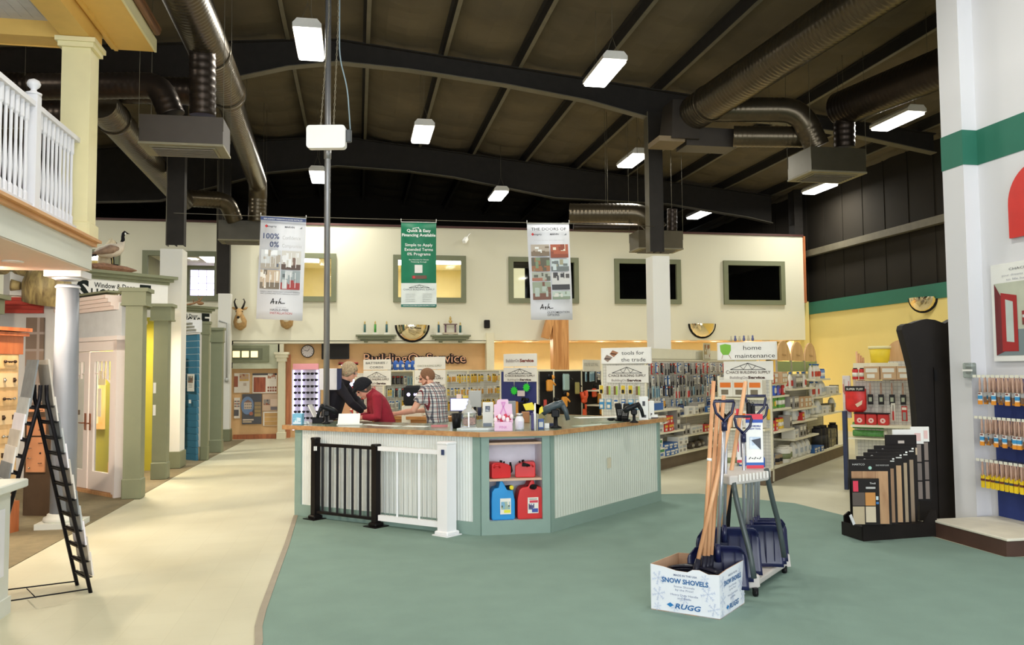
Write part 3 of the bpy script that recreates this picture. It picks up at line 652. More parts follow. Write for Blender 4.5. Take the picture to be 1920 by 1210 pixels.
# flooring sample boards
bw, bb, bd_ = C_(230, 220, 206), C_(150, 84, 58), C_(92, 88, 90)
def board(x0, y0, x1, y1, label, base, fn):
    a = atY(x0, y1, FY+.24); c = atY(x1, y0, FY+.24); W_, H_ = c.x-a.x, c.z-a.z
    t = thing('sample_board', label, 'display board', (a.x, a.y, a.z)); MB().box((W_/2, .03, H_/2), (W_, .04, H_)).build('board', t, base)
    m = MB(); fn(Pr(m, (0, .008, 0), (1, 0, 0), (0, 0, 1)), W_, H_); m.build('samples', t, base); return t
board(438.5, 700, 468, 737, 'white flooring sample board with brown swatch, upper left of display', bw, lambda P, W, H: (P.rect(0, H*.3, W*.25, H*.85, bb), P.photo(W*.35, H*.6, W*.95, H*.95, [C_(196, 160, 130), bb, C_(210, 170, 90)], 4), P.rect(W*.6, H*.35, W*.8, H*.5, C_(200, 180, 160))))
board(473, 700, 519, 738, 'white board with large red wood flooring square, upper right of display', bw, lambda P, W, H: (P.rect(0, H*.9, W, H, bd_), P.rect(W*.05, H*.06, W*.54, H*.8, wood('red_floor', (140, 66, 40), (176, 92, 58))), P.photo(W*.62, H*.6, W*.95, H*.98, [C_(176, 120, 90), C_(150, 90, 70), bw], 6), [P.rect(W*(.62+.1*k), H*(.08+.15*j), W*(.69+.1*k), H*(.18+.15*j), bb, 2) for k in range(4) for j in range(2)]))
board(438.5, 746, 450, 785, 'white paint chip board with dark square, lower left of display', bw, lambda P, W, H: (P.rect(0, H*.12, W*.8, H*.42, bd_), [P.rect(W*(.1+.3*k), H*(.55+.12*j), W*(.3+.3*k), H*(.62+.12*j), bb if (k+j) % 2 else bd_, 2) for k in range(3) for j in range(3)]))
board(453.5, 739, 490.5, 796, 'dark siding sample board with a house photograph in an oval', C_(84, 84, 90), lambda P, W, H: (P.disc(W*.27, H*.62, W*.33, C_(116, 140, 176), 1, 18, H*.3), P.rect(W*.1, H*.5, W*.5, H*.72, C_(210, 190, 170), 2), P.poly([(W*.08, H*.72), (W*.3, H*.82), (W*.52, H*.72)], C_(140, 110, 100), 2), [P.rect(W*(.14+.1*k), H*(.53+.1*j), W*(.18+.1*k), H*(.58+.1*j), bd_, 3) for k in range(4) for j in range(2)], P.disc(W*.47, H*.35, W*.1, C_(180, 110, 90), 3), [P.rect(W*.64, H*(.25+.125*k), W*.97, H*(.36+.125*k), C_(176-6*k, 152-6*k, 100)) for k in range(4)], P.rect(W*.04, H*.12, W*.6, H*.17, C_(220, 200, 180)), P.rect(W*.04, H*.05, W*.5, H*.1, C_(200, 180, 150))))
board(492, 739, 520, 771, 'tan board with small photo above the plank samples', C_(206, 176, 150), lambda P, W, H: (P.photo(W*.08, H*.35, W*.5, H*.68, [C_(150, 140, 130), bd_, bb], 9), P.rect(W*.55, H*.3, W, H*.7, C_(224, 200, 180)), P.rect(W*.55, H*.05, W, H*.25, C_(120, 112, 116))))
board(493, 772, 520, 799, 'board of three tan wood planks at lower right of display', bw, lambda P, W, H: [P.rect(W*.1, H*(.03+.3*k), W, H*(.31+.3*k), C_(206, 164, 100) if k % 2 else C_(198, 156, 96), 1) for k in range(3)])
# clock, television, store letters, bright glazed door
q = atY(577, 659, Y2-.04); t = thing('wall_clock', 'round white wall clock with black rim on the tan wall', 'clock', q)
RX90 = Matrix.Rotation(PI/2, 3, 'X'); r_ = 12/FPX*(q-CAM).dot(camF)
MB().lathe([(r_*.9, .0), (r_, .0), (r_, .05), (r_*.9, .05)], seg=28, R=RX90).build('rim', t, BLACK); b = MB(); b.lathe([(r_*.88, .045), (r_*.88, .056)], seg=28, R=RX90); b.build('face', t, C_(214, 206, 206))
m = MB(); P = Pr(m, (0, -.058, 0), (1, 0, 0), (0, 0, 1)); P.line(0, 0, -.09, .03, .012, BLACK); P.line(0, 0, .05, .07, .012, BLACK); [P.rect(r_*.75*math.cos(a)-.008, r_*.75*math.sin(a)-.008, r_*.75*math.cos(a)+.008, r_*.75*math.sin(a)+.008, BLACK) for a in [PI*k/6 for k in range(12)]]; m.build('hands', t, BLACK)
a = atY(603, 674, Y2-.25); c = atY(655, 643, Y2-.25); t = thing('television', 'black flat television mounted on the tan wall beside the clock', 'television', ((a.x+c.x)/2, Y2-.25, (a.z+c.z)/2))
MB().box((0, 0, 0), (c.x-a.x, .07, c.z-a.z), bev=.01).build('casing', t, mat('tv_black', (18, 18, 18), .35)); MB().box((0, -.036, .01), (c.x-a.x-.05, .004, c.z-a.z-.06)).build('screen', t, mat('tv_screen', (30, 26, 20), .5)); MB().box((.05, .15, 0), (.12, .22, .15)).build('bracket', t, steelD)
a = atY(683, 681, Y2-.05); c = atY(873, 681, Y2-.05)
m = MB(); P = Pr(m, a-a, (1, 0, 0), (0, 0, 1), None, .006); Wt = c.x-a.x
for k in range(8): P.text('BuildingOnService', .012*k*.4-.01, -.006*k*.5, .36, C_(70, 26, 22), 'l', Wt, .045, l=1+k)  # offset dark copies paint the shadow of the raised letters
P.text('BuildingOnService', -.012, .0, .36, BLACK, 'l', Wt, .05, l=10); P.text('BuildingOnService', -.012, .0, .36, mat('letter_face', (232, 176, 140), .6), 'l', Wt, -.005, l=12)
o = m.build('wall_lettering', None, BLACK); o.location = a; tag(o, 'large BuildingOnService letters with dark edges and painted shadow on the tan wall', 'sign letters')
# glazed exit door
a = atY(637, 742, Y2-.1); c = atY(669, 682, Y2-.1)
t = thing('glazed_door', 'orange framed glazed door with bright daylight behind it, right of the eyewear', 'door', ((a.x+c.x)/2, Y2-.08, 0)); wd = c.x-a.x
MB().box((-wd/2, 0, c.z/2), (.07, .08, c.z)).build('jamb', t, tanW); MB().box((wd/2, 0, c.z/2), (.07, .08, c.z)).build('jamb', t, tanW); MB().box((0, 0, c.z), (wd+.07, .08, .07)).build('head', t, C_(196, 70, 70)); MB().box((0, 0, a.z/2), (wd, .06, a.z)).build('lower_panel', t, C_(224, 170, 130))
MB().box((0, -.01, (a.z+c.z)/2), (wd, .02, c.z-a.z)).build('pane', t, mat('daylit_glass', (206, 200, 255), .2, emit=3.2, var=.35, scale=2.4)); 
b = MB(); rnd = random.Random(4)
for k in range(26): x = rnd.uniform(-.45, .45)*wd; z = rnd.uniform(a.z+.05, a.z+.28) if k % 3 else rnd.uniform(c.z-.25, c.z-.05); b.box((x, -.03, z), (rnd.uniform(.02, .09), .01, rnd.uniform(.02, .12)), C_(60, 58, 92) if k % 2 else C_(90, 90, 120))
b.build('sticker', t, BLACK)['kind'] = 'stuff'
# wood post and brace
wp = wood('glulam_post', (176, 116, 56), (214, 156, 92), scale=2, stretch=(1, 1, 14))
q = atY(1051.5, 690, 21.5); zt = atY(1051, 590, 21.5).z; wpt = 30/FPX*(q-CAM).dot(camF)
b = MB(); b.box((0, 0, zt/2+.2), (wpt, .35, zt+.4)); o = b.build('timber_post', None, wp); o.location = (q.x, 21.62, 0); tag(o, 'orange glulam timber post under the doors banner', 'post')
a = atY(1022, 634, 21.5); c = atY(1037, 578, 21.5); b = MB(); b.bar((0, 0, 0), (c.x-a.x, 0, c.z-a.z), .2, .2, up=(0, 1, 0)); o = b.build('timber_brace', None, wp); o.location = a; tag(o, 'short slanted timber brace left of the glulam post', 'post')
# trophy shelves, trophies, convex mirrors, speaker, camera
def wshelf(px0, px1, py, label):
    a = atY(px0, py, FY-.12); c = atY(px1, py, FY-.12); W_ = c.x-a.x; t = thing('wall_shelf', label, 'shelf', ((a.x+c.x)/2, FY, a.z))
    MB().box((0, -.12, -.02), (W_, .24, .04)).build('top_board', t, olive); b = MB(); b.box((0, -.09, -.07), (W_-.1, .18, .08)); b.box((0, -.06, -.12), (W_-.24, .12, .06)); b.build('moulding', t, olive)
    for s in (-.25, .25): MB().box((W_*s, -.04, -.17), (.1, .07, .06), bev=.01).build('bracket', t, olive)
    return a.z
zs = wshelf(667, 743, 628, 'sage wall shelf with three trophies, left of the half dome mirror'); zs2 = wshelf(808, 882, 628.5, 'sage wall shelf with trophies, right of the half dome mirror')
gold = mat('trophy_gold', (206, 180, 110), .3, .7)
def trophy(px, z, h, col, label, big=False):
    q = atY(px, 615, FY-.12); t = thing('trophy', label, 'trophy', (q.x, FY-.12, z)); MB().box((0, 0, .03), (.13, .1, .06)).build('base', t, C_(222, 220, 206))
    if big:
        for s in (-.13, .13): MB().cyl((s, 0, .06), (s, 0, h*.55), .022, seg=10).build('pillar', t, C_(112, 84, 100))
        MB().box((0, 0, h*.57), (.36, .1, .03)).build('platform', t, C_(120, 96, 90)); MB().box((0, 0, .04), (.4, .13, .05)).build('plinth', t, C_(190, 176, 150)); b = MB(); b.lathe([(.03, h*.58), (.012, h*.62), (.05, h*.7), (.045, h*.78), (.01, h*.8)], seg=10); b.lathe([(.012, h*.8), (.03, h*.88), (.01, h)], seg=8); b.build('cup', t, gold)
    else:
        MB().cyl((0, 0, .06), (0, 0, h*.75), .028, seg=10).build('pillar', t, col); b = MB(); b.lathe([(.026, h*.75), (.012, h*.82), (.022, h*.9), (.006, h)], seg=8); b.build('figure', t, gold)
for px, z, h, col, lb in ((684, zs, .36, C_(70, 110, 104), 'slim teal trophy, leftmost on the left shelf'), (703.5, zs, .36, C_(70, 150, 60), 'bright green trophy in the middle of the left shelf'), (725, zs, .36, C_(44, 92, 96), 'slim dark teal trophy, right one on the left shelf'), (822.5, zs2, .36, C_(36, 80, 96), 'slim blue trophy, leftmost on the right shelf'), (863, zs2, .34, C_(40, 90, 90), 'slim teal trophy, rightmost on the right shelf')): trophy(px, z, h, col, lb)
trophy(844.5, zs2, .5, None, 'tall two pillar trophy with a cup in the middle of the right shelf', True)
mirM = mat('convex_mirror_face', (236, 222, 190), .04, 1, var=0)
def dome(P0, r, label, facing=0):
    t = thing('convex_mirror', label, 'mirror', P0, facing); b = MB(); n = 22; mm = 9
    for j in range(mm+1):
        ph = PI*j/mm
        for k in range(n//2+1):
            th = PI/2*k/(n//2); # quarter sphere, lower front
            b.v.append((r*math.cos(ph)*math.sin(th+0) if False else r*math.cos(ph)*math.sin(th), -r*.62*math.cos(th), -r*math.sin(ph)*math.sin(th)))
    nn = n//2+1
    for j in range(mm):
        for k in range(n//2): b.face([j*nn+k, j*nn+k+1, (j+1)*nn+k+1, (j+1)*nn+k], None, True)
    b.build('mirror_dome', t, mirM)
    b = MB(); b.tube([(r*1.03*math.cos(PI*j/20), -.01, -r*1.03*math.sin(PI*j/20)) for j in range(21)], .022, 8); b.build('rim', t, BLACK)
q = atY(773, 610, FY-.02); dome(q, 30/FPX*(q-CAM).dot(camF), 'half dome convex mirror between the two trophy shelves')
q = atY(1316, 607.5, FY-.02); dome(q, 25.5/FPX*(q-CAM).dot(camF), 'half dome convex mirror below the rightmost office window')
q = atX(1731, 558, RX-.12); dome(q, 27/FPX*(q-CAM).dot(camF), 'convex mirror high on the yellow right wall', -PI/2*.75)
q = atY(913, 608, FY-.08); o = MB().box((0, 0, 0), (.15, .12, .22), bev=.015).build('wall_speaker', None, BLACK); o.location = q; tag(o, 'small black speaker on the office wall right of the trophies', 'speaker')
q = atY(875, 447, FY-.15); t = thing('security_camera', 'white security camera high on the office wall', 'security camera', q); MB().bar((0, 0, 0), (-.09, -.12, -.12), .09, .09).build('camera_body', t, WHITE); MB().tube([(0, 0, 0), (.06, .08, .1), (.12, .13, .16)], .012, 6).build('bracket_arm', t, WHITE)
# antelope heads
horn = mat('horn_black', (40, 34, 28), .5); fur = mat('antelope_fur', (186, 150, 100), .95, var=.15, scale=18, bump=.4, bscale=120); furW = mat('pale_fur', (222, 208, 176), .95, var=.08, scale=18, bump=.4, bscale=120)
def antelope(px, yt, yb, label):
    a = atY(px, yb, FY-.05); c = atY(px, yt, FY-.05); h = c.z-a.z; s = h/.78
    t = thing('antelope_head_mount', label, 'mounted head', (a.x, FY-.02, a.z))
    b = MB(); b.tube([(0, -.02*s, .0), (0, -.07*s, .08*s), (0, -.14*s, .2*s), (0, -.24*s, .34*s), (0, -.26*s, .42*s)], [.05*s, .15*s, .17*s, .11*s, .06*s], 16); b.build('neck', t, fur)
    b = MB(); b.tube([(0, -.2*s, .46*s), (0, -.27*s, .45*s), (0, -.4*s, .36*s), (0, -.48*s, .3*s)], [.05*s, .095*s, .06*s, .04*s], 14); b.sphere((0, -.5*s, .285*s), .035*s, BLACK, 8); b.build('head', t, fur)
    b = MB(); b.tube([(0, -.14*s, .08*s), (0, -.23*s, .22*s), (0, -.3*s, .32*s)], [.05*s, .1*s, .05*s], 12); b.build('throat_patch', t, furW)
    for sx in (-1, 1):
        b = MB(); b.tube([(sx*.05*s, -.27*s, .5*s), (sx*.1*s, -.27*s, .6*s), (sx*.13*s, -.26*s, .7*s), (sx*.1*s, -.25*s, .78*s), (sx*.06*s, -.25*s, .76*s)], [.028*s, .026*s, .02*s, .012*s, .004*s], 8); b.build('horn', t, horn)
        b = MB(); b.tube([(sx*.08*s, -.24*s, .5*s), (sx*.15*s, -.22*s, .54*s), (sx*.2*s, -.22*s, .57*s)], [.02*s, .035*s, .004*s], 8); b.build('ear', t, fur)
        b = MB(); b.sphere((sx*.075*s, -.34*s, .45*s), .016*s, BLACK, 8); b.build('eye', t, BLACK)
    b = MB(); b.tube([(0, -.25*s, .5*s), (0, -.35*s, .44*s), (0, -.45*s, .35*s)], [.02*s, .035*s, .025*s], 8); b.build('face_stripe', t, mat('dark_face_fur', (70, 54, 40), .9))
antelope(451, 562, 618, 'pronghorn antelope head mounted on the office wall by the white pier')
antelope(538, 560, 616, 'antelope head mount mostly hidden behind the 100% Confidence banner')
# far partition with light band beyond the right gondolas
# ============================================================ SERVICE COUNTER
c1, c2, c3, c4 = [atZ(*p) for p in ((554.5, 967), (902.7, 1006), (1031.6, 1000), (1237, 940))]
CH = 1.03; CT = 1.075
def nrm(a, b_): d = (b_-a); d.z = 0; return d.normalized()
dL = nrm(c2, c1); nL = Vector((-dL.y, dL.x, 0)); nL = nL if nL.y > 0 else -nL
dR = nrm(c3, c4); nR = Vector((-dR.y, dR.x, 0)); nR = nR if nR.y > 0 else -nR
def isect(p, d, q, e):
    den = d.x*e.y-d.y*e.x; t = ((q.x-p.x)*e.y-(q.y-p.y)*e.x)/den; return p+d*t
DP = .92; DPR = 1.9; ch0 = c2+Vector((0, DP, 0)); cx = Vector((1, 0, 0))
c2i = isect(c2+nL*DP, dL, ch0, cx); c1i = c1+nL*DP; c4i = c4+nR*DPR; c23 = isect(c3+nR*DPR, dR, c2+nL*DP, dL); c2b = c2+Vector((0, .5, 0)); c3b = c3+Vector((0, .5, 0)); inn = [c23, c2i, c3b]
ctr = thing('service_counter', 'large angled service counter with pale beadboard sides and sage green trim', 'counter', (1.6, 9.4, 0))
O = Vector((1.6, 9.4, 0))
beadM = mat('beadboard_paint', (208, 214, 204), .6, var=.02); whiteB = mat('beadboard_bright', (222, 226, 222), .6, var=.02)
ctopM = mat('counter_laminate', (112, 124, 104), .22, var=.18, scale=5); edgeM = wood('counter_edge_oak', (168, 120, 76), (196, 150, 100), scale=3, stretch=(8, 1, 1))
def prismz(pts, z0, z1, m=None, off=O):
    b = MB(); b.prism([(p.x-off.x, p.y-off.y) for p in pts], (0, 0, z0), (1, 0, 0), (0, 1, 0), z1-z0, m); return b
b = prismz([c1, c2, c2b, c2i, c1i], .0, CH); b2 = prismz([c3, c4, c4i]+inn, 0, CH)
b.build('left_carcass', ctr, sage); b2.build('right_carcass', ctr, sage)
# outward offset outline for the top slab
e_ = .07
c2o = isect(c2-nL*e_, dL, c2-Vector((0, e_, 0)), cx); c3o = isect(c3-nR*e_, dR, c3-Vector((0, e_, 0)), cx); c1o = c1-nL*e_+dL*.16; c4o = c4-nR*e_+dR*.1
c1oi = c1i+dL*.16; c4oi = c4i+dR*.1
b = MB()
for q in ([c1o, c2o, c2i, c1oi], [c2o, c3o, c3b, c2i], [c3o, c4o, c4oi]+inn): b.prism([(p.x-O.x, p.y-O.y) for p in q], (0, 0, CH+.004), (1, 0, 0), (0, 1, 0), CT-CH-.004, ctopM)
b.build('countertop', ctr, ctopM)
b = MB()
for p, q in ((c1o, c2o), (c2o, c3o), (c3o, c4o), (c1oi, c1o), (c4o, c4oi)):
    b.bar((p.x-O.x, p.y-O.y, (CH+CT)/2), (q.x-O.x, q.y-O.y, (CH+CT)/2), .014, CT-CH+.006)
b.build('edge_band', ctr, edgeM)
def face_panel(a, c, u0, u1, z0, z1, wave, m, name):             # ribbed panel along face a->c
    d = nrm(a, c); n = Vector((d.y, -d.x, 0)); n = n if n.y < 0 else -n; b = MB(); k = int((u1-u0)/wave)*4; i0 = 0
    for j in range(k+1):
        u = u0+(u1-u0)*j/k; h = (0, .004, .004, 0)[j % 4]+.004
        for z in (z0, z1): q = a+d*u+n*h-O; b.v.append((q.x, q.y, z))
    for j in range(k): b.face([2*j, 2*j+2, 2*j+3, 2*j+1])
    return b.build(name, ctr, m)
LL = (c2-c1).length; LR = (c4-c3).length
face_panel(c1, c2, .1, LL-.09, .14, CH, .035, whiteB, 'left_beadboard'); face_panel(c3, c4, .06, LR-.06, .14, CH, .05, beadM, 'right_beadboard')
def rail(a, c, u0, u1, z0, z1, t=.022):
    d = nrm(a, c); n = Vector((d.y, -d.x, 0)); n = n if n.y < 0 else -n; p = a+d*u0-O+n*t/2; q = a+d*u1-O+n*t/2
    b = MB(); b.bar((p.x, p.y, (z0+z1)/2), (q.x, q.y, (z0+z1)/2), t, z1-z0); return b
b = MB()
for a, c, u0, u1, z0, z1 in ((c1, c2, 0, LL, 0, .14), (c1, c2, 0, .1, .14, CH), (c1, c2, LL-.09, LL, .14, CH), (c3, c4, 0, LR, 0, .14), (c3, c4, 0, .06, .14, CH), (c3, c4, LR-.06, LR, .14, CH)):
    q = rail(a, c, u0, u1, z0, z1)
    i = len(b.v); b.v += q.v; b.f += [[k+i for k in f] for f in q.f]; b.m += q.m; b.s += q.s
b.build('trim_frame', ctr, sage)
# chamfer with open niche
a = atY(917, 900, c2.y).x; c = atY(1016.5, 900, c2.y).x; nz0 = atY(960, 976, c2.y).z; nz1 = atY(960, 822, c2.y).z
b = MB(); y0 = c2.y-.012-O.y; th = .03
for x0, x1, z0, z1 in ((c2.x, a, 0, CH), (c, c3.x, 0, CH), (a, c, 0, nz0), (a, c, nz1, CH)): b.box(((x0+x1)/2-O.x, y0+th/2, (z0+z1)/2), (x1-x0, th, z1-z0))
b.build('front_frame', ctr, sage)
b = MB(); dd = .36
b.box(((a+c)/2-O.x, y0+dd+.03, (nz0+nz1)/2), (c-a+.04, .02, nz1-nz0+.04)); b.box((a-.012-O.x, y0+dd/2+.03, (nz0+nz1)/2), (.02, dd, nz1-nz0)); b.box((c+.012-O.x, y0+dd/2+.03, (nz0+nz1)/2), (.02, dd, nz1-nz0)); b.box(((a+c)/2-O.x, y0+dd/2+.03, nz0-.012), (c-a, dd, .02)); b.box(((a+c)/2-O.x, y0+dd/2+.03, nz1+.012), (c-a, dd, .02))
b.build('niche', ctr, mat('niche_white', (232, 230, 240), .6))
shz = atY(965, 898, c2.y).z; shz2 = atY(965, 832, c2.y).z
for nm, z in (('shelf', shz-.012), ('shelf', shz2)): MB().box(((a+c)/2-O.x, y0+dd/2+.02, z), (c-a, dd-.01, .022)).build(nm, ctr, mat('niche_shelf_edge', (206, 174, 150), .6))
q = c3+dR*1.22-O+Vector((dR.y, -dR.x, 0))*.02; MB().box((q.x, q.y, .62), (.012, .075, .12), rz=math.atan2(dR.y, dR.x)+PI/2).build('outlet_plate', ctr, C_(206, 200, 176))
nic_y = c2.y+.03
# ------------------------------------------------------------ fuel cans
redP = mat('red_can_plastic', (206, 38, 40), .38, var=.03); blueP = mat('blue_can_plastic', (24, 142, 210), .38, var=.03); blkP = mat('black_plastic', (26, 26, 28), .4, var=.05)
def rounded(w_, h_, r, n=4):
    o = []
    for cx_, cy_, a0 in ((w_/2-r, h_-r, 0), (-w_/2+r, h_-r, 90), (-w_/2+r, r, 180), (w_/2-r, r, 270)):
        for k in range(n+1): q = math.radians(a0+90*k/n); o.append((cx_+r*math.cos(q), cy_+r*math.sin(q)))
    return o
def bevel(o, w_=.012, seg=2):
    m = o.modifiers.new('bevel', 'BEVEL'); m.width = w_; m.segments = seg; m.limit_method = 'ANGLE'; m.angle_limit = .6; return o
def tall_can(px, py, label, m, cap, wm, name='water_container'):
    q = atY(px, py, nic_y+.1); z = nz0; t = thing(name, label, 'canister', (q.x, nic_y+.1, z+.0)); W_, H_, D_ = .25*wm, .335, .2
    out = [(-W_/2+.01, 0), (W_/2-.01, 0), (W_/2, .02), (W_/2, .2), (W_/2-.02, .30), (W_/2-.05, .33), (.03, .335), (.0, .395), (-.012, .41), (-.035, .405), (-.05, .335), (-W_/2+.03, .33), (-W_/2+.006, .29), (-W_/2, .2), (-W_/2, .02)]
    if m is redP: out = [(-x*1.02, z_) for x, z_ in reversed(out)]; 
    b = MB(); b.prism(out, (0, D_/2, 0), (1, 0, 0), (0, 0, 1), -0.0001 if False else D_); o = b.build('can_body', t, m); o.location.y = 0
    bevel(o, .022, 3)
    sx = .045 if m is blueP else .0
    b = MB(); b.tube([(sx-.02, -D_/2+.05, .325), (sx+.02, -D_/2-.0, .335), (sx+.035, -D_/2-.03, .338)], [.026, .028, .028], 12); b.build('spout', t, blkP if m is redP else blkP)
    b = MB(); b.cyl((sx+.03, -D_/2-.028, .339), (sx+.038, -D_/2-.05, .34), .022); b.build('cap', t, cap)
    m_ = MB(); P = Pr(m_, (-.055+.02, -D_/2-.004, .06), (1, 0, 0), (0, 0, 1)); P.rect(0, 0, .115, .165, C_(232, 230, 220))
    if m is blueP: P.photo(.01, .05, .105, .13, [C_(120, 170, 200), C_(90, 110, 100), C_(220, 220, 200), C_(160, 180, 160)], 2, 2); P.rect(.04, .015, .11, .045, C_(222, 220, 60), 2)
    else: P.rect(.02, .11, .11, .135, C_(210, 60, 80), 2); P.photo(.01, .04, .07, .1, [C_(60, 50, 90), C_(220, 220, 230), C_(90, 90, 130)], 3, 2); P.rect(.045, .01, .11, .05, C_(60, 80, 160), 3); P.rect(.015, .145, .1, .15, BLACK, 2)
    m_.build('label', t, WHITE); return t
tall_can(941, 975, 'blue upright water container with yellow cap, bottom of the counter niche', blueP, C_(226, 208, 50), 1.0)
tall_can(992, 973, 'tall red fuel can, bottom right of the counter niche', redP, blkP, 1.12, 'fuel_can')
def small_can(px, label, flip):
    q = atY(px, 895, nic_y+.1); t = thing('fuel_can', label, 'canister', (q.x, nic_y+.11, shz+.001), .18*flip); W_, H_, D_ = .215, .165, .16
    out = [(-W_/2, .012), (-W_/2+.012, 0), (W_/2-.012, 0), (W_/2, .012), (W_/2, H_*.72), (W_/2-.03, H_*.86), (0.02, H_*.96), (-.03, H_), (-W_/2+.02, H_), (-W_/2, H_-.02)]
    out = [(x*flip, z_) for x, z_ in out]; out = out if flip > 0 else out[::-1]
    b = MB(); b.prism(out, (0, D_/2, 0), (1, 0, 0), (0, 0, 1), D_); o = b.build('can_body', t, redP); bevel(o, .016, 3)
    b = MB(); b.tube([(-.085*flip, -D_/2-.002, H_*.68), (-.07*flip, -D_/2-.014, H_*.84), (-.03*flip, -D_/2-.014, H_*.84), (-.02*flip, -D_/2-.002, H_*.68)], .009, 8); b.build('handle', t, redP)
    b = MB(); b.cyl((.02*flip, 0, H_*.93), (.024*flip, 0, H_*1.08), .015); b.build('cap', t, blkP); b = MB(); b.cyl((.055*flip, 0, H_*.88), (.06*flip, 0, H_*1.0), .01); b.build('vent_cap', t, blkP)
    b = MB(); b.tube([(W_/2*flip*.9, -.03, H_*.2), (W_/2*flip*1.15, -.03, H_*.4), (W_/2*flip*1.1, -.03, H_*.95)], [.018, .022, .01], 8) if flip > 0 else b.tube([(.01, -D_/2-.01, H_*.8), (-.03, -D_/2-.02, H_*.85), (.05, -D_/2-.016, H_*.78)], [.014, .022, .012], 8); b.build('nozzle', t, blkP)
small_can(936, 'small red fuel can with cut-out handle, left on the upper niche shelf', 1); small_can(985, 'small red fuel can with black nozzle, right on the upper niche shelf', -1)
# ------------------------------------------------------------ sample railings in front of the counter
rb = mat('black_rail_coat', (24, 20, 20), .38, var=.05); rw = mat('white_rail_vinyl', (238, 238, 240), .42, var=.01)
P1, P2, P3 = atZ(591, 974.5), atZ(705, 989), atZ(838, 1005)
rl = thing('black_sample_railing', 'black metal sample railing with seven balusters in front of the counter', 'railing', P1)
z1 = atD(591, 822, (P1-CAM).dot(camF)).z
def post(par, p, h, w_, m, plate, pm):
    b = MB(); b.box((p.x, p.y, h/2), (w_, w_, h), rz=.7-PI/2); b.build('post', par, m); b = MB(); b.box((p.x, p.y, h+.01), (w_+.014, w_+.014, .03), rz=.7-PI/2, bev=.008); b.build('post_cap', par, m)
    b = MB(); b.box((p.x, p.y, .012), (plate, plate, .012), rz=.7-PI/2); b.box((p.x, p.y, .035), (w_+.05, w_+.05, .04), rz=.7-PI/2, bev=.01); b.build('base_plate', par, pm)
zz = Vector((0, 0, 0)); q2 = P2-P1; post(rl, zz, z1-.02, .075, rb, .2, rb); 
z2 = atD(705, 838, (P2-CAM).dot(camF)).z; post(rl, q2, z2-.0, .075, rb, .2, rb)
tz = z2-.02; u = q2.normalized()
b = MB(); b.bar(zz+Vector((0, 0, tz)), q2+Vector((0, 0, tz)), .045, .035); b.build('top_rail', rl, rb); b = MB(); b.bar(zz+Vector((0, 0, .09)), q2+Vector((0, 0, .09)), .04, .03); b.build('bottom_rail', rl, rb)
for k in range(7): f = (k+1)/8; b = MB(); b.bar(q2*f+Vector((0, 0, .09)), q2*f+Vector((0, 0, tz)), .028, .028, up=(1, 0, 0)); b.build('baluster', rl, rb)
m_ = MB(); m_.box((-.0, -.045, z1-.12), (.035, .012, .05), rz=-.2); m_.build('price_tag', rl, WHITE)
wr = thing('white_sample_railing', 'white vinyl sample railing with thin cables beside the black one', 'railing', P2+Vector((0, 0, 0)))
q3 = P3-P2; z3 = atD(838, 830, (P3-CAM).dot(camF)).z
post(wr, q3, z3-.02, .14, rw, .22, rw); b = MB(); b.bar(u*.05+Vector((0, 0, tz+.0)), q3+Vector((0, 0, tz-.005)), .065, .045); b.build('top_rail', wr, rw); b = MB(); b.bar(u*.05+Vector((0, 0, .11)), q3+Vector((0, 0, .11)), .05, .06); b.build('bottom_rail', wr, rw)
for f in (.31, .62): b = MB(); b.bar(q3*f+Vector((0, 0, .11)), q3*f+Vector((0, 0, tz)), .02, .02, up=(1, 0, 0)); b.build('baluster', wr, rw)
for k in range(13): f = .07+k*.066; b = MB(); b.cyl(q3*f+Vector((0, 0, .11)), q3*f+Vector((0, 0, tz)), .0028, seg=5); b.build('cable', wr, mat('rail_cable_steel', (170, 174, 172), .4, .5))
n_ = Vector((-.65, -.76, 0)); MB().box((q3.x-.05, q3.y-.075, z3-.1), (.03, .012, .055), rz=-.7).build('price_tag', wr, C_(40, 56, 96))
# ------------------------------------------------------------ things on the counter
def onC(px, py, z=CT): return atZ(px, py, z)
def pxm(px_, q): return px_/FPX*(q-CAM).dot(camF)
CZ = -YAW
def cbox(name, px0, px1, yt, yb, label, cat, m, dep=.06, fn=None, bev=.004, rz=CZ, part='body', group=None):
    q = onC((px0+px1)/2, yb); w_ = pxm(px1-px0, q); h = pxm(yb-yt, q); t = thing(name, label, cat, q, rz, group)
    MB().box((0, dep/2, h/2), (w_, dep, h), bev=bev).build(part, t, m)
    if fn: mm = MB(); fn(Pr(mm, (-w_/2, 0, 0), (1, 0, 0), (0, 0, 1)), w_, h); mm.build('printed_face', t, BLACK)
    return t
def cbox2(*a, **k): return cbox(*a, **k)
cbox('tissue_box', 548, 566, 776, 797, 'light blue patterned carton at the left end of the counter', 'box', C_(120, 184, 214), .12, lambda P, W, H: P.photo(.01, .01, W-.01, H*.7, [C_(120, 184, 214), C_(230, 200, 214), C_(150, 210, 230), C_(220, 235, 245)], 3))
q = onC(572, 796); t = thing('tape_dispenser', 'small white tape dispenser with wire loop near the left counter end', 'dispenser', q, CZ); MB().box((0, .03, .02), (.09, .05, .03), taper=.7).build('body', t, WHITE); b = MB(); b.tube([(-.03, -.02, .004), (-.03, -.03, .03), (.03, -.03, .03), (.03, -.02, .004)], .003, 6); b.build('wire_loop', t, BLACK)
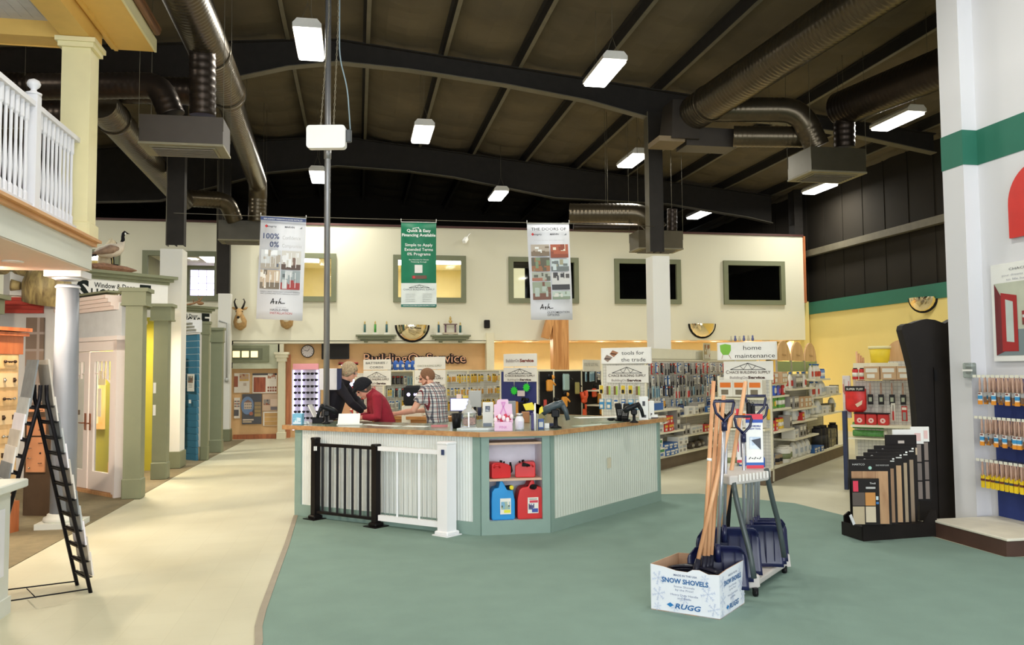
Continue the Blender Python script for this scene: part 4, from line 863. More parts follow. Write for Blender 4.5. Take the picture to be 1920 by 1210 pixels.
# monitor facing the clerk, on stand
q = onC(614, 790); t = thing('monitor', 'white backed monitor on a stand in front of the clerk in black', 'monitor', q+Vector((0, .25, 0)), CZ)
s_ = (q-CAM).dot(camF)/FPX
MB().box((0, 0, 78*s_), (34*s_, .04, 41*s_), bev=.006).build('screen_back', t, C_(224, 222, 226)); MB().box((21*s_, .015, 78*s_), (8*s_, .06, 41*s_)).build('side_bezel', t, C_(30, 40, 80)); MB().cyl((0, .02, .01), (0, .02, 58*s_), .018).build('stand', t, blkP); MB().box((0, .02, .01), (.22, .16, .02), bev=.006).build('foot', t, blkP)
q = onC(592, 792); t = thing('tablet', 'thin white tablet leaning on edge near the left counter end', 'tablet', q, CZ); b = MB(); b.bar((.02, .04, .005), (-.085, .04, .22), .2, .012, up=(1, 0, 0)); b.build('case', t, WHITE)
def scanner(px, py, label, sc=1.0, rz=0, m=None):
    q = onC(px, py); m = m or mat('scanner_black', (32, 34, 36), .3, var=.1); t = thing('barcode_scanner', label, 'scanner', q, CZ+rz)
    b = MB(); b.lathe([(.05*sc, 0), (.055*sc, .012), (.02*sc, .03), (.018*sc, .1*sc)], seg=16); b.box((0, 0, .13*sc), (.07*sc, .06*sc, .07*sc), bev=.01); b.build('stand', t, blkP)
    b = MB(); b.tube([(.12*sc, 0, .13*sc), (.08*sc, 0, .165*sc), (0, 0, .2*sc), (-.07*sc, 0, .22*sc)], [.03*sc, .036*sc, .034*sc, .03*sc], 12); b.build('head', t, m)
    b = MB(); b.tube([(-.05*sc, 0, .22*sc), (-.09*sc, 0, .15*sc), (-.11*sc, 0, .07*sc)], [.028*sc, .022*sc, .02*sc], 10); b.build('handle', t, m)
    return t
scanner(612, 795, 'black scanner on the counter in front of the grey pipe', 1.0, .3)
cbox('card_terminal', 585, 606, 783, 794, 'black card terminal with cables at the left of the counter', 'card terminal', blkP, .14)
q = onC(653, 797); t = thing('paper_binder', 'open white binder lying tilted beside the hands at the counter', 'binder', q, CZ+.1)
b = MB(); b.box((0, .09, .06), (.26, .012, .2), R=Matrix.Rotation(-.9, 3, 'X')); b.build('cover', t, WHITE); b = MB(); b.box((.02, -.02, .008), (.3, .1, .012)); b.build('pages', t, C_(232, 232, 226))
def sheet(px, py, w_, d_, rz, label, m=WHITE, zz_=0, group=None, name='paper_sheet'):
    q = onC(px, py); o = MB().box((0, 0, .0015), (w_, d_, .003)).build(name, None, m); o.location = q+Vector((0, 0, .0005+zz_)); o.rotation_euler = (0, 0, rz); tag(o, label, 'paper', group); return o
aL = math.atan2(dL.y, dL.x); aR = math.atan2(dR.y, dR.x)
sheet(726, 799, .35, .12, aL, 'white paper sheet on the counter below the man in maroon'); sheet(781, 800, .3, .14, aL+.1, 'white paper sheet on the counter below the plaid shirt'); sheet(694, 797, .2, .1, aL-.2, 'small paper slip under the writing hands')
q = onC(824, 801); o = MB().box((0, 0, .013), (.19, .006, .024)).build('product_strip', None, C_(204, 120, 120)); o.location = q; o.rotation_euler = (0, 0, CZ+.1); tag(o, 'small red and white label strip standing on the counter left of the black cup', 'label strip')
def cone_(name, px, yb, yt, rb_, rt, label, cat, m):
    q = onC(px, yb); h = pxm(yb-yt, q); o = MB().lathe([(rb_*.2, 0), (rb_, .002), (rt, h), (rt*.9, h), (rb_*.85, .02)], seg=20).build(name, None, m); o.location = q+Vector((0, rb_, 0)); tag(o, label, cat); return o
cone_('pen_cup', 857, 804, 776, .045, .058, 'black cup standing left of the glass lantern', 'cup', blkP)
q = onC(870, 790); q = q+Vector((0.0, .35, 0)); t = thing('monitor', 'lit monitor with blue bezel behind the glass lantern', 'monitor', q, CZ); s_ = (q-CAM).dot(camF)/FPX
MB().box((0, .02, 28*s_), (40*s_, .03, 25*s_), bev=.005).build('casing', t, C_(92, 92, 150)); MB().box((0, .003, 28*s_), (37*s_, .004, 22*s_)).build('screen', t, mat('lit_screen', (206, 208, 240), .4, var=0, emit=.6)); MB().box((0, .03, 8*s_), (.05, .04, 16*s_)).build('stand', t, blkP); MB().box((0, .03, .005), (.2, .14, .01)).build('foot', t, blkP); MB().box((-3*s_, .0, 43.5*s_), (9*s_, .01, 8*s_)).build('note', t, C_(240, 210, 200)); MB().box((10*s_, .0, 42.5*s_), (11*s_, .01, 5*s_)).build('note', t, C_(226, 196, 80))
q = onC(897, 790); t = thing('cash_monitor', 'grey backed screen with dark blue mug right of the lit monitor', 'monitor', q+Vector((0, .3, 0)), CZ); MB().box((0, 0, .27), (.17, .04, .22), bev=.01).build('screen_back', t, C_(176, 176, 172)); MB().cyl((0, 0, .0), (0, 0, .17), .02).build('stand', t, blkP)
o = cone_('mug', 902, 781, 762, .03, .032, 'dark navy mug left of the tall white brochure box', 'mug', C_(34, 40, 74)); o.location.y += .12; o.location.z = CT+.001
# glass lantern
q = onC(879, 806); t = thing('gumball_lantern', 'clear glass candy lantern with white base and lid left of the white brochure box', 'candy jar', q, CZ+.0); clr = mat('clear_acrylic', (230, 236, 236), .05, trans=.9, var=0)
MB().box((0, .06, .015), (.17, .12, .02), bev=.008).build('base', t, C_(206, 208, 206)); MB().box((0, .06, .1), (.155, .11, .145), bev=.01).build('glass_body', t, clr); MB().box((0, .06, .085), (.13, .09, .085), bev=.015).build('candies', t, mat('candy_fill', (190, 140, 124), .6, var=.4, scale=60)); b = MB(); b.lathe([(.085, .175), (.075, .2), (.03, .23), (.035, .25), (.012, .28), (.02, .3), (.004, .32)], (0, .06, 0), 20); b.build('lid', t, mat('clear_lid', (226, 226, 222), .1, trans=.5, var=0)); MB().box((0, -.002, .1), (.012, .01, .19)).build('chrome_strip', t, mat('chrome', (240, 240, 240), .1, 1))
q = onC(896, 808); o = MB().prism([(-.22, 0), (-.17, -.03), (.12, -.03), (.24, .05), (.2, .09), (-.2, .08)], (0, 0, 0), (1, 0, 0), (0, 1, 0), .022).build('clipboard_tray', None, C_(206, 214, 214)); o.location = q+Vector((.0, .05, .001)); o.rotation_euler = (0, 0, CZ-.05); tag(o, 'pale grey flat tray under the white brochure box at the counter edge', 'tray')
cbox('brochure_holder', 905, 925, 755, 801, 'tall white brochure box with dark photo, left of the pink ribbon display', 'brochure holder', WHITE, .06, lambda P, W, H: (P.rect(W*.25, H*.62, W*.7, H*.85, C_(70, 78, 100)), P.photo(W*.28, H*.64, W*.66, H*.82, [C_(120, 130, 150), C_(60, 66, 90), C_(200, 206, 214)], 5, 2), P.rect(W*.05, H*.02, W*.85, H*.16, C_(130, 142, 160))))
q = onC(944, 809); t = thing('ribbon_display', 'pink cardboard counter display with awareness ribbon and red wrapped candies', 'counter display', q, CZ); pk = C_(232, 196, 222); s_ = (q-CAM).dot(camF)/FPX
MB().box((0, .07, 8.5*s_), (34*s_, .12, 17*s_), bev=.003).build('tray', t, pk)
b = MB(); ho = [(-18, 14), (18, 14), (16, 50), (9.5, 50), (9.5, 57), (8, 59), (-8, 59), (-12, 57), (-13, 50), (-18, 49)]; b.prism([(x*s_, z*s_) for x, z in ho], (0, .14, 0), (1, 0, 0), (0, 0, 1), .006); b.build('header_card', t, pk)
m_ = MB(); P = Pr(m_, (0, .129, 0), (1, 0, 0), (0, 0, 1)); rbn = C_(214, 140, 200); P.line(-9*s_, 24*s_, 3*s_, 52*s_, .012, rbn); P.line(8*s_, 24*s_, -3*s_, 52*s_, .012, rbn); P.line(-4*s_, 53*s_, 4*s_, 53*s_, .014, rbn); m_.build('ribbon_emblem', t, rbn)
m_ = MB(); P = Pr(m_, (0, .008, 0), (1, 0, 0), (0, 0, 1)); P.text('PINK', 0, 5*s_, 7*s_, C_(206, 130, 190), 'c'); m_.build('lettering', t, rbn)
for k in range(9): b = MB(); x = (-15+k*3.8)*s_; b.sphere((x, .05+.03*(k % 2), (21+3*(k % 3))*s_), .022, C_(206, 60, 84) if k % 2 else C_(244, 226, 232), 8, (1, .7, 1.3)); b.build('wrapped_candy', t, redP)
q = onC(976, 807); t = thing('white_jar', 'white jar with metal lid right of the pink ribbon display', 'jar', q+Vector((0, .05, 0))); b = MB(); b.lathe([(.04, 0), (.048, .01), (.05, .11), (.035, .14), (.03, .15)], seg=20); b.build('body', t, C_(234, 234, 240)); b = MB(); b.lathe([(.034, .15), (.036, .175), (.03, .178)], seg=20); b.build('lid', t, mat('tin_lid', (200, 200, 196), .3, .8)); m_ = MB(); m_.box((0, -.051, .06), (.05, .003, .07)); m_.build('label', t, C_(214, 210, 226))
cbox('cardboard_box', 978, 993, 773, 793, 'brown cardboard box behind the white jar', 'box', C_(176, 122, 78), .1)
q = onC(966, 789); t = thing('laptop', 'grey laptop lid standing behind the pink display', 'laptop', q+Vector((0, .3, 0)), CZ); MB().box((0, 0, .14), (.13, .012, .2), bev=.004).build('screen_back', t, C_(150, 150, 156)); MB().box((0, -.05, .012), (.13, .14, .016)).build('base', t, C_(120, 120, 124))
q = onC(1004, 808); t = thing('tube_stand', 'white tube with yellow flag beside the purple carton', 'tube', q+Vector((0, .02, 0))); MB().cyl((0, 0, 0), (0, 0, .29), .012).build('tube', t, WHITE); b = MB(); b.prism([(-.13, .28), (-.1, .215), (.02, .22), (.08, .26), (.09, .2), (.04, .17), (.05, .25), (-.03, .3)], (0, .0, 0), (1, 0, 0), (0, 0, 1), .008); b.build('flag', t, C_(232, 210, 50))
cbox('carton', 996, 1006, 776, 806, 'narrow purple carton standing behind the white tube', 'box', C_(70, 66, 120), .08); cbox('tin_can', 1009, 1020, 786, 805, 'small blue and white tin right of the white tube', 'tin', C_(70, 96, 150), .06, lambda P, W, H: P.rect(W*.15, H*.2, W*.85, H*.7, C_(210, 214, 206)))
cbox('product_box', 1011, 1022, 771, 786, 'olive labelled packet stack behind the blue tin', 'box', C_(150, 140, 90), .05); cbox('sticky_note_pad', 1021, 1030, 794, 804, 'small white card right of the blue tin', 'card', WHITE, .02); cbox('receipt_spike', 1000, 1004, 770, 782, 'small white tag behind the purple carton', 'card', C_(224, 210, 214), .02)
scanner(1042, 803, 'large grey scanner head on black stand left of the open countertop', 1.25, PI-.15, mat('scanner_grey', (66, 78, 84), .35)); cbox('stapler', 1022, 1040, 794, 800, 'dark blue stapler at the foot of the large scanner', 'stapler', C_(30, 40, 76), .04)
sheet(1122, 783, .62, .22, .1, 'stack of white papers toward the back of the open countertop'); sheet(1108, 798, .5, .16, aR-.15, 'flat translucent paper sheet on the open countertop', C_(170, 186, 170)); sheet(1135, 792, .35, .2, aR, 'dull green counter mat under the mouse', C_(124, 134, 108))
q = onC(1147, 789); o = MB().sphere((0, 0, .012), .05, None, 14, (1.1, .6, .36)).build('computer_mouse', None, blkP); o.location = q+Vector((0, .02, .005)); tag(o, 'black computer mouse on the open countertop', 'mouse')
def keypad(px, py, label, rz):
    q = onC(px, py); t = thing('card_terminal', label, 'card terminal', q, CZ+rz); R_ = Matrix.Rotation(-.35, 3, 'X')
    MB().box((0, .03, .12), (.085, .035, .21), R=R_, bev=.012).build('casing', t, blkP); b = MB()
    for k in range(4):
        for j in range(3): b.box(R_@Vector((-.022+.022*j, -.02, -.05+.02*k))+Vector((0, .03, .12)), (.015, .004, .012), C_(130, 130, 130), R=R_)
    b.build('keys', t, WHITE); MB().box((0, .04, .015), (.09, .09, .03), bev=.01).build('foot', t, blkP)
keypad(1163, 790, 'upright black keypad terminal right of the mouse', .3); keypad(1172, 791, 'second black keypad terminal leaning beside the first', -.5)
scanner(1189, 793, 'black scanner with bright top left of the white brochures', 1.0, PI)
cbox('brochure_holder', 1199, 1216, 744, 788, 'white brochure holder with small photo at the right end of the counter', 'brochure holder', WHITE, .05, lambda P, W, H: (P.rect(W*.35, H*.6, W*.65, H*.8, C_(70, 70, 76)), P.rect(W*.25, H*.1, W*.75, H*.22, C_(90, 90, 96))))
cbox('brochure_holder', 1217, 1227, 752, 785, 'small white card holder at the far right end of the counter', 'brochure holder', WHITE, .04, lambda P, W, H: P.rect(W*.3, H*.15, W*.6, H*.3, C_(80, 80, 84))); cbox('business_card_box', 1221, 1234, 778, 785, 'tiny white and dark card box at the far right counter corner', 'box', WHITE, .05, lambda P, W, H: P.rect(0, 0, W, H*.3, C_(70, 44, 44)))
q = atZ(765, 797, .9)+Vector((.2, 1.5, 0)); t = thing('work_desk', 'low wooden desk inside the counter behind the men', 'desk', (q.x, q.y, 0), aL)
wd_ = wood('desk_oak', (150, 100, 50), (180, 128, 72), scale=2, stretch=(6, 1, 1)); MB().box((0, 0, .93), (1.6, .5, .05)).build('desktop', t, wd_); MB().box((0, 0, .45), (1.5, .42, .9)).build('cabinet', t, wd_)
# ============================================================ PEOPLE
skinM = mat('skin', (224, 168, 140), .55, var=.05, scale=12); skin2 = mat('skin_ruddy', (214, 150, 126), .55, var=.06, scale=12)
def plaid():
    m = mat('plaid_cotton', (214, 212, 206), .85, var=0); nt = m.node_tree; N = nt.nodes; L = nt.links; tc = N.new('ShaderNodeTexCoord'); sp = N.new('ShaderNodeSeparateXYZ'); L.new(tc.outputs['Object'], sp.inputs[0])
    def stripe(src, scale, pts):
        a = N.new('ShaderNodeMath'); a.operation = 'MULTIPLY'; a.inputs[1].default_value = scale; f = N.new('ShaderNodeMath'); f.operation = 'FRACT'; L.new(src, a.inputs[0]); L.new(a.outputs[0], f.inputs[0])
        r = N.new('ShaderNodeValToRGB'); r.color_ramp.interpolation = 'CONSTANT'; e = r.color_ramp.elements; e[0].position = 0; e[0].color = (1, 1, 1, 1); e[1].position = pts[0][0]; e[1].color = (*lin(pts[0][1]), 1)
        for p, c in pts[1:]: q = e.new(p); q.color = (*lin(c), 1)
        L.new(f.outputs[0], r.inputs[0]); return r.outputs[0]
    s1 = stripe(sp.outputs[0], 15, [(.25, (150, 60, 70)), (.38, (255, 255, 255)), (.55, (120, 124, 140)), (.75, (255, 255, 255))]); s2 = stripe(sp.outputs[2], 15, [(.3, (160, 80, 88)), (.4, (255, 255, 255)), (.6, (140, 144, 158)), (.78, (255, 255, 255))])
    mx = N.new('ShaderNodeMixRGB'); mx.blend_type = 'MULTIPLY'; mx.inputs[0].default_value = 1; L.new(s1, mx.inputs[1]); L.new(s2, mx.inputs[2])
    m2 = N.new('ShaderNodeMixRGB'); m2.blend_type = 'MULTIPLY'; m2.inputs[0].default_value = 1; m2.inputs[2].default_value = (*lin((206, 204, 198)), 1); L.new(mx.outputs[0], m2.inputs[1]); L.new(m2.outputs[0], N['Principled BSDF'].inputs['Base Color']); return m
def loft(b, secs, seg=18, m=None):            # secs: (centre, rx, ry, tangent) with the x axis across the body
    i = len(b.v)
    for c, rx, ry, t in secs:
        c = Vector(c); t = Vector(t).normalized(); x = Vector((1, 0, 0)); x = (x-t*x.dot(t)).normalized(); y = t.cross(x)
        for j in range(seg): a = 2*PI*j/seg; b.v.append(tuple(c+x*math.cos(a)*rx+y*math.sin(a)*ry))
    n = len(secs)
    for k in range(n-1):
        for j in range(seg): b.face([i+k*seg+j, i+k*seg+(j+1) % seg, i+(k+1)*seg+(j+1) % seg, i+(k+1)*seg+j], m, True)
    b.face([i+j for j in range(seg-1, -1, -1)], m, True); b.face([i+(n-1)*seg+j for j in range(seg)], m, True)
def remesh(o, v, sm=6):
    r = o.modifiers.new('r', 'REMESH'); r.mode = 'VOXEL'; r.voxel_size = v; r.use_smooth_shade = True
    s = o.modifiers.new('s', 'SMOOTH'); s.factor = .5; s.iterations = sm; return o
def hand(b, wr, d, up, side, curl=.5):        # wrist, pointing direction, back-of-hand direction, side of the thumb
    wr = Vector(wr); d = Vector(d).normalized(); up = Vector(up); up = (up-d*up.dot(d)).normalized(); s = d.cross(up)*side
    b.tube([wr-d*.01, wr+d*.03, wr+d*.07, wr+d*.09], [.026, .032, .034, .028], 10)
    b.tube([wr+d*.02+s*.012, wr+d*.085+s*.024], [.018, .013], 8); b.tube([wr+d*.02-s*.012, wr+d*.085-s*.024], [.018, .013], 8)
    for k, (o_, ln) in enumerate(((-.03, .062), (-.01, .078), (.01, .083), (.03, .075))):
        p = wr+d*.085-s*(-o_); q = p+d*ln*.45-up*ln*.1*curl*2; r = q+(d*(1-curl*.5)-up*curl).normalized()*ln*.32; e = r+(d*(1-curl)-up*curl*1.4).normalized()*ln*.26
        b.tube([p, q, r, e], [.0095, .009, .0085, .007], 8)
    p = wr+d*.025+s*.028; q = p+(d*.6+s*.8).normalized()*.035; b.tube([p-s*.01, q, q+(d*.9+s*.25-up*.3).normalized()*.04], [.014, .011, .009], 8)
def person(label, loc, rz, S, sk, shirt, pants, J, hair, sleeve=1.0, extra=None):
    t = thing('person', label, 'person', loc, rz)
    V = lambda *a: Vector(a)*S
    pel, wai, che, sho, nek, hd = [V(*J[k]) for k in ('pel', 'wai', 'che', 'sho', 'nek', 'hd')]
    def torso(b, e=0, top=True):
        loft(b, [(pel-V(0, 0, .08), .15*S+e, .11*S+e, (0, 0, 1)), (pel, .17*S+e, .12*S+e, (0, 0, 1)), (wai, .15*S+e, .115*S+e, che-pel), (che, .175*S+e, .125*S+e, sho-wai), (che.lerp(sho, .6), .18*S+e, .115*S+e, sho-che), (sho, .15*S+e, .08*S+e, nek-che), (nek, .065*S+e*.8, .065*S+e*.8, hd-nek)])
    def arm(b, sgn, e=0, to=1.0):
        s = sho+Vector((sgn*.165*S, 0, -.01)); el = V(*J['elL' if sgn < 0 else 'elR']); wr = V(*J['wrL' if sgn < 0 else 'wrR'])
        if to >= 1: b.tube([sho+Vector((sgn*.1*S, 0, 0)), s, s.lerp(el, .5), el, el.lerp(wr, .4), wr], [.062*S+e, .064*S+e, .05*S+e, .042*S+e, .04*S+e, (.026*S+e)], 12)
        else: b.tube([sho+Vector((sgn*.1*S, 0, 0)), s, s.lerp(el, .5), s.lerp(el, to)], [.064*S+e, .066*S+e, .056*S+e*1.4, .054*S+e*1.8], 12)
    def leg(b, sgn, e=0, foot=True):
        h = pel+Vector((sgn*.085*S, 0, -.04)); k = Vector((sgn*.1*S+J.get('fx', 0), .02, .5*S)); a = Vector((sgn*.11*S+J.get('fx', 0), -.02, .09*S)); b.tube([h, h.lerp(k, .5), k, k.lerp(a, .35), a], [.095*S+e, .078*S+e, .056*S+e, .054*S+e, .036*S+e*1.6], 12)
        if foot: b.tube([a-Vector((0, .04, .05)), a+Vector((0, .06, -.06)), a+Vector((0, .16, -.065))], [.035, .036, .022], 10)
    dh = (Vector(J['look'])).normalized(); up = Vector((0, 0, 1)); x = dh.cross(up).normalized(); uh = x.cross(dh)
    RH = Matrix((x, dh, uh)).transposed()
    H = lambda a, b_, c: hd+RH@(Vector((a, b_, c))*S)
    b = MB(); torso(b)
    for s in (-1, 1):
        arm(b, s); leg(b, s); k = 'L' if s < 0 else 'R'; wr = V(*J['wr'+k]); el = V(*J['el'+k]); hand(b, wr, J.get('hd'+k, tuple(wr-el)), J.get('up'+k, (0, 0, 1)), -s if False else s*-1)
    b.tube([nek-V(0, .02, .04), nek.lerp(hd, .5), H(0, -.02, -.02)], [.062*S, .054*S, .055*S], 14)
    b.sphere(H(0, -.01, .025), .1*S, None, 20, (.76, .98, .98), RH); b.sphere(H(0, .03, -.035), .07*S, None, 16, (.84, .9, 1.15), RH)
    b.tube([H(0, .085, .035), H(0, .103, .005), H(0, .112, -.018), H(0, .09, -.026)], [.008*S, .011*S, .015*S, .008*S], 8)
    b.sphere(H(0, .07, -.095), .024*S, None, 10, (1.1, .9, .9), RH); b.tube([H(-.045, .068, .03), H(0, .088, .036), H(.045, .068, .03)], .01*S, 8)
    b.tube([H(-.022, .083, -.055), H(0, .092, -.053), H(.022, .083, -.055)], .0085*S, 8)
    for s in (-1, 1): b.sphere(H(s*.078, -.005, .0), .03*S, None, 10, (.35, .7, 1.05), RH)
    remesh(b.build('body', t, sk), .0075, 3)
    b = MB(); torso(b, .014)
    for s in (-1, 1): arm(b, s, .012, sleeve)
    # collar
    b.tube([nek+RH@Vector((.07*S*math.cos(a), .07*S*math.sin(a), .0)) for a in [2*PI*k/12 for k in range(12)]], .016*S, 8, closed=True)
    o = remesh(b.build('shirt', t, shirt), .011, 4)
    b = MB(); loft(b, [(pel-V(0, 0, .1), .155*S+.015, .115*S+.015, (0, 0, 1)), (pel+V(0, 0, .04), .165*S+.01, .122*S+.012, (0, 0, 1))])
    for s in (-1, 1): leg(b, s, .014, False)
    remesh(b.build('trousers', t, pants), .014, 3)
    for s in (-1, 1):
        a = Vector((s*.11*S+J.get('fx', 0), -.02, .0)); b = MB(); b.tube([a+Vector((0, -.07, .045)), a+Vector((0, .02, .05)), a+Vector((0, .13, .036)), a+Vector((0, .19, .032))], [.036, .046, .045, .026], 12); b.box(a+Vector((0, .055, .008)), (.085, .27, .014), bev=.005); remesh(b.build('shoe', t, blkP), .01, 2)
    for s in (-1, 1): MB().sphere(H(s*.032, .083, .012), .0105*S, BLACK, 8).build('eye', t, BLACK)
    if extra: extra(t, H, RH, S)
    return t
def hairshell(t, H, RH, S, m, thick=.012, low=-.02, front=.03, name='hair', bump=0):
    b = MB(); n = 24; R = .1*S+thick; rows = 9; i = 0
    for r in range(rows+1):
        for j in range(n):
            az = 2*PI*j/n; fr = max(0, math.sin(az)); lowz = low+(.06+front)*fr**2; ph = PI/2-(PI/2-math.asin(max(-.9, min(.95, (lowz-.025)*S/R))))*r/rows
            q = Vector((R*.78*math.cos(ph)*math.cos(az), R*.99*math.cos(ph)*math.sin(az), R*.99*math.sin(ph)))/S
            b.v.append(tuple(H(q.x, q.y-.01, q.z+.025)))
    for r in range(rows):
        for j in range(n): b.face([r*n+j, (r+1)*n+j, (r+1)*n+(j+1) % n, r*n+(j+1) % n], None, True)
    o = b.build(name, t, m); s = o.modifiers.new('s', 'SOLIDIFY'); s.thickness = thick*1.3; s.offset = 0; return o
def glasses(t, H, S, m=BLACK):
    b = MB()
    for s in (-1, 1):
        b.tube([H(s*.034+.024*math.cos(a), .098, .012+.017*math.sin(a)) for a in [2*PI*k/12 for k in range(12)]], .0022, 5, closed=True)
        b.tube([H(s*.058, .096, .018), H(s*.078, .05, .018), H(s*.08, -.01, .012)], .0022, 5)
    b.tube([H(-.01, .1, .014), H(.01, .1, .014)], .0022, 5); b.build('glasses', t, m)
def stand(px, d, up=0): q = atD(px, 700, d); return Vector((q.x, q.y, 0))
# man in maroon jacket and flat cap, writing, facing left
maroon = mat('maroon_fleece', (146, 28, 46), .9, var=.12, scale=14, bump=.25, bscale=60)
def ex2(t, H, RH, S):
    cap = mat('charcoal_wool_cap', (34, 34, 38), .95, var=.2, scale=60, bump=.3, bscale=200)
    hairshell(t, H, RH, S, mat('grey_brown_hair', (96, 84, 72), .9, var=.2, scale=80), .006, -.06, .1)
    hairshell(t, H, RH, S, cap, .022, .0, .02, 'flat_cap')
    b = MB(); b.sphere(H(0, .03, .085), .1*S, None, 18, (.9, 1.15, .38), RH@Matrix.Rotation(-.25, 3, 'X')); b.sphere(H(0, .095, .05), .06*S, None, 14, (1.0, .75, .16), RH@Matrix.Rotation(-.4, 3, 'X')); o = b.build('cap_crown', t, cap)
man2 = person('man in maroon jacket and black flat cap bending over papers at the counter', stand(729, 10.75), math.radians(99), .97, skin2, maroon, mat('dark_trousers', (44, 44, 52), .9),
    dict(pel=(0, 0, .93), wai=(0, .04, 1.08), che=(0, .12, 1.27), sho=(0, .19, 1.43), nek=(0, .26, 1.49), hd=(0, .335, 1.535), look=(0, .75, -.62), elL=(-.27, .2, 1.17), wrL=(-.12, .36, 1.17), elR=(.27, .2, 1.17), wrR=(.12, .38, 1.165), hdL=(.25, 1, -.25), hdR=(-.25, 1, -.25)), None, 1.0, ex2)
# man in plaid shirt, balding with glasses and beard, seen from behind left
def ex3(t, H, RH, S):
    hairshell(t, H, RH, S, mat('cropped_brown_hair', (128, 92, 66), .95, var=.2, scale=90), .004, -.05, .12); glasses(t, H, S, mat('glasses_bronze', (84, 54, 40), .4))
    b = MB(); b.tube([H(-.066, .02, -.045), H(-.05, .075, -.085), H(0, .092, -.1), H(.05, .075, -.085), H(.066, .02, -.045)], [.012*S, .022*S, .026*S, .022*S, .012*S], 10); b.build('beard', t, mat('brown_beard', (132, 84, 60), .95, var=.2, scale=80))
man3 = person('bald man in plaid short sleeved shirt and glasses working behind the counter', stand(822, 10.9), math.radians(48), 1.0, skinM, plaid(), mat('khaki_trousers', (110, 98, 76), .9),
    dict(pel=(0, 0, .95), wai=(0, .02, 1.1), che=(0, .05, 1.3), sho=(0, .09, 1.475), nek=(0, .13, 1.535), hd=(-.0, .185, 1.625), look=(-.6, .8, -.38), elL=(-.28, .2, 1.2), wrL=(-.3, .46, 1.16), elR=(.27, .2, 1.2), wrR=(.1, .46, 1.17)), None, .62, ex3)
# clerk in black jacket, grey blond hair, leaning over from the left
def ex1(t, H, RH, S):
    hairshell(t, H, RH, S, mat('grey_blond_hair', (176, 156, 124), .9, var=.35, scale=45, bump=.9, bscale=90), .01, -.075, .085); glasses(t, H, S, mat('glasses_silver', (150, 140, 140), .3))
man1 = person('tall clerk with grey blond hair and black jacket reaching toward the customer', stand(622, 11.25), math.radians(-100), 1.06, skinM, mat('black_jacket', (36, 34, 40), .8, var=.15), mat('black_trousers', (30, 30, 34), .9),
    dict(pel=(0, -.02, .95), wai=(0, .0, 1.1), che=(0, .05, 1.3), sho=(0, .12, 1.45), nek=(0, .17, 1.51), hd=(0, .22, 1.61), look=(.1, .9, -.35), elL=(-.2, .3, 1.22), wrL=(-.1, .42, 1.11), elR=(.24, .3, 1.22), wrR=(.14, .42, 1.11), hdL=(.2, 1, -.2), hdR=(-.1, 1, -.2)), None, 1.0, ex1)
# ============================================================ SNOW SHOVEL CARTON AND RACK
A_, B_, C2 = atZ(1221, 1143, .008), atZ(1350, 1163, .008), atZ(1396, 1132, .008); D_ = A_+C2-B_
cbx = thing('shovel_carton', 'open white SNOW SHOVELS carton printed with snowflakes on the green carpet', 'carton', B_)
cardM = mat('white_carton', (226, 230, 236), .8, var=.02); kraft = mat('kraft_inside', (190, 154, 124), .85)
def wall_(p, q, prof):
    b = MB(); p = p-B_; q = q-B_; n = Vector((-(q-p).y, (q-p).x, 0)).normalized()*.006; k = len(prof)
    for off in (Vector((0, 0, 0)), n):
        for t_, h in prof: b.v.append(tuple(p.lerp(q, t_)+off)); b.v.append(tuple(p.lerp(q, t_)+off+Vector((0, 0, h))))
    for j in range(k-1):
        b.face([2*j, 2*j+2, 2*j+3, 2*j+1], cardM); b.face([2*k+2*j+1, 2*k+2*j+3, 2*k+2*j+2, 2*k+2*j], kraft); b.face([2*j+1, 2*j+3, 2*k+2*j+3, 2*k+2*j+1], kraft)
    b.build('side', cbx, cardM)
H0 = .312
wall_(A_, B_, [(0, H0+.01), (.2, H0), (.38, H0-.018), (.55, H0-.02), (.62, H0), (.72, H0+.004), (.85, H0-.018), (1, H0-.012)]); wall_(B_, C2, [(0, H0-.012), (.3, H0-.002), (1, H0)]); wall_(C2, D_, [(0, H0), (.5, H0+.01), (1, H0)]); wall_(D_, A_, [(0, H0), (1, H0+.01)])
b = MB(); b.prism([((p-B_).x, (p-B_).y) for p in (A_, B_, C2, D_)], (0, 0, 0), (1, 0, 0), (0, 1, 0), .006); b.build('bottom', cbx, kraft)
ink = C_(40, 100, 158); pale = C_(196, 206, 226); ink2 = C_(88, 104, 140)
def flake(P, x, y, r, l=1):
    for k in range(6):
        a = PI*k/3+.3; P.line(x, y, x+r*math.cos(a), y+r*math.sin(a), r*.08, pale, l)
        for f in (.45, .75):
            for s in (-.7, .7): P.line(x+r*f*math.cos(a), y+r*f*math.sin(a), x+r*f*math.cos(a)+r*.28*math.cos(a+s), y+r*f*math.sin(a)+r*.28*math.sin(a+s), r*.06, pale, l)
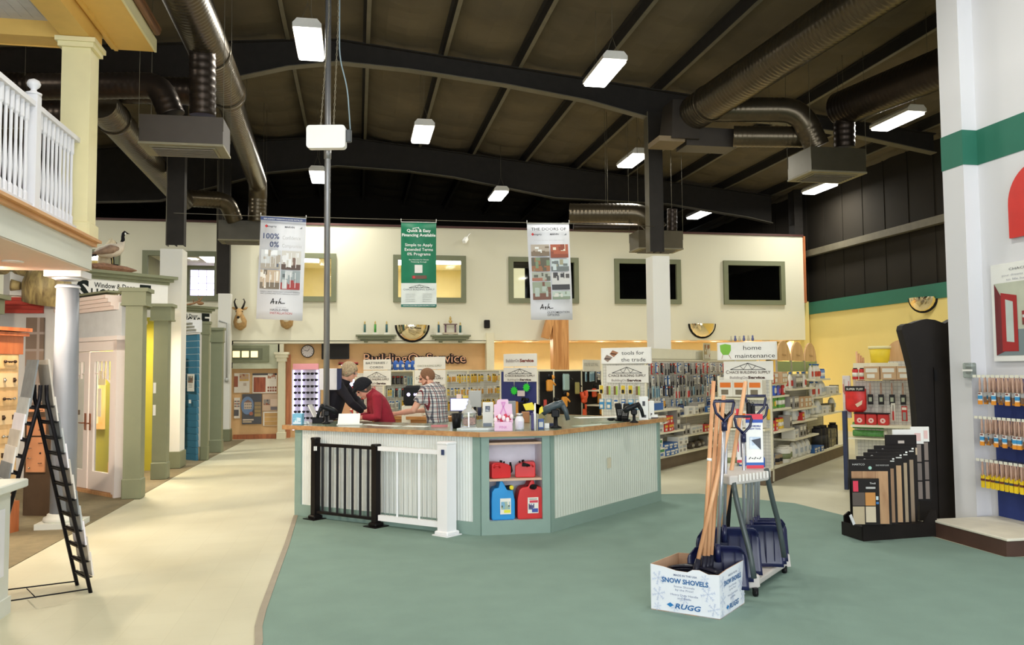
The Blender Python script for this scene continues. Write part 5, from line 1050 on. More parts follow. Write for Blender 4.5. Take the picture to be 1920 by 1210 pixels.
def carton_print(p, q, W_, name):
    m_ = MB(); d = (q-p).normalized(); P = Pr(m_, p-B_+Vector((d.y, -d.x, 0))*.0015, d, (0, 0, 1)); s = W_/.5
    for x, y, r in ((.06, .23, .05), (.06, .12, .05), (.42, .16, .055), (.46, .06, .045), (.05, .03, .03), (.25, .1, .035), (.4, .26, .03), (.18, .04, .03)): flake(P, x*s, y, r)
    P.text('MADE IN THE USA', .26*s, .258, .019, ink2, 'c', .17*s, .01); P.text('SNOW SHOVELS', .255*s, .208, .046, ink, 'c', .34*s, .03)
    for k, (tx, w_) in enumerate((('Snow Shovels', .15), ('by the Pros!', .13), ('Heavy Duty Handle', .2), ('and Blade', .1))): P.text(tx, .25*s, (.18, .157, .123, .1)[k], .02, C_(130, 140, 170), 'c', w_*s, .0)
    P.poly([(.12*s, .054), (.146*s, .07), (.172*s, .054), (.146*s, .038)], C_(36, 122, 186), 2); P.text('RUGG', .18*s, .034, .05, ink, 'l', .19*s, .025, shear=.25)
    m_.build(name, cbx, ink)
carton_print(A_, B_, (B_-A_).length, 'front_printing'); carton_print(B_, C2, (C2-B_).length, 'side_printing')
handW = wood('ash_handle', (206, 148, 104), (226, 178, 134), scale=2, stretch=(1, 1, 12)); navyP = mat('navy_blade_plastic', (22, 27, 64), .3, var=.08); blkB = mat('black_blade', (30, 30, 42), .3, var=.1); alu = mat('aluminium_shaft', (186, 188, 196), .3, .7, var=.03)
for k, (bx, by, tx, ty, dd, lab) in enumerate(((1308, 1054, 1375, 765, 5.88, 'leaning furthest right, with the lowest top'), (1320, 1048, 1338, 715, 5.92, 'with the highest top, leftmost'), (1327, 1048, 1346, 752, 5.95, 'second from left in the bunch'), (1333, 1046, 1357, 742, 5.98, 'third from left, light top'))):
    p = atD(bx, by, dd); q = atD(tx, ty, dd+.25); t = thing('snow_shovel', 'wooden handled shovel standing blade down in the carton, '+lab, 'snow shovel', p, 0, None)
    MB().cyl((0, 0, 0), q-p, .0158, .015, 12).build('handle', t, handW)
    if k == 1: MB().cyl((q-p)*.54, (q-p)*.555, .0185, seg=12).build('price_band', t, WHITE)
    b = MB(); d_ = (q-p).normalized(); b.cyl(-d_*.12, d_*.02, .024, .021, 12); b.build('socket', t, blkB)
    b = MB(); N = 8; c_ = (A_+C2)/2-p; W_ = .21
    e1 = (B_-A_).normalized(); e2 = (C2-B_).normalized(); sgn = 1 if k % 2 else -1
    base = Vector((c_.x, c_.y, -p.z+.24+.008*k))
    for j in range(N+1):
        f = j/N-.5
        for g_ in (-.5, 0, .5): b.v.append(tuple(base+e1*(f*.4)+e2*(g_*.2)+Vector((0, 0, .03*math.cos(f*PI)*(1.0)+(.015 if g_ == 0 else -.015)-.02*k*g_))))
    for j in range(N):
        for g_ in range(2): b.face([3*j+g_, 3*j+3+g_, 3*j+4+g_, 3*j+1+g_], None, True)
    o = b.build('blade', t, blkB); s = o.modifiers.new('s', 'SOLIDIFY'); s.thickness = .004
# rack
rk = thing('shovel_rack', 'grey plastic rolling rack holding the blue bladed snow shovels', 'rack', atZ(1420, 1090))
RO = atZ(1420, 1090); greyP = mat('grey_rack_plastic', (196, 190, 184), .5, var=.03); darkL = mat('rack_leg_tube', (64, 74, 74), .4, var=.05)
def rp(px, py, z): q = atZ(px, py, z)-RO; return (q.x, q.y)
bt = [rp(1310, 1090, .1), rp(1398, 1085, .1), rp(1425, 1086, .1), rp(1472, 1055, .1), rp(1479, 1046, .1), rp(1436, 1028, .1), rp(1330, 1030, .1)]
o = MB().prism(bt, (0, 0, .055), (1, 0, 0), (0, 1, 0), .05).build('base_tray', rk, greyP); bevel(o, .012)
b = MB(); q = atZ(1413, 1118, 0)-RO; b.box((q.x, q.y+.03, .11), (.1, .1, .1), taper=.8, bev=.01); b.build('leg_socket', rk, greyP); b = MB(); q2_ = atZ(1474, 1076, 0)-RO; b.box((q2_.x, q2_.y+.02, .11), (.07, .08, .1), taper=.8); b.build('leg_socket', rk, greyP)
for px, py in ((1419, 1122), (1473, 1078), (1330, 1090)):
    q = atZ(px, py, 0)-RO; b = MB(); b.cyl((q.x-.012, q.y+.02, .032), (q.x+.012, q.y+.02, .032), .026); b.box((q.x, q.y+.02, .05), (.035, .03, .04)); b.build('caster', rk, blkP)
tt_ = [atD(x, y, d)-RO for x, y, d in ((1344, 893, 6.25), (1368, 903, 6.1), (1382, 900, 6.12), (1440, 880, 6.35), (1445, 872, 6.5), (1425, 866, 6.75), (1360, 872, 6.7))]; zt_ = sum(p.z for p in tt_)/7
o = MB().prism([(p.x, p.y) for p in tt_], (0, 0, zt_-.07), (1, 0, 0), (0, 1, 0), .07).build('top_tray', rk, greyP); bevel(o, .012)
b = MB()
for k in range(9): p = tt_[2].lerp(tt_[3], (k+.5)/9); b.box((p.x, p.y-.006, zt_-.02), (.014, .02, .05))
b.build('notches', rk, mat('grey_rack_light', (222, 218, 212), .5))['kind'] = 'stuff'
for lab, pts in (('front', [(1375, 905, 6.12), (1380, 935, 6.12), (1392, 985, 6.05), (1406, 1035, 6.0), (1414, 1085, 5.97)]), ('right', [(1437, 880, 6.4), (1441, 905, 6.42), (1450, 945, 6.45), (1461, 985, 6.5), (1470, 1045, 6.5)]), ('rear', [(1370, 885, 6.75), (1368, 930, 6.8), (1364, 990, 6.85), (1362, 1035, 6.9)])):
    MB().tube(fillet([atD(*p)-RO for p in pts], .1), .02, 12).build('leg', rk, darkL if lab != 'rear' else blkP)
def rshovel(bx, btop, d, sx0, sy0, sx1, sy1, label, wpx=110, hm=.4, grip='d', gm=None, shm=None, ang=0, bm=None, bh=None, gs=1.0):
    p = atD(bx, btop, d); s_ = d/FPX; t = thing('snow_shovel', label, 'snow shovel', (p.x, p.y, .115), 0, None); o0 = Vector((p.x, p.y, .115))
    Rz = Matrix.Rotation(-YAW+ang, 3, 'Z'); H = p.z-.115; W_ = wpx*s_; b = MB(); nx_, nz = 14, 10
    for j in range(nz+1):
        fz = j/nz; z = H*fz
        ww = W_/2*(1-.10*max(0, fz-.7)/.3)
        for i_ in range(nx_+1):
            fx = -1+2*i_/nx_; zz_ = z if fz < .75 else z-(max(0, abs(fx)-.75)/.25)**2*.05*(fz-.75)/.25
            y = .05*(1-fx*fx)*.6+.05*math.sin(fz*PI*.6)+(.03 if fz > .93 else 0)*-1; b.v.append(tuple(Rz@Vector((fx*ww, y-.03, 0))+Vector((0, 0, zz_))))
    for j in range(nz):
        for i_ in range(nx_): a = j*(nx_+1)+i_; b.face([a, a+1, a+nx_+2, a+nx_+1], None, True)
    o = b.build('blade', t, bm or navyP); s = o.modifiers.new('s', 'SOLIDIFY'); s.thickness = .006; s.offset = 1
    b = MB()
    for f in (-.6, -.2, .2, .6): b.tube([Rz@Vector((f*W_/2, -.012+.015*(1-f*f), .03)), Rz@Vector((f*W_/2, .006+.03*(1-f*f)-.025, H*.6)), Rz@Vector((f*W_/2, .0+.03*(1-f*f)-.01, H*.85))], .004, 6)
    b.build('rib', t, bm or navyP)['kind'] = 'stuff'
    a = atD(sx0, sy0, d-.015)-o0; c = atD(sx1, sy1, d-.015)-o0
    b = MB(); b.cyl(a-Vector((0, 0, .1)), a+Vector((0, 0, .03)), .024, .018, 12); b.build('socket', t, bm or navyP)
    MB().cyl(a, c, .0135 if shm is None else .016, seg=12).build('shaft', t, shm or alu); ux = Rz@Vector((1, 0, 0)); g = gm or navyP
    if grip == 'd':
        b = MB(); w2 = .055*gs; pts = [c-Vector((0, 0, .02)), c+Vector((0, 0, .03*gs)), c+ux*w2*.8+Vector((0, 0, .075*gs)), c+ux*w2+Vector((0, 0, .125*gs)), c+ux*w2+Vector((0, 0, .14*gs)), c-ux*w2+Vector((0, 0, .14*gs)), c-ux*w2+Vector((0, 0, .125*gs)), c-ux*w2*.8+Vector((0, 0, .075*gs)), c+Vector((0, 0, .03*gs))]
        b.tube(pts, .0105, 10); b.cyl(c-Vector((0, 0, .03)), c+Vector((0, 0, .035)), .021); b.build('d_grip', t, g)
    elif grip == 'ribbed':
        b = MB(); L_ = .15; b.tube([c+Vector((0, 0, L_*k/24)) for k in range(25)], [.017+.003*(k % 2) for k in range(24)]+[.012], 12); b.tube([c+Vector((.008*math.cos(q), 0, L_+.012+.012*math.sin(q))) for q in [2*PI*k/8 for k in range(8)]], .003, 5, closed=True); b.build('ribbed_grip', t, blkP)
    return t
rshovel(1345, 1024, 6.02, 1346, 1028, 1358, 800, 'blue bladed shovel standing lowest and nearest in the rack behind the carton', 112, gm=navyP, gs=1.3)
rshovel(1357, 989, 6.25, 1358, 992, 1362, 790, 'blue bladed shovel second from the front of the rack', 104, gs=1.1, gm=blkP)
rshovel(1384, 990, 6.45, 1395, 990, 1394, 822, 'blue bladed shovel with the tall navy D grip in front of the printed label', 84, gs=1.2)
rshovel(1428, 985, 6.7, 1402, 990, 1404, 790, 'blue bladed shovel, front of the right hand group', 76, grip='ribbed')
rshovel(1430, 979, 6.8, 1408, 982, 1412, 795, 'blue bladed shovel, second of the right hand group', 82, grip='ribbed')
rshovel(1431, 975, 6.9, 1416, 976, 1418, 790, 'blue bladed shovel, third of the right hand group', 86, gs=1.5)
rshovel(1431, 972, 7.0, 1421, 973, 1424, 800, 'blue bladed shovel at the very back of the right hand group', 90, gs=1.3)
p = atD(1398, 716, 6.6); q = atD(1352, 1005, 6.35); o = MB().cyl((0, 0, 0), q-p, .0165, seg=12).build('wooden_handle', None, handW); o.location = p; tag(o, 'long pale wooden handle standing upright in the rack beside the black ribbed grips', 'tool handle')
p = atD(1352, 1004, 6.34); t = MB().cyl((0, 0, 0), (-.005, 0, -.13), .024).build('handle_socket', o, blkB); t.location = p-o.location
def tagcard(x0, x1, y0, y1, d, label, fn, base=WHITE):
    a = atD(x0, y1, d); c = atD(x1, y0, d); W_ = (Vector((c.x, c.y, 0))-Vector((a.x, a.y, 0))).length; H_ = c.z-a.z
    t = thing('hang_card', label, 'product card', a, CZ); o = MB().box((W_/2, .004, H_/2), (W_, .006, H_), bev=.002).build('card', t, base); m_ = MB(); fn(Pr(m_, (0, 0, 0), (1, 0, 0), (0, 0, 1)), W_, H_); m_.build('printing', t, BLACK); return t
rd = C_(214, 54, 72)
tagcard(1400, 1431, 777, 879, 6.5, 'tall white and blue roof rake label card with red ends on the rack', lambda P, W, H: (P.rect(0, 0, W, H*.06, rd, 1), P.rect(0, H*.9, W, H, rd), P.rect(0, H*.06, W, H*.11, C_(40, 100, 180)), P.rect(0, H*.84, W, H*.9, C_(40, 80, 170)), P.text('AUTOMOBILE', W/2, H*.765, H*.045, C_(50, 70, 150), 'c', W*.75, .03), P.text('SNOW TOOL', W/2, H*.715, H*.045, C_(50, 70, 150), 'c', W*.75, .03), P.photo(W*.2, H*.36, W*.85, H*.58, [C_(190, 206, 226), C_(150, 160, 176), C_(70, 70, 76), C_(220, 230, 240)], 8), P.poly([(W*.3, H*.52), (W*.85, H*.56), (W*.85, H*.34)], C_(66, 68, 80), 3), [P.line(W*(.15+.15*k), H*(.17+.02*(k % 2)), W*(.25+.15*k), H*(.21-.03*(k % 2)), .006, C_(50, 60, 60)) for k in range(5)]))
tagcard(1382, 1392, 767, 868, 6.55, 'narrow white and red label sleeve behind the shovel D grip', lambda P, W, H: (P.rect(0, H*.88, W, H, rd), P.rect(0, 0, W, H*.05, rd), P.rect(W*.6, H*.1, W*.85, H*.6, C_(60, 60, 80)), P.rect(W*.15, H*.2, W*.3, H*.8, rd)))
# ============================================================ RIGHT WALL
XW = 6.56; YW0 = 7.72
wr_m = mat('cool_white_paint', (216, 216, 220), .85, var=.015, scale=.7)
b = MB(); b.box((XW+.11, (YW0-7.5)/2+.0, 4.0), (.22, YW0+7.5, 8.0)); struct(b.build('wall_right_near', None, wr_m))
b = MB(); b.box((6.53, 7.88, 4.0), (.3, .32, 8.0)); struct(b.build('wall_right_pilaster', None, wr_m))
bz0, bz1 = atX(1836, 309, XW).z, atX(1836, 243, XW).z
b = MB(); b.box((XW-.003, (YW0-7.5)/2, (bz0+bz1)/2), (.008, YW0+7.5, bz1-bz0)); b.box((6.53, 7.88, (bz0+bz1)/2), (.312, .332, bz1-bz0)); struct(b.build('trim_6', None, greenB))
# red sign shape, poster
XS = XW-.02
def onW(px, py, x=XS): return atX(px, py, x)
a = onW(1893, 448); n_ = 14; c = onW(1893, 395); 
H_ = onW(1893, 448).z; y_l = onW(1893, 400).y; 
outl_ = [(0, 0), (.9, 0), (.9, .75)]+[(.9-.9*math.sin(PI/2*k/10)*1.0, .28+.47*math.cos(PI/2*k/10)) for k in range(11)]
outl_ = [(0, 0), (1.0, 0), (1.0, .72)]+[(.38-.38*math.sin(PI/2*k/10), .34+.38*math.cos(PI/2*k/10)) for k in range(11)]
o = MB().prism(outl_, (0, 0, 0), (0, -1, 0), (0, 0, 1), -.03 if False else .03).build('wall_sign', None, mat('red_sign_face', (206, 42, 34), .45)); o.location = (XW-.006, y_l, H_); o.rotation_euler = (0, 0, 0); tag(o, 'large red round cornered sign panel high on the white right wall', 'sign')
o.scale.x = 1
pt = thing('wall_poster', 'white framed poster with red door photograph on the right wall', 'poster', onW(1866, 678))
ph = onW(1866, 497).z-onW(1866, 678).z; wpz = 1.0
MB().box((0, -wpz/2, ph/2), (.02, wpz, ph)).build('board', pt, WHITE)
m_ = MB(); P = Pr(m_, (-.012, 0, 0), (0, -1, 0), (0, 0, 1)); L1 = .045; P.rect(L1, .06, wpz, ph*.8, mat('photo_room', (190, 194, 176), .7)); P.rect(L1, .06, wpz, ph*.32, C_(120, 134, 138), 2); P.poly([(L1, .06), (.16, ph*.1), (.16, ph*.62), (L1, ph*.8)], C_(110, 30, 36), 3); P.poly([(.13, ph*.1), (.34, .1), (.34, ph*.66), (.13, ph*.7)], C_(164, 30, 32), 4); P.poly([(.19, ph*.2), (.29, ph*.19), (.29, ph*.6), (.19, ph*.63)], C_(190, 200, 196), 5); P.photo(.4, ph*.36, .7, ph*.5, [C_(150, 50, 50), C_(200, 204, 200), C_(120, 60, 60)], 4, 5)
P.text('CHACE', .36, ph*.92, .035, C_(90, 90, 96), 'c', .22); P.text('your dreams come', .36, ph*.865, .03, C_(170, 170, 180), 'c', .42); P.text('to life here', .36, ph*.82, .03, C_(170, 170, 180), 'c', .3); m_.build('printing', pt, WHITE)
th = atY(1796, 695, YW0-.07); t = thing('thermostat_guard', 'clear plastic guard box over a thermostat at the end of the right wall', 'thermostat', (6.36, 7.72, th.z)); MB().box((0, 0, 0), (.06, .14, .16), bev=.008).build('guard', t, mat('guard_acrylic', (206, 216, 210), .1, trans=.7, var=0)); MB().box((.0, 0, 0), (.03, .06, .08)).build('dial', t, C_(50, 60, 56)); MB().box((-.03, 0, 0), (.004, .15, .02)).build('bezel', t, WHITE)
# platform, blue pegboard, brush hooks
pl = thing('display_platform', 'low brown display base with white shelf top below the paint brushes', 'display base', (6.15, 7.1, 0))
bm_ = mat('base_brown', (78, 54, 44), .6, var=.1); MB().box((-.05, .0, .07), (.7, .98, .14)).build('plinth', pl, bm_); MB().box((-.0, 0, .155), (.81, 1.02, .025), bev=.005).build('shelf_top', pl, mat('cream_shelf', (228, 222, 204), .5)); MB().box((-.36, .53, .07), (.08, .08, .13)).build('foot', pl, cream)
blueB = mat('blue_pegboard', (38, 56, 122), .75, var=.06)
o = MB().box((0, 0, 0), (.02, 1.9, 1.42)).build('blue_pegboard', None, blueB); o.location = (XW-.014, 7.62-.95-.02, .17+.71); o['label'] = 'blue pegboard panel on the right wall behind the paint brushes'; o['category'] = 'pegboard'
hook = mat('chrome_hook', (190, 190, 186), .3, .8); tagm = C_(232, 230, 214); bh_ = mat('brush_handle_wood', (196, 160, 140), .6, var=.1, scale=20)
def brush_proto(kind):
    t = thing('paint_brush', 'x', 'paint brush', (0, 0, 0)); MB().tube([(0, 0, 0), (0, 0, -.06), (0, 0, -.11), (0, 0, -.15)], [.006, .011, .009, .013], 8).build('handle', t, bh_)
    if kind == 'orange':
        b = MB(); b.box((0, 0, -.21), (.045, .014, .12), WHITE); b.box((0, -.002, -.2), (.047, .014, .035), C_(60, 150, 206)); b.box((0, -.002, -.253), (.047, .016, .04), C_(232, 150, 46)); b.box((0, -.003, -.163), (.03, .015, .012), C_(120, 50, 40)); b.build('sleeve', t, WHITE)
    elif kind == 'yellow':
        b = MB(); b.box((0, 0, -.205), (.04, .014, .13), C_(240, 206, 36)); b.box((0, -.002, -.19), (.042, .015, .022), C_(110, 56, 44)); b.build('sleeve', t, WHITE)
    elif kind == 'dark':
        b = MB(); b.box((0, 0, -.205), (.04, .014, .13), C_(240, 206, 36)); b.box((0, -.002, -.19), (.042, .015, .022), C_(66, 70, 84)); b.build('sleeve', t, WHITE)
    else:
        b = MB(); b.box((0, 0, -.17), (.03, .012, .05), C_(170, 170, 170)); b.box((0, 0, -.22), (.03, .012, .06), C_(120, 90, 70)); b.build('bristles', t, WHITE)
    return t
protos = {k: brush_proto(k) for k in ('orange', 'yellow', 'dark', 'bare')}; usedp = set()
rnd = random.Random(11)
rows = ((708, 'top', ('orange', 'bare', 'bare', 'orange', 'bare', 'bare', 'orange', 'bare')), (786, 'middle', ('orange', 'bare', 'bare', 'orange', 'bare', 'orange', 'bare', 'orange')), (866, 'bottom', ('yellow', 'yellow', 'yellow', 'dark', 'yellow', 'dark', 'dark', 'yellow')))
for ri, (py, nm, kinds) in enumerate(rows):
    z = atX(1860, py, 6.3).z
    for h in range(20):
        y = 7.5-h*.062; k = kinds[h % 8]
        hk = thing('display_hook', 'chrome hook with white price tab on the blue pegboard, %s row' % nm, 'hook', (XW-.03, y, z), 0, 'brush hooks, %s row' % nm)
        MB().tube([(0, 0, 0), (-.27, 0, .0), (-.29, 0, .012)], .003, 5).build('wire', hk, hook); MB().box((-.3, 0, .012), (.004, .045, .028)).build('price_tab', hk, tagm)
        if h == 0 and ri != 2 and False: continue
        for j in range(3):
            kk = k if j else k; pr_ = protos[kk]
            if kk not in usedp: t = pr_; usedp.add(kk)
            else: t = copy_tree(pr_)
            what = {'orange': 'brush in a white blue and orange sleeve', 'yellow': 'brush in a yellow and brown sleeve', 'dark': 'brush in a yellow and grey sleeve', 'bare': 'bare brush with tan handle and no sleeve'}[kk]
            place(t, (XW-.27+.075*j, y+rnd.uniform(-.008, .008), z-.004), -PI/2+rnd.uniform(-.12, .12)+0, 'paint '+what+' hanging in the %s row' % nm, '%s, %s row' % (what, nm))
for k in protos:
    if k not in usedp: 
        for ch in list(protos[k].children): bpy.data.objects.remove(ch)
        bpy.data.objects.remove(protos[k])
# ============================================================ TALL BLACK CABINET, FLOOR SAMPLE RACK
blkW = mat('black_stained_wood', (30, 26, 24), .55, var=.15, scale=4)
p0 = atZ(1715, 977); dC = (p0-CAM).dot(camF)
def pd(px, py): q = atD(px, py, dC)-p0; return (q.dot(Vector((math.cos(YAW), -math.sin(YAW), 0))), q.z)
ou = [pd(*p) for p in ((1712, 979), (1800, 986), (1800, 600), (1786, 597), (1770, 606), (1752, 599), (1736, 597), (1722, 600), (1706, 606), (1697, 606), (1690, 610), (1688, 618), (1696, 650), (1705, 690), (1710, 740), (1712, 790), (1713, 850))]
ou[0] = (ou[0][0], 0); ou[1] = (ou[1][0], 0)
t = thing('tall_display_cabinet', 'tall black display cabinet with wavy top beside the white right wall', 'display cabinet', p0, CZ)
MB().prism([(x+.075, z) for x, z in ou[::-1]], (0, .14, 0), (1, 0, 0), (0, 0, 1), .14).build('side_panel', t, blkW)
wv = ou[1][0]; MB().box((wv*.78, -.012, .86), (wv*.5, .02, 1.7)).build('door', t, blkW); MB().box((wv*.55, -.03, 1.62), (.03, .02, .12)).build('handle', t, blkP)
F0, F1, F2 = atZ(1580, 1003, .008), atZ(1617, 1015, .008), atZ(1755, 1005, .008)
sr = thing('floor_sample_rack', 'black stepped rack of hardwood floor sample boards on the green carpet', 'display rack', F1)
e1 = Vector((F1-F0)).normalized(); e2 = (F2-F1).normalized(); W1 = (F1-F0).length+.0; L2 = (F2-F1).length
fx = -e1; 
def pan(p, d, L_, prof, th, name):
    b = MB(); b.prism(prof, p-F1, d, (0, 0, 1), th); return b.build(name, sr, blkW)
prof = [(0, 0), (L2, 0), (L2, .26), (L2-.08, .26), (L2-.16, .14), (.22, .14), (.14, .2), (.06, .24), (0, .2)]
pan(F1, e2, L2, prof, .02, 'side_panel'); pan(F0+e2*0+e1*.02, e2, L2, prof, .02, 'side_panel')
b = MB(); b.bar(F0-F1+Vector((0, 0, .07)), Vector((0, 0, .07)), .02, .13, up=(0, 0, 1)); b.build('front_panel', sr, blkW); b = MB(); b.bar(Vector((0, 0, .1))+e2*.02+fx*W1/2, Vector((0, 0, .1))+e2*L2+fx*W1/2, W1*.9, .02, up=(0, 0, 1)); b.build('tray', sr, blkW)
oakb = wood('sample_oak', (158, 116, 78), (186, 146, 104), scale=2, stretch=(1, 1, 6)); pinkt = [C_(170, 158, 146), C_(110, 104, 98), C_(150, 130, 116)]
def sboard(x0, x1, yt, yb, d, label, style, hw=None):
    a = atD(x0, yb, d); c = atD(x1, yt, d); u_ = Vector((math.cos(.20), -math.sin(.20), 0)); W_ = (Vector((c.x, c.y, 0))-Vector((a.x, a.y, 0))).length; H_ = c.z-a.z
    t = thing('floor_sample_board', label, 'sample board', a, CZ-.06); MB().box((W_/2, .01, H_/2), (W_, .018, H_), bev=.003).build('board', t, blkW if style != 'grey' else WHITE)
    m_ = MB(); P = Pr(m_, (0, -.001, 0), (1, 0, 0), (0, 0, 1))
    if style == 'oak':
        P.rect(W_*.04, H_*.02, W_*.93, H_*.82, oakb); P.text('HARTCO', W_*.22, H_*.91, .026, C_(200, 200, 196), 'c', W_*.3); P.disc(W_*.5, H_*.87, .017, C_(150, 196, 180)); P.text('SOLID WOOD FLOOR', W_*.8, H_*.9, .02, C_(200, 200, 196), 'c', W_*.32)
        for q in (.3, .62): P.rect(W_*q, H_*.02, W_*q+.003, H_*.82, C_(120, 86, 56), 2)
    elif style == 'small':
        P.rect(W_*.03, H_*.72, W_*.22, H_*.95, C_(206, 40, 70)); P.rect(0, H_*.42, W_*.45, H_*.7, C_(78, 66, 58)); P.rect(W_*.47, H_*.42, W_*.84, H_*.7, C_(190, 130, 60)); P.rect(0, H_*.02, W_*.43, H_*.4, C_(176, 160, 130)); P.rect(W_*.47, H_*.06, W_*.84, H_*.4, C_(196, 182, 156)); P.text('Tivoli', W_*.75, H_*.88, .025, WHITE, 'c'); P.rect(W_*.86, H_*.45, W_*.96, H_*.5, C_(50, 110, 170)); P.rect(W_*.86, H_*.54, W_*.95, H_*.62, C_(190, 206, 210)); P.rect(W_*.5, H_*.78, W_*.85, H_*.82, C_(180, 180, 176))
    elif style == 'grey':
        P.rect(0, 0, W_, H_*.8, BLACK)
        for q in range(3): P.rect(W_*.1, H_*(.03+.26*q), W_*.9, H_*(.27+.26*q), C_(128-14*(q % 2), 116-12*(q % 2), 108-10*(q % 2)), 2)
        P.rect(W_*.3, H_*.85, W_*.45, H_*.9, C_(60, 50, 46)); P.rect(W_*.7, H_*.84, W_*.9, H_*.95, C_(226, 190, 186), 2)
    elif style == 'handle':
        P.rect(0, H_*.72, W_, H_*.82, C_(200, 180, 150)); P.rect(W_*.4, H_*.88, W_*.6, H_*.92, C_(190, 180, 170)); P.rect(W_*.1, H_*.05, W_*.9, H_*.7, oakb)
    else:
        P.rect(W_*.75, H_*.92, W_*.95, H_*.935, C_(210, 210, 204)); P.disc(W_*.2, H_*.945, .014, C_(190, 190, 186)); P.disc(W_*.2, H_*.94, .012, BLACK, 2); P.rect(W_*.9, H_*.95, W_*.95, H_*.97, WHITE, 2)
        P.rect(W_*.1, H_*.04, W_*.93, H_*.82, style)
    m_.build('samples', t, oakb); return t
sboard(1712, 1744, 801, 940, 9.05, 'white topped grey plank sample card, rearmost in the rack', 'grey'); sboard(1678, 1733, 806, 940, 8.85, 'white topped grey plank sample board in front of the rearmost card', 'grey'); sboard(1664, 1720, 816, 950, 8.7, 'black sample board with white slot handle at the rear of the rack', 'handle')
for k, (x0, x1, yt, st, lb) in enumerate(((1644, 1718, 836, C_(150, 130, 106), 'fifth'), (1632, 1706, 843, C_(170, 150, 120), 'fourth'), (1624, 1695, 849, C_(186, 150, 110), 'third'), (1610, 1681, 856, C_(150, 116, 84), 'second'))): sboard(x0, x1, yt, 985, 8.58-.1*k, 'black bordered hardwood sample board, %s from the front of the rack' % lb, st)
sboard(1596, 1670, 862, 985, 8.16, 'front hardwood sample board with large oak panel', 'oak'); sboard(1600, 1649, 898, 985, 8.04, 'small black swatch card of four wood tones leaning at the front of the rack', 'small')
q = atD(1598, 975, 7.95); o = MB().box((0, 0, 0), (.03, .006, .1), rz=.2).build('paper_tag', sr, C_(206, 206, 206)); o.location = q-F1; o.rotation_euler = (.0, -.4, 0)
# ============================================================ LEFT SIDE: PORCH, SHOWROOM, DISPLAYS
postY = mat('porch_post_paint', (236, 226, 178), .55, var=.02); soffY = mat('porch_beam_paint', (230, 188, 100), .55, var=.03); railW = mat('porch_rail_white', (234, 234, 240), .5, var=.01)
fasM = mat('fascia_white', (214, 216, 206), .7, var=.01); soffP = mat('porch_soffit', (226, 206, 190), .7, var=.02)
CP = atZ(117, 988); XF = CP.x+.28; YE = 10.07; zS, zF = 2.89, 3.17
b = MB(); b.box(((LX+XF)/2, (YE-3)/2, (zS+zF)/2), (XF-LX, YE+3, zF-zS), fasM); o = b.build('porch_floor', None, fasM); o['kind'] = 'structure'
o.name = 'ceiling_porch'
b = MB(); b.box(((LX+XF)/2, (YE-3)/2-.02, zS-.008), (XF-LX-.02, YE+2.98, .012)); struct(b.build('ceiling_porch_soffit', None, soffP))
b = MB(); b.box((XF+.02, (YE-3)/2, zF+.02), (.05, YE+3.04, .07)); b.box((XF+.05, (YE-3)/2, zF+.045), (.08, YE+3.08, .03)); b.box(((LX+XF)/2, YE+.02, zF+.03), (XF-LX, .05, .07)); struct(b.build('trim_7', None, wood('oak_trim', (196, 140, 84), (216, 164, 108), scale=2, stretch=(1, 8, 1))))
for y in (8.9, 6.2, 9.61, 9.6):  # last two are unseen downlights, added and tilted to brighten the french door
    q = atZ(24, 487, zS) if y == 8.9 else Vector((-4 if y < 9.605 else -5.2, y, zS)); t = thing('recessed_downlight', {8.9: 'recessed downlight glowing in the porch soffit at far left', 6.2: 'recessed downlight in the porch soffit, nearest the photographer', 9.6: 'added recessed downlight in the porch soffit beside the round column', 9.61: 'added recessed downlight in the porch soffit over the hardware towers'}[y], 'downlight', (q.x, q.y, zS-.015)); b = MB(); b.lathe([(.07, 0), (.1, 0), (.1, -.01), (.07, -.01)], seg=20); b.build('trim_ring', t, WHITE); MB().lathe([(.07, -.002), (.03, -.006)], seg=16).build('bulb', t, mat('lit_bulb')); area('downlight_light', (q.x, q.y, zS-.05), (math.radians(30) if y > 9 else 0, 0, 0), .14, .14, 70 if y == 9.6 else 30, (1, .82, .62))
# round blue grey column
t = thing('round_column', 'round blue grey column with white base and capital under the porch corner', 'column', CP); r_ = .133
colM = mat('blue_grey_column', (132, 137, 146), .35, var=.03)
b = MB(); b.lathe([(r_*1.0, .12), (r_, .9), (r_*.96, 1.9), (r_*.88, zS-.16)], seg=32); b.build('shaft', t, colM)
b = MB(); b.box((0, 0, .035), (r_*3.3, r_*3.3, .07)); b.lathe([(r_*1.45, .07), (r_*1.5, .09), (r_*1.45, .115), (r_*1.2, .13), (r_*1.18, .15), (r_*1.02, .16)], seg=32); b.build('base', t, fasM)
b = MB(); b.lathe([(r_*.94, zS-.2), (r_*1.0, zS-.19), (r_*.94, zS-.175)], seg=32); b.lathe([(r_*.95, zS-.11), (r_*1.25, zS-.085)], seg=32); b.box((0, 0, zS-.045), (r_*2.9, r_*2.9, .075)); b.build('capital', t, railW)
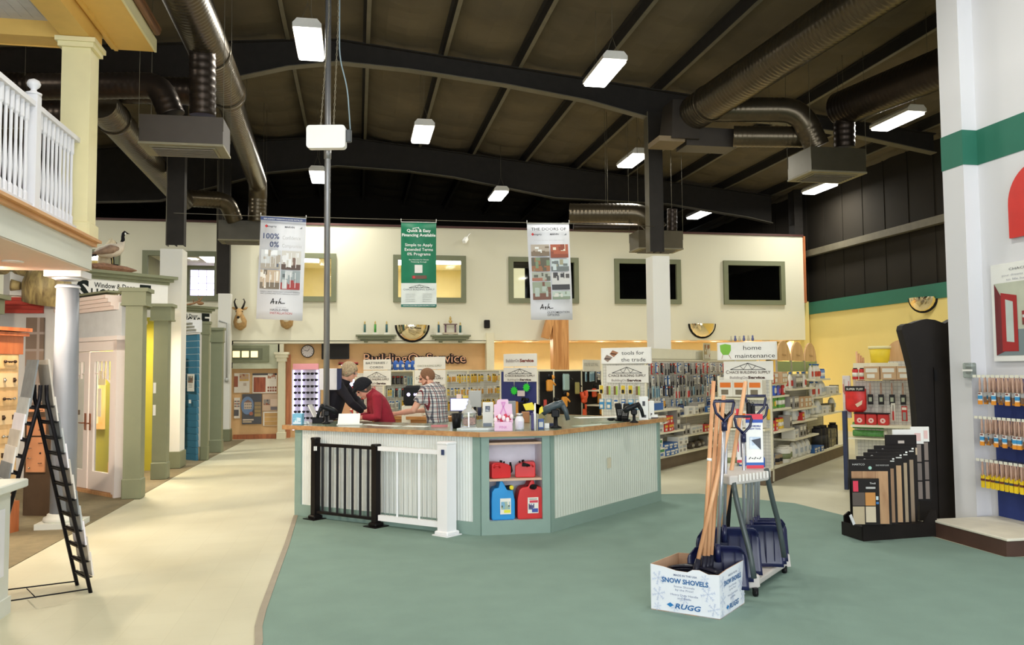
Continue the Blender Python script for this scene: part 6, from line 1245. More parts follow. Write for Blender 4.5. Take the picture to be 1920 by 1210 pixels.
# porch post, beams, ceiling
py_ = atY(148, 440, CP.y-.2).x; pT = atY(148, 82, CP.y-.2).z; pxc = atY(147, 300, CP.y-.2).x
t = thing('porch_post', 'pale yellow square porch post on the upper deck at left', 'post', (pxc, CP.y-.2, zF)); hh = pT-zF
MB().box((0, 0, hh/2), (.3, .3, hh)).build('shaft', t, postY); b = MB(); b.box((0, 0, hh-.02), (.42, .42, .05)); b.box((0, 0, hh-.07), (.37, .37, .06)); b.build('capital', t, postY); MB().box((0, 0, .12), (.36, .36, .24), bev=.02).build('base', t, postY)
YR, ZR = CP.y-.2, pT
b = MB(); b.box((pxc-.0, (YR-3)/2+.1, ZR+.11), (.3, YR+3.3, .2)); b.box(((pxc+LX)/2, YR+.02, ZR+.11), (pxc-LX, .3, .2)); b.box(((pxc+LX)/2, YR+.17, ZR+.15), (pxc-LX, .02, .3)); o = b.build('porch_beam', None, soffY); tag(o, 'yellow painted porch roof beams resting on the pale yellow post', 'beam')
b = MB(); b.box((pxc+.38, (YR-3)/2+.35, ZR+.23), (.5, YR+3.7, .025)); b.box((pxc+.2, (YR-3)/2+.35, ZR+.2), (.04, YR+3.6, .04)); o = b.build('porch_eave_soffit', None, soffY); tag(o, 'yellow underside of the porch roof overhang', 'eave')
b = MB(); b.box((pxc+.64, (YR-3)/2+.35, ZR+.29), (.025, YR+3.7, .16)); b.box(((pxc+.64+LX)/2+.1, YR+.72-.35, ZR+.29), (pxc+.64-LX-.25, .02, .14)); o = b.build('porch_fascia_board', None, postY); tag(o, 'cream fascia board along the porch roof edge', 'fascia')
b = MB(); b.tube([(pxc+.7, -3, ZR+.39), (pxc+.7, YR+.5, ZR+.39)], .045, 8); b.box((pxc+.3, (YR-3)/2+.3, ZR+.42), (.9, YR+3.4, .03)); o = b.build('porch_gutter', None, mat('brown_gutter', (130, 90, 60), .5)); tag(o, 'brown edge of the porch roof at the top left', 'gutter')
b = MB(); b.box(((pxc+LX)/2, (YR-3)/2, ZR+.2), (pxc-LX, YR+3, .02)); k = pxc-.2
while k > -8: b.box((k, (YR-3)/2, ZR+.187), (.012, YR+2.6, .01)); k -= .12
struct(b.build('ceiling_porch_beadboard', None, mat('porch_ceiling_white', (214, 212, 216), .6)))
XR_ = XF-.12; zr1 = atX(150, 270, XR_).z; zr0 = zF+.14
t = thing('porch_railing', 'white porch railing with ball topped newel on the upper deck at left', 'railing', (XR_, YR, zF)); O2 = Vector((XR_, YR, zF))
yn = atX(63, 175, XR_).y
b = MB(); b.box((0, (-1.6-YR-.1)/2, zr1-zF), (.09, YR-1.6+.0, .05)); b.box((0, (-1.6-YR-.1)/2, zr1-zF-.035), (.05, YR-1.6, .04)); b.v = [(x, y+0, z) for x, y, z in b.v]; 
def seg_y(y0, y1, z, w_, h): q = MB(); q.box((0, (y0+y1)/2-YR, z-zF), (w_, y1-y0, h)); return q
o = seg_y(0, YR-.15, zr1, .09, .05).build('top_rail', t, railW); o2 = seg_y(0, YR-.15, zr0, .07, .07).build('bottom_rail', t, railW)
k = 0; y = YR-.28
while y > 3.2:
    if abs(y-yn) > .1:
        b = MB(); zz0, zz1 = zr0-zF, zr1-zF
        b.tube([(0, y-YR, zz0), (0, y-YR, zz0+.12), (0, y-YR, zz0+.14), (0, y-YR, zz0+.3), (0, y-YR, zz0+.55), (0, y-YR, zz1-.2), (0, y-YR, zz1-.18), (0, y-YR, zz1)], [.026, .026, .016, .022, .014, .016, .026, .026], 8, sm=False); b.build('baluster', t, railW)
    y -= .115
b = MB(); hN = zr1-zF+.1; b.box((0, yn-YR, hN/2), (.11, .11, hN)); b.lathe([(.07, hN), (.075, hN+.02), (.03, hN+.04), (.025, hN+.06), (.055, hN+.09), (.062, hN+.115), (.05, hN+.145), (.01, hN+.165)], (0, yn-YR, 0), 18); b.build('newel_post', t, railW)
# white counter corner at far left foreground
q = atZ(14, 1150); z_ = atD(10, 902, (q-CAM).dot(camF)).z
t = thing('white_display_counter', 'white painted counter corner at the far left edge', 'counter', (q.x, q.y, 0)); MB().box((-.45, -.5, z_/2-.03), (.9, 1.0, z_-.06)).build('body', t, fasM); MB().box((-.42, -.47, z_-.03), (1.02, 1.1, .06), bev=.008).build('top', t, fasM); MB().box((-.45, -.5, .06), (.93, 1.03, .12)).build('base', t, fasM); MB().box((.002, -.3, z_*.55), (.008, .4, z_*.5)).build('side_panel', t, railW)
# A-frame tile rack
R1, R2 = atZ(170, 1112), atZ(145, 1098); wdir = (atZ(0, 1130, .07)-atZ(165, 1105, .07)); wdir.z = 0; wdir.normalize(); best = None
for k in range(20, 80):
    h_ = k*.01; c_ = (R1+R2)/2+wdir*h_; v = Vector((c_.x, c_.y, 1.6))-CAM; xx = 960+FPX*v.dot(camR)/v.dot(camF)
    if best is None or abs(xx-69) < best[0]: best = (abs(xx-69), h_)
h_ = best[1]; AP = (R1+R2)/2+wdir*h_; v = AP-CAM; v.z = 0; zA = atD(67, 722, v.dot(camF)/1.0).z
fr = thing('tile_sample_rack', 'black A frame rack of stone tile samples standing on the beige floor', 'display rack', AP); fb = mat('black_rack_steel', (26, 24, 28), .35, .3, var=.04)
for sgn in (1, -1):
    for R_ in (R1, R2):
        foot = R_ if sgn > 0 else R_+wdir*2*h_; off = (R_-(R1+R2)/2)*1.0; apx = AP+Vector((off.x, off.y, zA))
        MB().tube([foot-AP, (foot-AP).lerp(apx-AP, .93), apx-AP-wdir*.02*(-sgn)*-1+Vector((0, 0, .0))], .015, 8).build('leg', fr, fb)
    n = 12; tm = [mat('tile_grey_a', (176, 178, 176), .5, var=.12, scale=12), mat('tile_cream', (214, 206, 196), .5, var=.08, scale=9), mat('tile_white', (228, 222, 226), .4, var=.04, scale=9), mat('tile_slate', (126, 128, 128), .6, var=.15, scale=12), mat('tile_beige', (196, 186, 172), .5, var=.1, scale=9)]
    lat = (R2-R1); LW = lat.length; lh = lat.normalized()
    for k in range(n):
        f = .07+k*.075; mid = (R1+R2)/2+(Vector((0, 0, 0)) if sgn > 0 else wdir*2*h_); p = mid.lerp(AP+Vector((0, 0, zA)), f)-AP
        out = -wdir*sgn
        b = MB(); b.bar(p-lh*LW*.42+out*.01, p+lh*LW*.42+out*.01, .012, .03); b.bar(p-lh*LW*.42-Vector((0, 0, .0))+out*.02, p+lh*LW*.42+out*.02, .05, .006); b.build('ledge', fr, fb)
        t = thing('tile_sample', 'stone tile sample slab on the A frame rack, %s side, tier %s from the floor' % ('right' if sgn > 0 else 'left', 'one two three four five six seven eight nine ten eleven twelve'.split()[k]), 'tile', p+AP, 0, 'tile samples on the A frame rack')
        th_ = (Vector((0, 0, 1))*.97-out*.13).normalized() if True else None
        q0 = out*.045+Vector((0, 0, .01)); q1 = q0+th_*(.19 if k < n-1 else .36); b = MB()
        b.bar(q0, q1, .012, .3, tm[(k*3+(sgn > 0)) % 5], up=lh); o = b.build('slab', t, tm[0])
for (x1, y1), (x0, y0) in (((146, 1090), (0, 1108)), ((165, 1105), (0, 1130))):
    a = atZ(x1, y1, .07)-AP; c = atZ(x0, y0, .07)-AP; MB().cyl(a, a+(c-a).normalized()*2*h_*.97, .0055, seg=6).build('spreader_wire', fr, fb)
b = MB(); b.cyl(atZ(50, 1104, .07)-AP, atZ(67, 1121, .07)-AP, .004, seg=6); b.build('cross_wire', fr, fb)
# hardware display towers
knob = mat('nickel_knob', (196, 192, 184), .25, .9); orb = mat('bronze_knob', (66, 48, 38), .4, .6); mapleP = wood('maple_panel', (222, 178, 120), (236, 196, 142), scale=1.5, stretch=(1, 1, 6)); cherry = wood('cherry_wood', (166, 88, 48), (192, 112, 64), scale=2, stretch=(1, 1, 6))
q = atZ(36, 1005)+Vector((-.34, -.05, 0)); tx = thing('hardware_display_tower', 'maple tower of door handles and knobs on a cherry base beside the tile rack', 'display tower', q, -.35)
hT = atD(30, 606, (q-CAM).dot(camF)).z
MB().box((-.1, .18, .17), (.46, .36, .34)).build('base', tx, cherry); MB().box((-.1, .18, .34+(hT-.44)/2), (.4, .3, hT-.44)).build('column', tx, mapleP); MB().box((-.12, .18, hT-.22), (.48, .38, .2)).build('crown', tx, cherry); b = MB(); b.box((-.12, .18, hT-.1), (.56, .46, .04)); b.box((-.12, .18, hT-.05), (.6, .5, .04)); b.build('cornice', tx, cherry)
rnd = random.Random(5)
def knobs(par, x, y, dx, n, z0, z1, u, nn):
    for k in range(n):
        z = z0+(z1-z0)*k/(n-1)
        MB().box((x, y, z), (abs(u.x)*.3+.01, abs(u.y)*.24+.01, (z1-z0)/n*.86)).build('sample_plate', par, mapleP if k % 2 else mat('maple_light', (238, 204, 156), .5, var=.03))
        for j in (-.07, .07):
            p = Vector((x, y, z))+u*j+nn*.02; m = orb if (k+(j > 0)) % 3 else knob; b = MB(); b.sphere(p, .018, None, 10)
            if k % 2: b.tube([p, p+u*.06*(1 if j < 0 else -1)+nn*.01, p+u*.09*(1 if j < 0 else -1)+Vector((0, 0, -.01))], .007, 8)
            else: b.box(p-nn*.008, (.02, .02, .05))
            b.build('door_knob', par, m)
knobs(tx, -.1, .02, .3, 8, .45, hT-.4, Vector((1, 0, 0)), Vector((0, -1, 0))); knobs(tx, .108, .18, .2, 8, .45, hT-.4, Vector((0, 1, 0)), Vector((1, 0, 0)))
MB().sphere((-.2, -.03, hT-.22), .03, knob, 12).build('door_knob', tx, knob); MB().sphere((-.02, -.03, hT-.22), .03, knob, 12).build('door_knob', tx, knob)
q = atZ(60, 970); h2 = atD(62, 778, (q-CAM).dot(camF)).z; tb = thing('pull_display_tower', 'dark brown cabinet tower with cabinet pulls on peach panels behind the maple tower', 'display tower', q, -.3)
dkb = mat('dark_brown_cabinet', (92, 74, 58), .5, var=.1); MB().box((.02, .25, h2/2), (.36, .4, h2)).build('body', tb, dkb); MB().box((.02, .25, h2), (.46, .5, .06)).build('cornice', tb, dkb)
for k, z in enumerate((.62, 1.02)):
    MB().box((-.0, .04, z+.12), (.24, .02, .42 if k == 0 else .34)).build('sample_panel', tb, mat('peach_panel', (226, 160, 116), .6, var=.04))
    for j in range(7): p = (-.07+.14*(j % 2), .02, z-.04+.06*j); b = MB(); b.tube([(p[0]-.025, p[1], p[2]), (p[0], p[1]-.02, p[2]), (p[0]+.025, p[1], p[2])], .005, 6) if j % 3 else b.sphere(p, .012, None, 8); b.build('cabinet_pull', tb, orb if j % 2 else knob)
# ------------------------------------------------------------ showroom walls
d45 = Vector((1, 1, 0)).normalized(); n45 = Vector((1, -1, 0)).normalized(); m45 = Vector((-1, 1, 0)).normalized()
oliv2 = mat('sage_column_paint', (128, 132, 104), .6, var=.03); shW = mat('showroom_pale_wall', (214, 212, 208), .8, var=.02); pinkW = mat('showroom_cornice_white', (232, 216, 208), .6, var=.02)
def sqcol(pxl, pxr, yb, yt0, yt1, pcl, pcr, label):
    q = atZ((pxl+pxr)/2, yb); dd = (q-CAM).dot(camF); q.y += .15; zt = atD((pxl+pxr)/2, yt1, dd).z; zc = atD((pxl+pxr)/2, yt0, dd).z; w_ = (pxr-pxl)*dd/FPX*.86; wc = (pcr-pcl)*dd/FPX*.86
    t = thing('square_column', label, 'column', (q.x, q.y, 0), 0); MB().box((0, 0, zt/2), (w_, w_, zt)).build('shaft', t, oliv2); MB().box((0, 0, .14), (w_*1.14, w_*1.14, .28), bev=.015).build('base', t, oliv2)
    b = MB(); b.box((0, 0, (zt+zc)/2), (wc*.9, wc*.9, zc-zt)); b.box((0, 0, zc), (wc*1.08, wc*1.08, .05)); b.box((0, 0, zt+.01), (wc*.96, wc*.96, .03)); b.build('capital', t, oliv2); return q, w_
k1, w1_ = sqcol(226, 262, 938, 541, 571, 218, 274, 'sage green square column nearest, right of the white french door')
k2, _ = sqcol(281, 311, 901, 571, 600, 276, 323, 'sage green square column left of the white boxed pier')
k3, _ = sqcol(373, 388, 865, 604, 626, 374, 394, 'slim sage square column at the right of the blue siding')
k4, _ = sqcol(391, 415, 850, 616, 641, 392, 421, 'sage green square column furthest back, left of the antelope wall')
# sign headers
def header(xr, yr, ln, z0, z1, zc, label, txt_first):
    t = thing('showroom_sign', label, 'sign', (xr, yr, z0)); a = -d45*ln
    b = MB(); b.bar(Vector((0, 0, (z1-z0)/2))-n45*.1, a+Vector((0, 0, (z1-z0)/2))-n45*.1, .2, z1-z0); b.build('sign_board', t, WHITE)
    b = MB()
    for k, (o_, h0, h1) in enumerate(((.02, 0, .05), (.07, .05, .1), (.12, .1, .15))):
        b.bar(d45*o_+Vector((0, 0, z1-z0+(h0+h1)/2))-n45*(.1-o_/2), a+Vector((0, 0, z1-z0+(h0+h1)/2))-n45*(.1-o_/2), .2+o_, h1-h0)
    b.build('cornice', t, oliv2)
    m_ = MB(); P = Pr(m_, a+n45*.002, d45, (0, 0, 1)); H_ = z1-z0; dk = C_(24, 32, 30)
    return t, m_, P, H_, dk
z0s, z1s = 2.9, 3.25
t, m_, P, H_, dk = header(-3.28, 15.32, 2.6, z0s, z1s, 3.42, 'white Window & Door SHOWCASE sign under the goose', 0)
P.text('Window & Door', 1.63, H_*.62, .12, dk, 'c', .7, .01); P.text('S', 1.0, H_*.1, .4, dk, 'l', .2, .05); P.text('HOWCAS', 1.23, H_*.12, .22, dk, 'l', .82, .02); P.text('E', 2.07, H_*-.0, .44, dk, 'l', .21, .05)
m_.build('lettering', t, dk)
a2 = atY(395, 585, 20.35)
b = MB(); zq = atY(395, 612, 20.35).z-.01; p = Vector((a2.x-.12, 20.3, zq/2)); b.bar(p, p-d45*2.2, .08, zq-.02, up=(0, 0, 1)); struct(b.build('wall_showroom_d', None, shW))
t, m_, P, H_, dk = header(a2.x-.0, 20.35, 2.4, atY(395, 612, 20.35).z, atY(395, 588, 20.35).z, 0, 'further white Window & Door SHOWCASE sign by the antelope', 0)
P.text('Window & Door', 1.7, H_*.6, .12, dk, 'c', .7, .01); P.text('HOWCAS', 1.3, H_*.1, .22, dk, 'l', .82, .02); P.text('E', 2.16, -.0, .4, dk, 'l', .21, .05); m_.build('lettering', t, dk)
# french door unit (45 degrees) between column 1 and the round column
DA, DB = atZ(140, 919), atZ(219, 934); dd_ = (DA-DB).normalized(); dn = Vector((dd_.y, -dd_.x, 0)); dn = dn if dn.y < 0 else -dn; DL = 1.75
zD = onP(200, 658, DB, dn).z; ang = math.atan2(-dd_.y, -dd_.x)
du = thing('french_door', 'white french door with arched grille beside the first sage column', 'door', DB, ang)      # local x runs from the left end to DB
def lb(x0, x1, z0, z1, y=0, th=.06, m=None, name=None, par=None):
    q = MB().box(((x0+x1)/2, y, (z0+z1)/2), (x1-x0, th, z1-z0)); return q.build(name, par or du, m) if name else q
drW = mat('door_white_paint', (232, 222, 218), .5, var=.01)
lb(-.06, .04, 0, zD+.12, 0, .12, drW, 'jamb'); lb(-DL, -DL+.08, 0, zD+.12, 0, .12, drW, 'jamb'); lb(-DL, .04, zD, zD+.14, 0, .12, drW, 'head_casing'); lb(-DL-.04, .1, zD+.14, zD+.2, -.02, .14, drW, 'head_cap'); lb(-DL, .0, 0, .05, 0, .12, wood('oak_sill', (190, 140, 92), (206, 160, 112)), 'sill')
for k, (x0, x1) in enumerate(((-.83, -.07), (-1.66, -.87))):
    leaf = lb(x0, x0+.13, .06, zD-.01, 0, .05, drW, 'door_leaf'); lb(x1-.14, x1, .06, zD-.01, 0, .05, drW, 'stile', leaf); lb(x0+.13, x1-.14, .06, .32, 0, .05, drW, 'bottom_rail', leaf); lb(x0+.13, x1-.14, zD-.15, zD-.01, 0, .05, drW, 'top_rail', leaf)
    lb(x0+.13, x1-.14, .32, zD-.15, .01, .01, glass, 'glass', leaf)
    b = MB()
    for j in range(1, 4): x = x0+.13+(x1-x0-.27)*j/4; b.box((x, -.0, zD-.15-.12), (.025, .04, .26))
    c0 = x0+.13 if k == 0 else x1-.14; ww = x1-x0-.27; sg = 1 if k == 0 else -1
    b.tube([(c0+sg*ww*q/8, 0, zD-.32-.12*(q/8)**2*1.3) for q in range(9)], .014, 6, sm=False); b.build('arched_grille', leaf, drW)
    b = MB(); hx = x0+.05 if k == 0 else x1-.06; b.box((hx, -.035, 1.02), (.035, .012, .24)); b.tube([(hx, -.04, 1.0), (hx, -.08, 1.0), (hx+.1*sg, -.08, 1.0)], .009, 8); b.build('handle', leaf, mat('brass_handle', (150, 92, 60), .35, .6))
    if k == 0:
        for z in (.35, 1.15, 1.95): lb(x1-.03, x1-.005, z, z+.12, -.03, .015, C_(150, 146, 140), 'hinge', leaf)
lb(-.6, -.38, 1.55, 1.75, -.01, .004, C_(232, 220, 180), 'notice', du); lb(-.6, -.5, 1.1, 1.5, -.01, .004, C_(240, 230, 214), 'notice', du)
uw = MB(); zc1 = onP(205, 556, DB, dn).z; q = lb(-DL-.1, .06, zD+.2, zc1-.1, .03, .08); o = q.build('wall_door_surround', None, mat('pale_blue_wall', (204, 208, 210), .8)); o.location = DB; o.rotation_euler = (0, 0, ang); struct(o)
b = MB()
for k in range(4): b.box((-DL/2-.08, -.02-.02*k, zc1-.12+.05*k-.06), (DL+.1, .12+.04*k, .05))
o = b.build('trim_8', None, pinkW); o.location = DB; o.rotation_euler = (0, 0, ang); struct(o); b = MB(); b.box((-DL/2-.1, -.03, zc1+.045), (DL+.1, .26, .03)); o = b.build('trim_9', None, oliv2); o.location = DB; o.rotation_euler = (0, 0, ang); struct(o)
# room behind: green yellow wall with windows
yg = mat('chartreuse_wall', (176, 168, 56), .85, var=.03); b = MB(); b.box((-5.2, 15.6, 1.35), (3.6, .1, 2.7), yg); struct(b.build('wall_showroom_a')); b = MB(); b.box((-3.95, 15.0, 1.2), (.08, 1.3, 2.35), yg); struct(b.build('wall_showroom_b'))
b = MB(); b.box((-4.05, 14.5, 2.6), (.8, 2.0, .06), pinkW); struct(b.build('ceiling_showroom')); area('showroom_light', (-4.0, 14.4, 2.52), (0, 0, 0), .8, .8, 110, (1, .84, .62))
wd2 = wood('pine_window', (222, 168, 100), (236, 190, 128), scale=2, stretch=(1, 1, 6))
t = thing('sample_window', 'pine framed sample window seen through the french door', 'window', (-4.75, 15.5, 1.5)); MB().box((-.4, 0, 0), (.12, .08, 1.4)).build('jamb', t, wd2); MB().box((.4, 0, 0), (.12, .08, 1.4)).build('jamb', t, wd2); MB().box((0, 0, .7), (.9, .08, .12)).build('head', t, wd2); MB().box((0, 0, -.7), (1.0, .1, .1)).build('sill', t, wd2); MB().box((0, .01, 0), (.7, .02, 1.35)).build('sash', t, mat('sample_sash_white', (226, 214, 190), .5)); b = MB(); b.box((0, -.01, 0), (.5, .02, 1.15)); b.build('pane', t, mat('grey_green_pane', (140, 150, 130), .2))
q = atY(268, 860, 14.9); t = thing('sample_window', 'tall pine window casing seen between the two near sage columns', 'window', (-3.9, 14.9, 1.35)); MB().box((0, 0, 0), (.06, .25, 1.9)).build('casing', t, mat('orange_pine', (216, 160, 112), .6, var=.05)); b = MB(); b.box((.02, 0, -1.0), (.1, .5, .1)); b.build('sill', t, wd2); MB().box((.0, .0, -1.2), (.05, 1.2, .28)).build('baseboard', t, wd2)
for k in range(2): MB().box((.0, 0, 0), (.02, .005, .15)).build('x', None, WHITE) if False else None
for k, z in enumerate((atD(290, 728, (k2-CAM).dot(camF)-.2).z, atD(290, 770, (k2-CAM).dot(camF)-.2).z)): o = MB().box((0, 0, 0), (.04, .01, .17)).build('switch_strip', None, WHITE); o.location = (k2.x-.07, k2.y-.16, z); tag(o, 'small white vertical strip on the second sage column, %s one' % ('upper', 'lower')[k], 'sign')
# stone, red siding and sage walls left of the round column
yb_ = 13.9; b = MB(); b.box((-6.6, yb_, 1.4), (5, .1, 2.8), shW); struct(b.build('wall_showroom_c'))
b = MB(); a = atY(8, 590, yb_-.1); c = atY(82, 560, yb_-.1)
for k in range(4): b.box(((a.x+c.x)/2, yb_-.1, a.z+.02+k*(c.z-a.z)/4+.03), (c.x-a.x, .05, (c.z-a.z)/4*.94))
o = b.build('red_siding_panel', None, mat('red_siding', (186, 60, 46), .6, var=.04)); o['label'] = 'red clapboard siding sample band behind the maple tower'; o['category'] = 'siding sample'
a = atY(46, 782, yb_-.09); c = atY(84, 596, yb_-.09); o = MB().box(((a.x+c.x)/2, yb_-.1, (a.z+c.z)/2), (c.x-a.x, .05, c.z-a.z)).build('stone_veneer_panel', None, grid_mat('stone_veneer', (150, 128, 112), (176, 160, 150), .32, .26, wd=.2, rough=.8, var=.3, vert=1)); o['label'] = 'grey brown stone veneer sample panel beside the round column'; o['category'] = 'stone sample'
bk = wood('taxidermy_hide', (120, 100, 70), (196, 176, 120), scale=2)
a = atY(50, 555, yb_-.2); c = atY(82, 512, yb_-.2); t = MB(); t.tube([(0, 0, -.3), (.05, -.05, 0), (.0, -.02, .25), (-.1, -.1, .32)], [.3, .33, .28, .12], 14); t.tube([(-.3, -.1, -.05), (-.42, -.12, -.04)], [.06, .09], 10); o = t.build('wrapped_stump', None, bk); o.location = (a.x+.3, yb_-.35, (a.z+c.z)/2); tag(o, 'tan and brown hide draped shape on the ledge above the red siding', 'decoration')
t = MB(); t.tube([(-.5, 0, .1), (-.1, 0, .15), (.3, 0, .1), (.6, 0, .0)], [.1, .16, .14, .05], 12); o = t.build('driftwood_log', None, bk); o.location = atY(20, 514, yb_-.3); tag(o, 'brown driftwood log tucked under the porch soffit at far left', 'decoration')
a = atY(8, 560, 12.2); 
b = MB(); b.box((-5.0, 12.4, 2.35), (.5, .3, .2), oliv2); b.box((-5.0, 12.4, 2.48), (.62, .4, .06), oliv2); b.box((-5.0, 12.4, 2.3), (.4, .26, .3), oliv2); o = b.build('square_column_capital', None, oliv2); q = atY(8, 575, 12.4); o.location = (q.x+5.0-.3, 0, q.z-2.35); tag(o, 'sage column capital at the far left edge above the hardware tower', 'column')
# blue siding unit
BA = k3-Vector((.12, .0, 0)); zb1 = atD(345, 622, (k3-CAM).dot(camF)-.3).z; DB2 = Vector((k3.x-.12, k3.y-.1, 0)); bL = 1.1; b = MB(); n_ = int(zb1/.13)
for k in range(n_): b.box((-bL/2, 0+.0, .065+k*.13), (bL, .05, .124), R=Matrix.Rotation(math.radians(4), 3, 'X'))
o = b.build('wall_blue_siding', None, mat('blue_clapboard', (52, 112, 140), .6, var=.03)); o.location = DB2; o.rotation_euler = (0, 0, ang); struct(o)
b = MB()
for k in range(4): b.box((-bL/2, -.02-.02*k, zb1+.03+.06*k), (bL+.1, .12+.04*k, .06))
o = b.build('trim_10', None, mat('cornice_white2', (226, 228, 232), .6)); o.location = DB2; o.rotation_euler = (0, 0, ang); struct(o)
dw = thing('sample_door', 'narrow white door frame on the blue siding wall', 'door', DB2+dd_*.42+dn*.12, ang); hz = atD(350, 668, (DB2-CAM).dot(camF)).z; MB().box((0, 0, hz/2+.2), (.07, .05, hz-.4)).build('jamb', dw, WHITE); MB().box((-.35, 0, hz), (.8, .05, .08)).build('head', dw, WHITE); MB().box((-.35, .0, hz/2+.2), (.6, .03, hz-.45)).build('door_leaf', dw, fasM)
t = thing('picture_notice', 'small framed photo notice on the blue siding', 'notice', DB2+dd_*.16+dn*.06+Vector((0, 0, 1.52)), ang); MB().box((0, 0, 0), (.24, .012, .34)).build('frame', t, C_(220, 216, 206)); m_ = MB(); P = Pr(m_, (-.09, -.008, 0), (1, 0, 0), (0, 0, 1)); P.photo(0, .0, .18, .13, [C_(90, 110, 110), C_(180, 170, 150), C_(120, 90, 70)], 3); [P.rect(.02, -.03-.03*k, .16, -.025-.03*k, C_(120, 120, 120)) for k in range(3)]; m_.build('printing', t, BLACK)
o = MB().box((0, 0, 0), (.07, .01, .07)).build('light_switch', None, WHITE); o.location = DB2+dd_*.18+dn*.06+Vector((0, 0, 1.15)); o.rotation_euler = (0, 0, ang); tag(o, 'small white switch plate below the notice on the blue siding', 'switch')
b = MB(); b.tube([(0, 0, 0), (0, 0, 1.4), (-.2, .0, 1.46)], .02, 8); b.lathe([(.04, -.06), (.05, .0), (.03, .04)], seg=12); o = b.build('vent_pipe', None, C_(170, 172, 168)); q = atY(425, 712, 21.48); o.location = q; tag(o, 'thin grey pipe hooked beside the fourth sage column', 'pipe')
# ------------------------------------------------------------ goose on driftwood, coyote head, antlers
def on45(px, py): return onP(px, py, Vector((-3.28, 15.32, 0)), n45)
gz = z1s+.15; gp_ = on45(213, 505); GB = Vector((gp_.x-.0, gp_.y, gz))-n45*.05
a_ = on45(170, 505)-GB; c_ = on45(256, 512)-GB; lg = wood('driftwood', (120, 84, 62), (160, 116, 88), scale=3, stretch=(6, 1, 1))
o = MB().tube([(a_.x, a_.y, .05), (a_.x*.4, a_.y*.4, .08), (c_.x*.6, c_.y*.6, .06), (c_.x, c_.y, .07)], [.07, .09, .075, .012], 8, sm=False).build('driftwood_perch', None, lg); o.location = GB; o.rotation_euler = (0, 0, 0); o.scale = (1, 1, .8); tag(o, 'weathered driftwood plank on top of the sign under the goose', 'driftwood')
gs = thing('canada_goose', 'mounted goose with black neck standing on driftwood above the showcase sign', 'stuffed bird', GB+Vector((0, 0, .12)), math.atan2(1, 1)-.12)      # faces local +x
gB = mat('goose_brown_feathers', (150, 124, 104), .9, var=.25, scale=16, bump=.5, bscale=70); gC = mat('goose_pale_breast', (214, 202, 184), .9, var=.08, scale=16); gK = mat('goose_black', (24, 22, 26), .7)
sc_ = .98
b = MB(); b.tube([Vector(p)*sc_ for p in ((-.3, 0, .17), (-.2, 0, .2), (-.06, 0, .225), (.06, 0, .26), (.13, 0, .31), (.165, 0, .37))], [v*sc_ for v in (.03, .085, .125, .115, .08, .042)], 18); b.tube([Vector(p)*sc_ for p in ((.16, 0, .35), (.175, 0, .43), (.17, 0, .5), (.185, 0, .555), (.21, 0, .565))], [v*sc_ for v in (.045, .028, .024, .026, .022)], 12); o = b.build('body', gs, gC); remesh(o, .012, 4)
b = MB()
for s in (-1, 1): b.tube([Vector((.06, s*.075, .27))*sc_, Vector((-.06, s*.1, .25))*sc_, Vector((-.22, s*.07, .19))*sc_, Vector((-.34, s*.03, .15))*sc_], [.04, .075, .045, .01], 10)
b.build('wing', gs, gB)
b = MB(); b.tube([Vector(p)*sc_ for p in ((.163, 0, .4), (.176, 0, .45), (.171, 0, .5), (.182, 0, .55), (.205, 0, .572), (.23, 0, .566))], [v*sc_ for v in (.031, .031, .027, .031, .033, .02)], 12); b.tube([Vector((.23, 0, .567))*sc_, Vector((.285, 0, .558))*sc_], [.015, .004], 8); b.build('black_neck_and_head', gs, gK)
b = MB()
for s in (-1, 1): b.sphere(Vector((.2, s*.026, .553))*sc_, .018, None, 8, (1, .5, 1.2))
b.build('cheek_patch', gs, WHITE)
b = MB(); b.tube([Vector((-.28, 0, .16))*sc_, Vector((-.37, 0, .11))*sc_], [.045, .02], 10); b.build('tail', gs, gK)
for s in (-1, 1): b = MB(); b.tube([Vector((.0, s*.04, .14))*sc_, Vector((.01, s*.04, .07))*sc_, Vector((.015, s*.04, .0))*sc_], [.014, .01, .009], 8); b.tube([Vector((.0, s*.04, -.002)), Vector((.08, s*.06, -.004))], [.012, .008], 6); b.tube([Vector((.0, s*.04, -.002)), Vector((.085, s*.03, -.004))], [.012, .008], 6); b.build('leg', gs, gK)
cg = thing('coyote_mount', 'pale stuffed coyote facing right with open mouth behind the goose', 'stuffed animal', GB+Vector((.0, 0, .1))-n45*.22, math.atan2(1, 1)-.1)
b = MB(); b.tube([(-.02, 0, 0), (.0, 0, .15), (.05, 0, .3), (.09, 0, .4)], [.1, .11, .09, .06], 14); b.tube([(.06, 0, .4), (.13, 0, .41), (.2, 0, .36), (.27, 0, .33)], [.05, .065, .04, .022], 12); b.tube([(.13, 0, .35), (.2, 0, .29), (.235, 0, .27)], [.035, .022, .012], 10)
for s in (-1, 1): b.tube([(.09, s*.04, .44), (.08, s*.05, .51)], [.025, .004], 8)
o = b.build('body', cg, furW); remesh(o, .012, 3); MB().sphere((.275, 0, .335), .014, BLACK, 8).build('nose', cg, BLACK)
for s in (-1, 1): MB().sphere((.165, s*.045, .415), .01, BLACK, 8).build('eye', cg, BLACK)
q = atY(372, 570, 19.9); an = thing('antler_pair', 'pair of brown antlers lying on the further showcase sign', 'antlers', (a2.x-.45, 19.95, atY(395, 588, 20.35).z+.17))
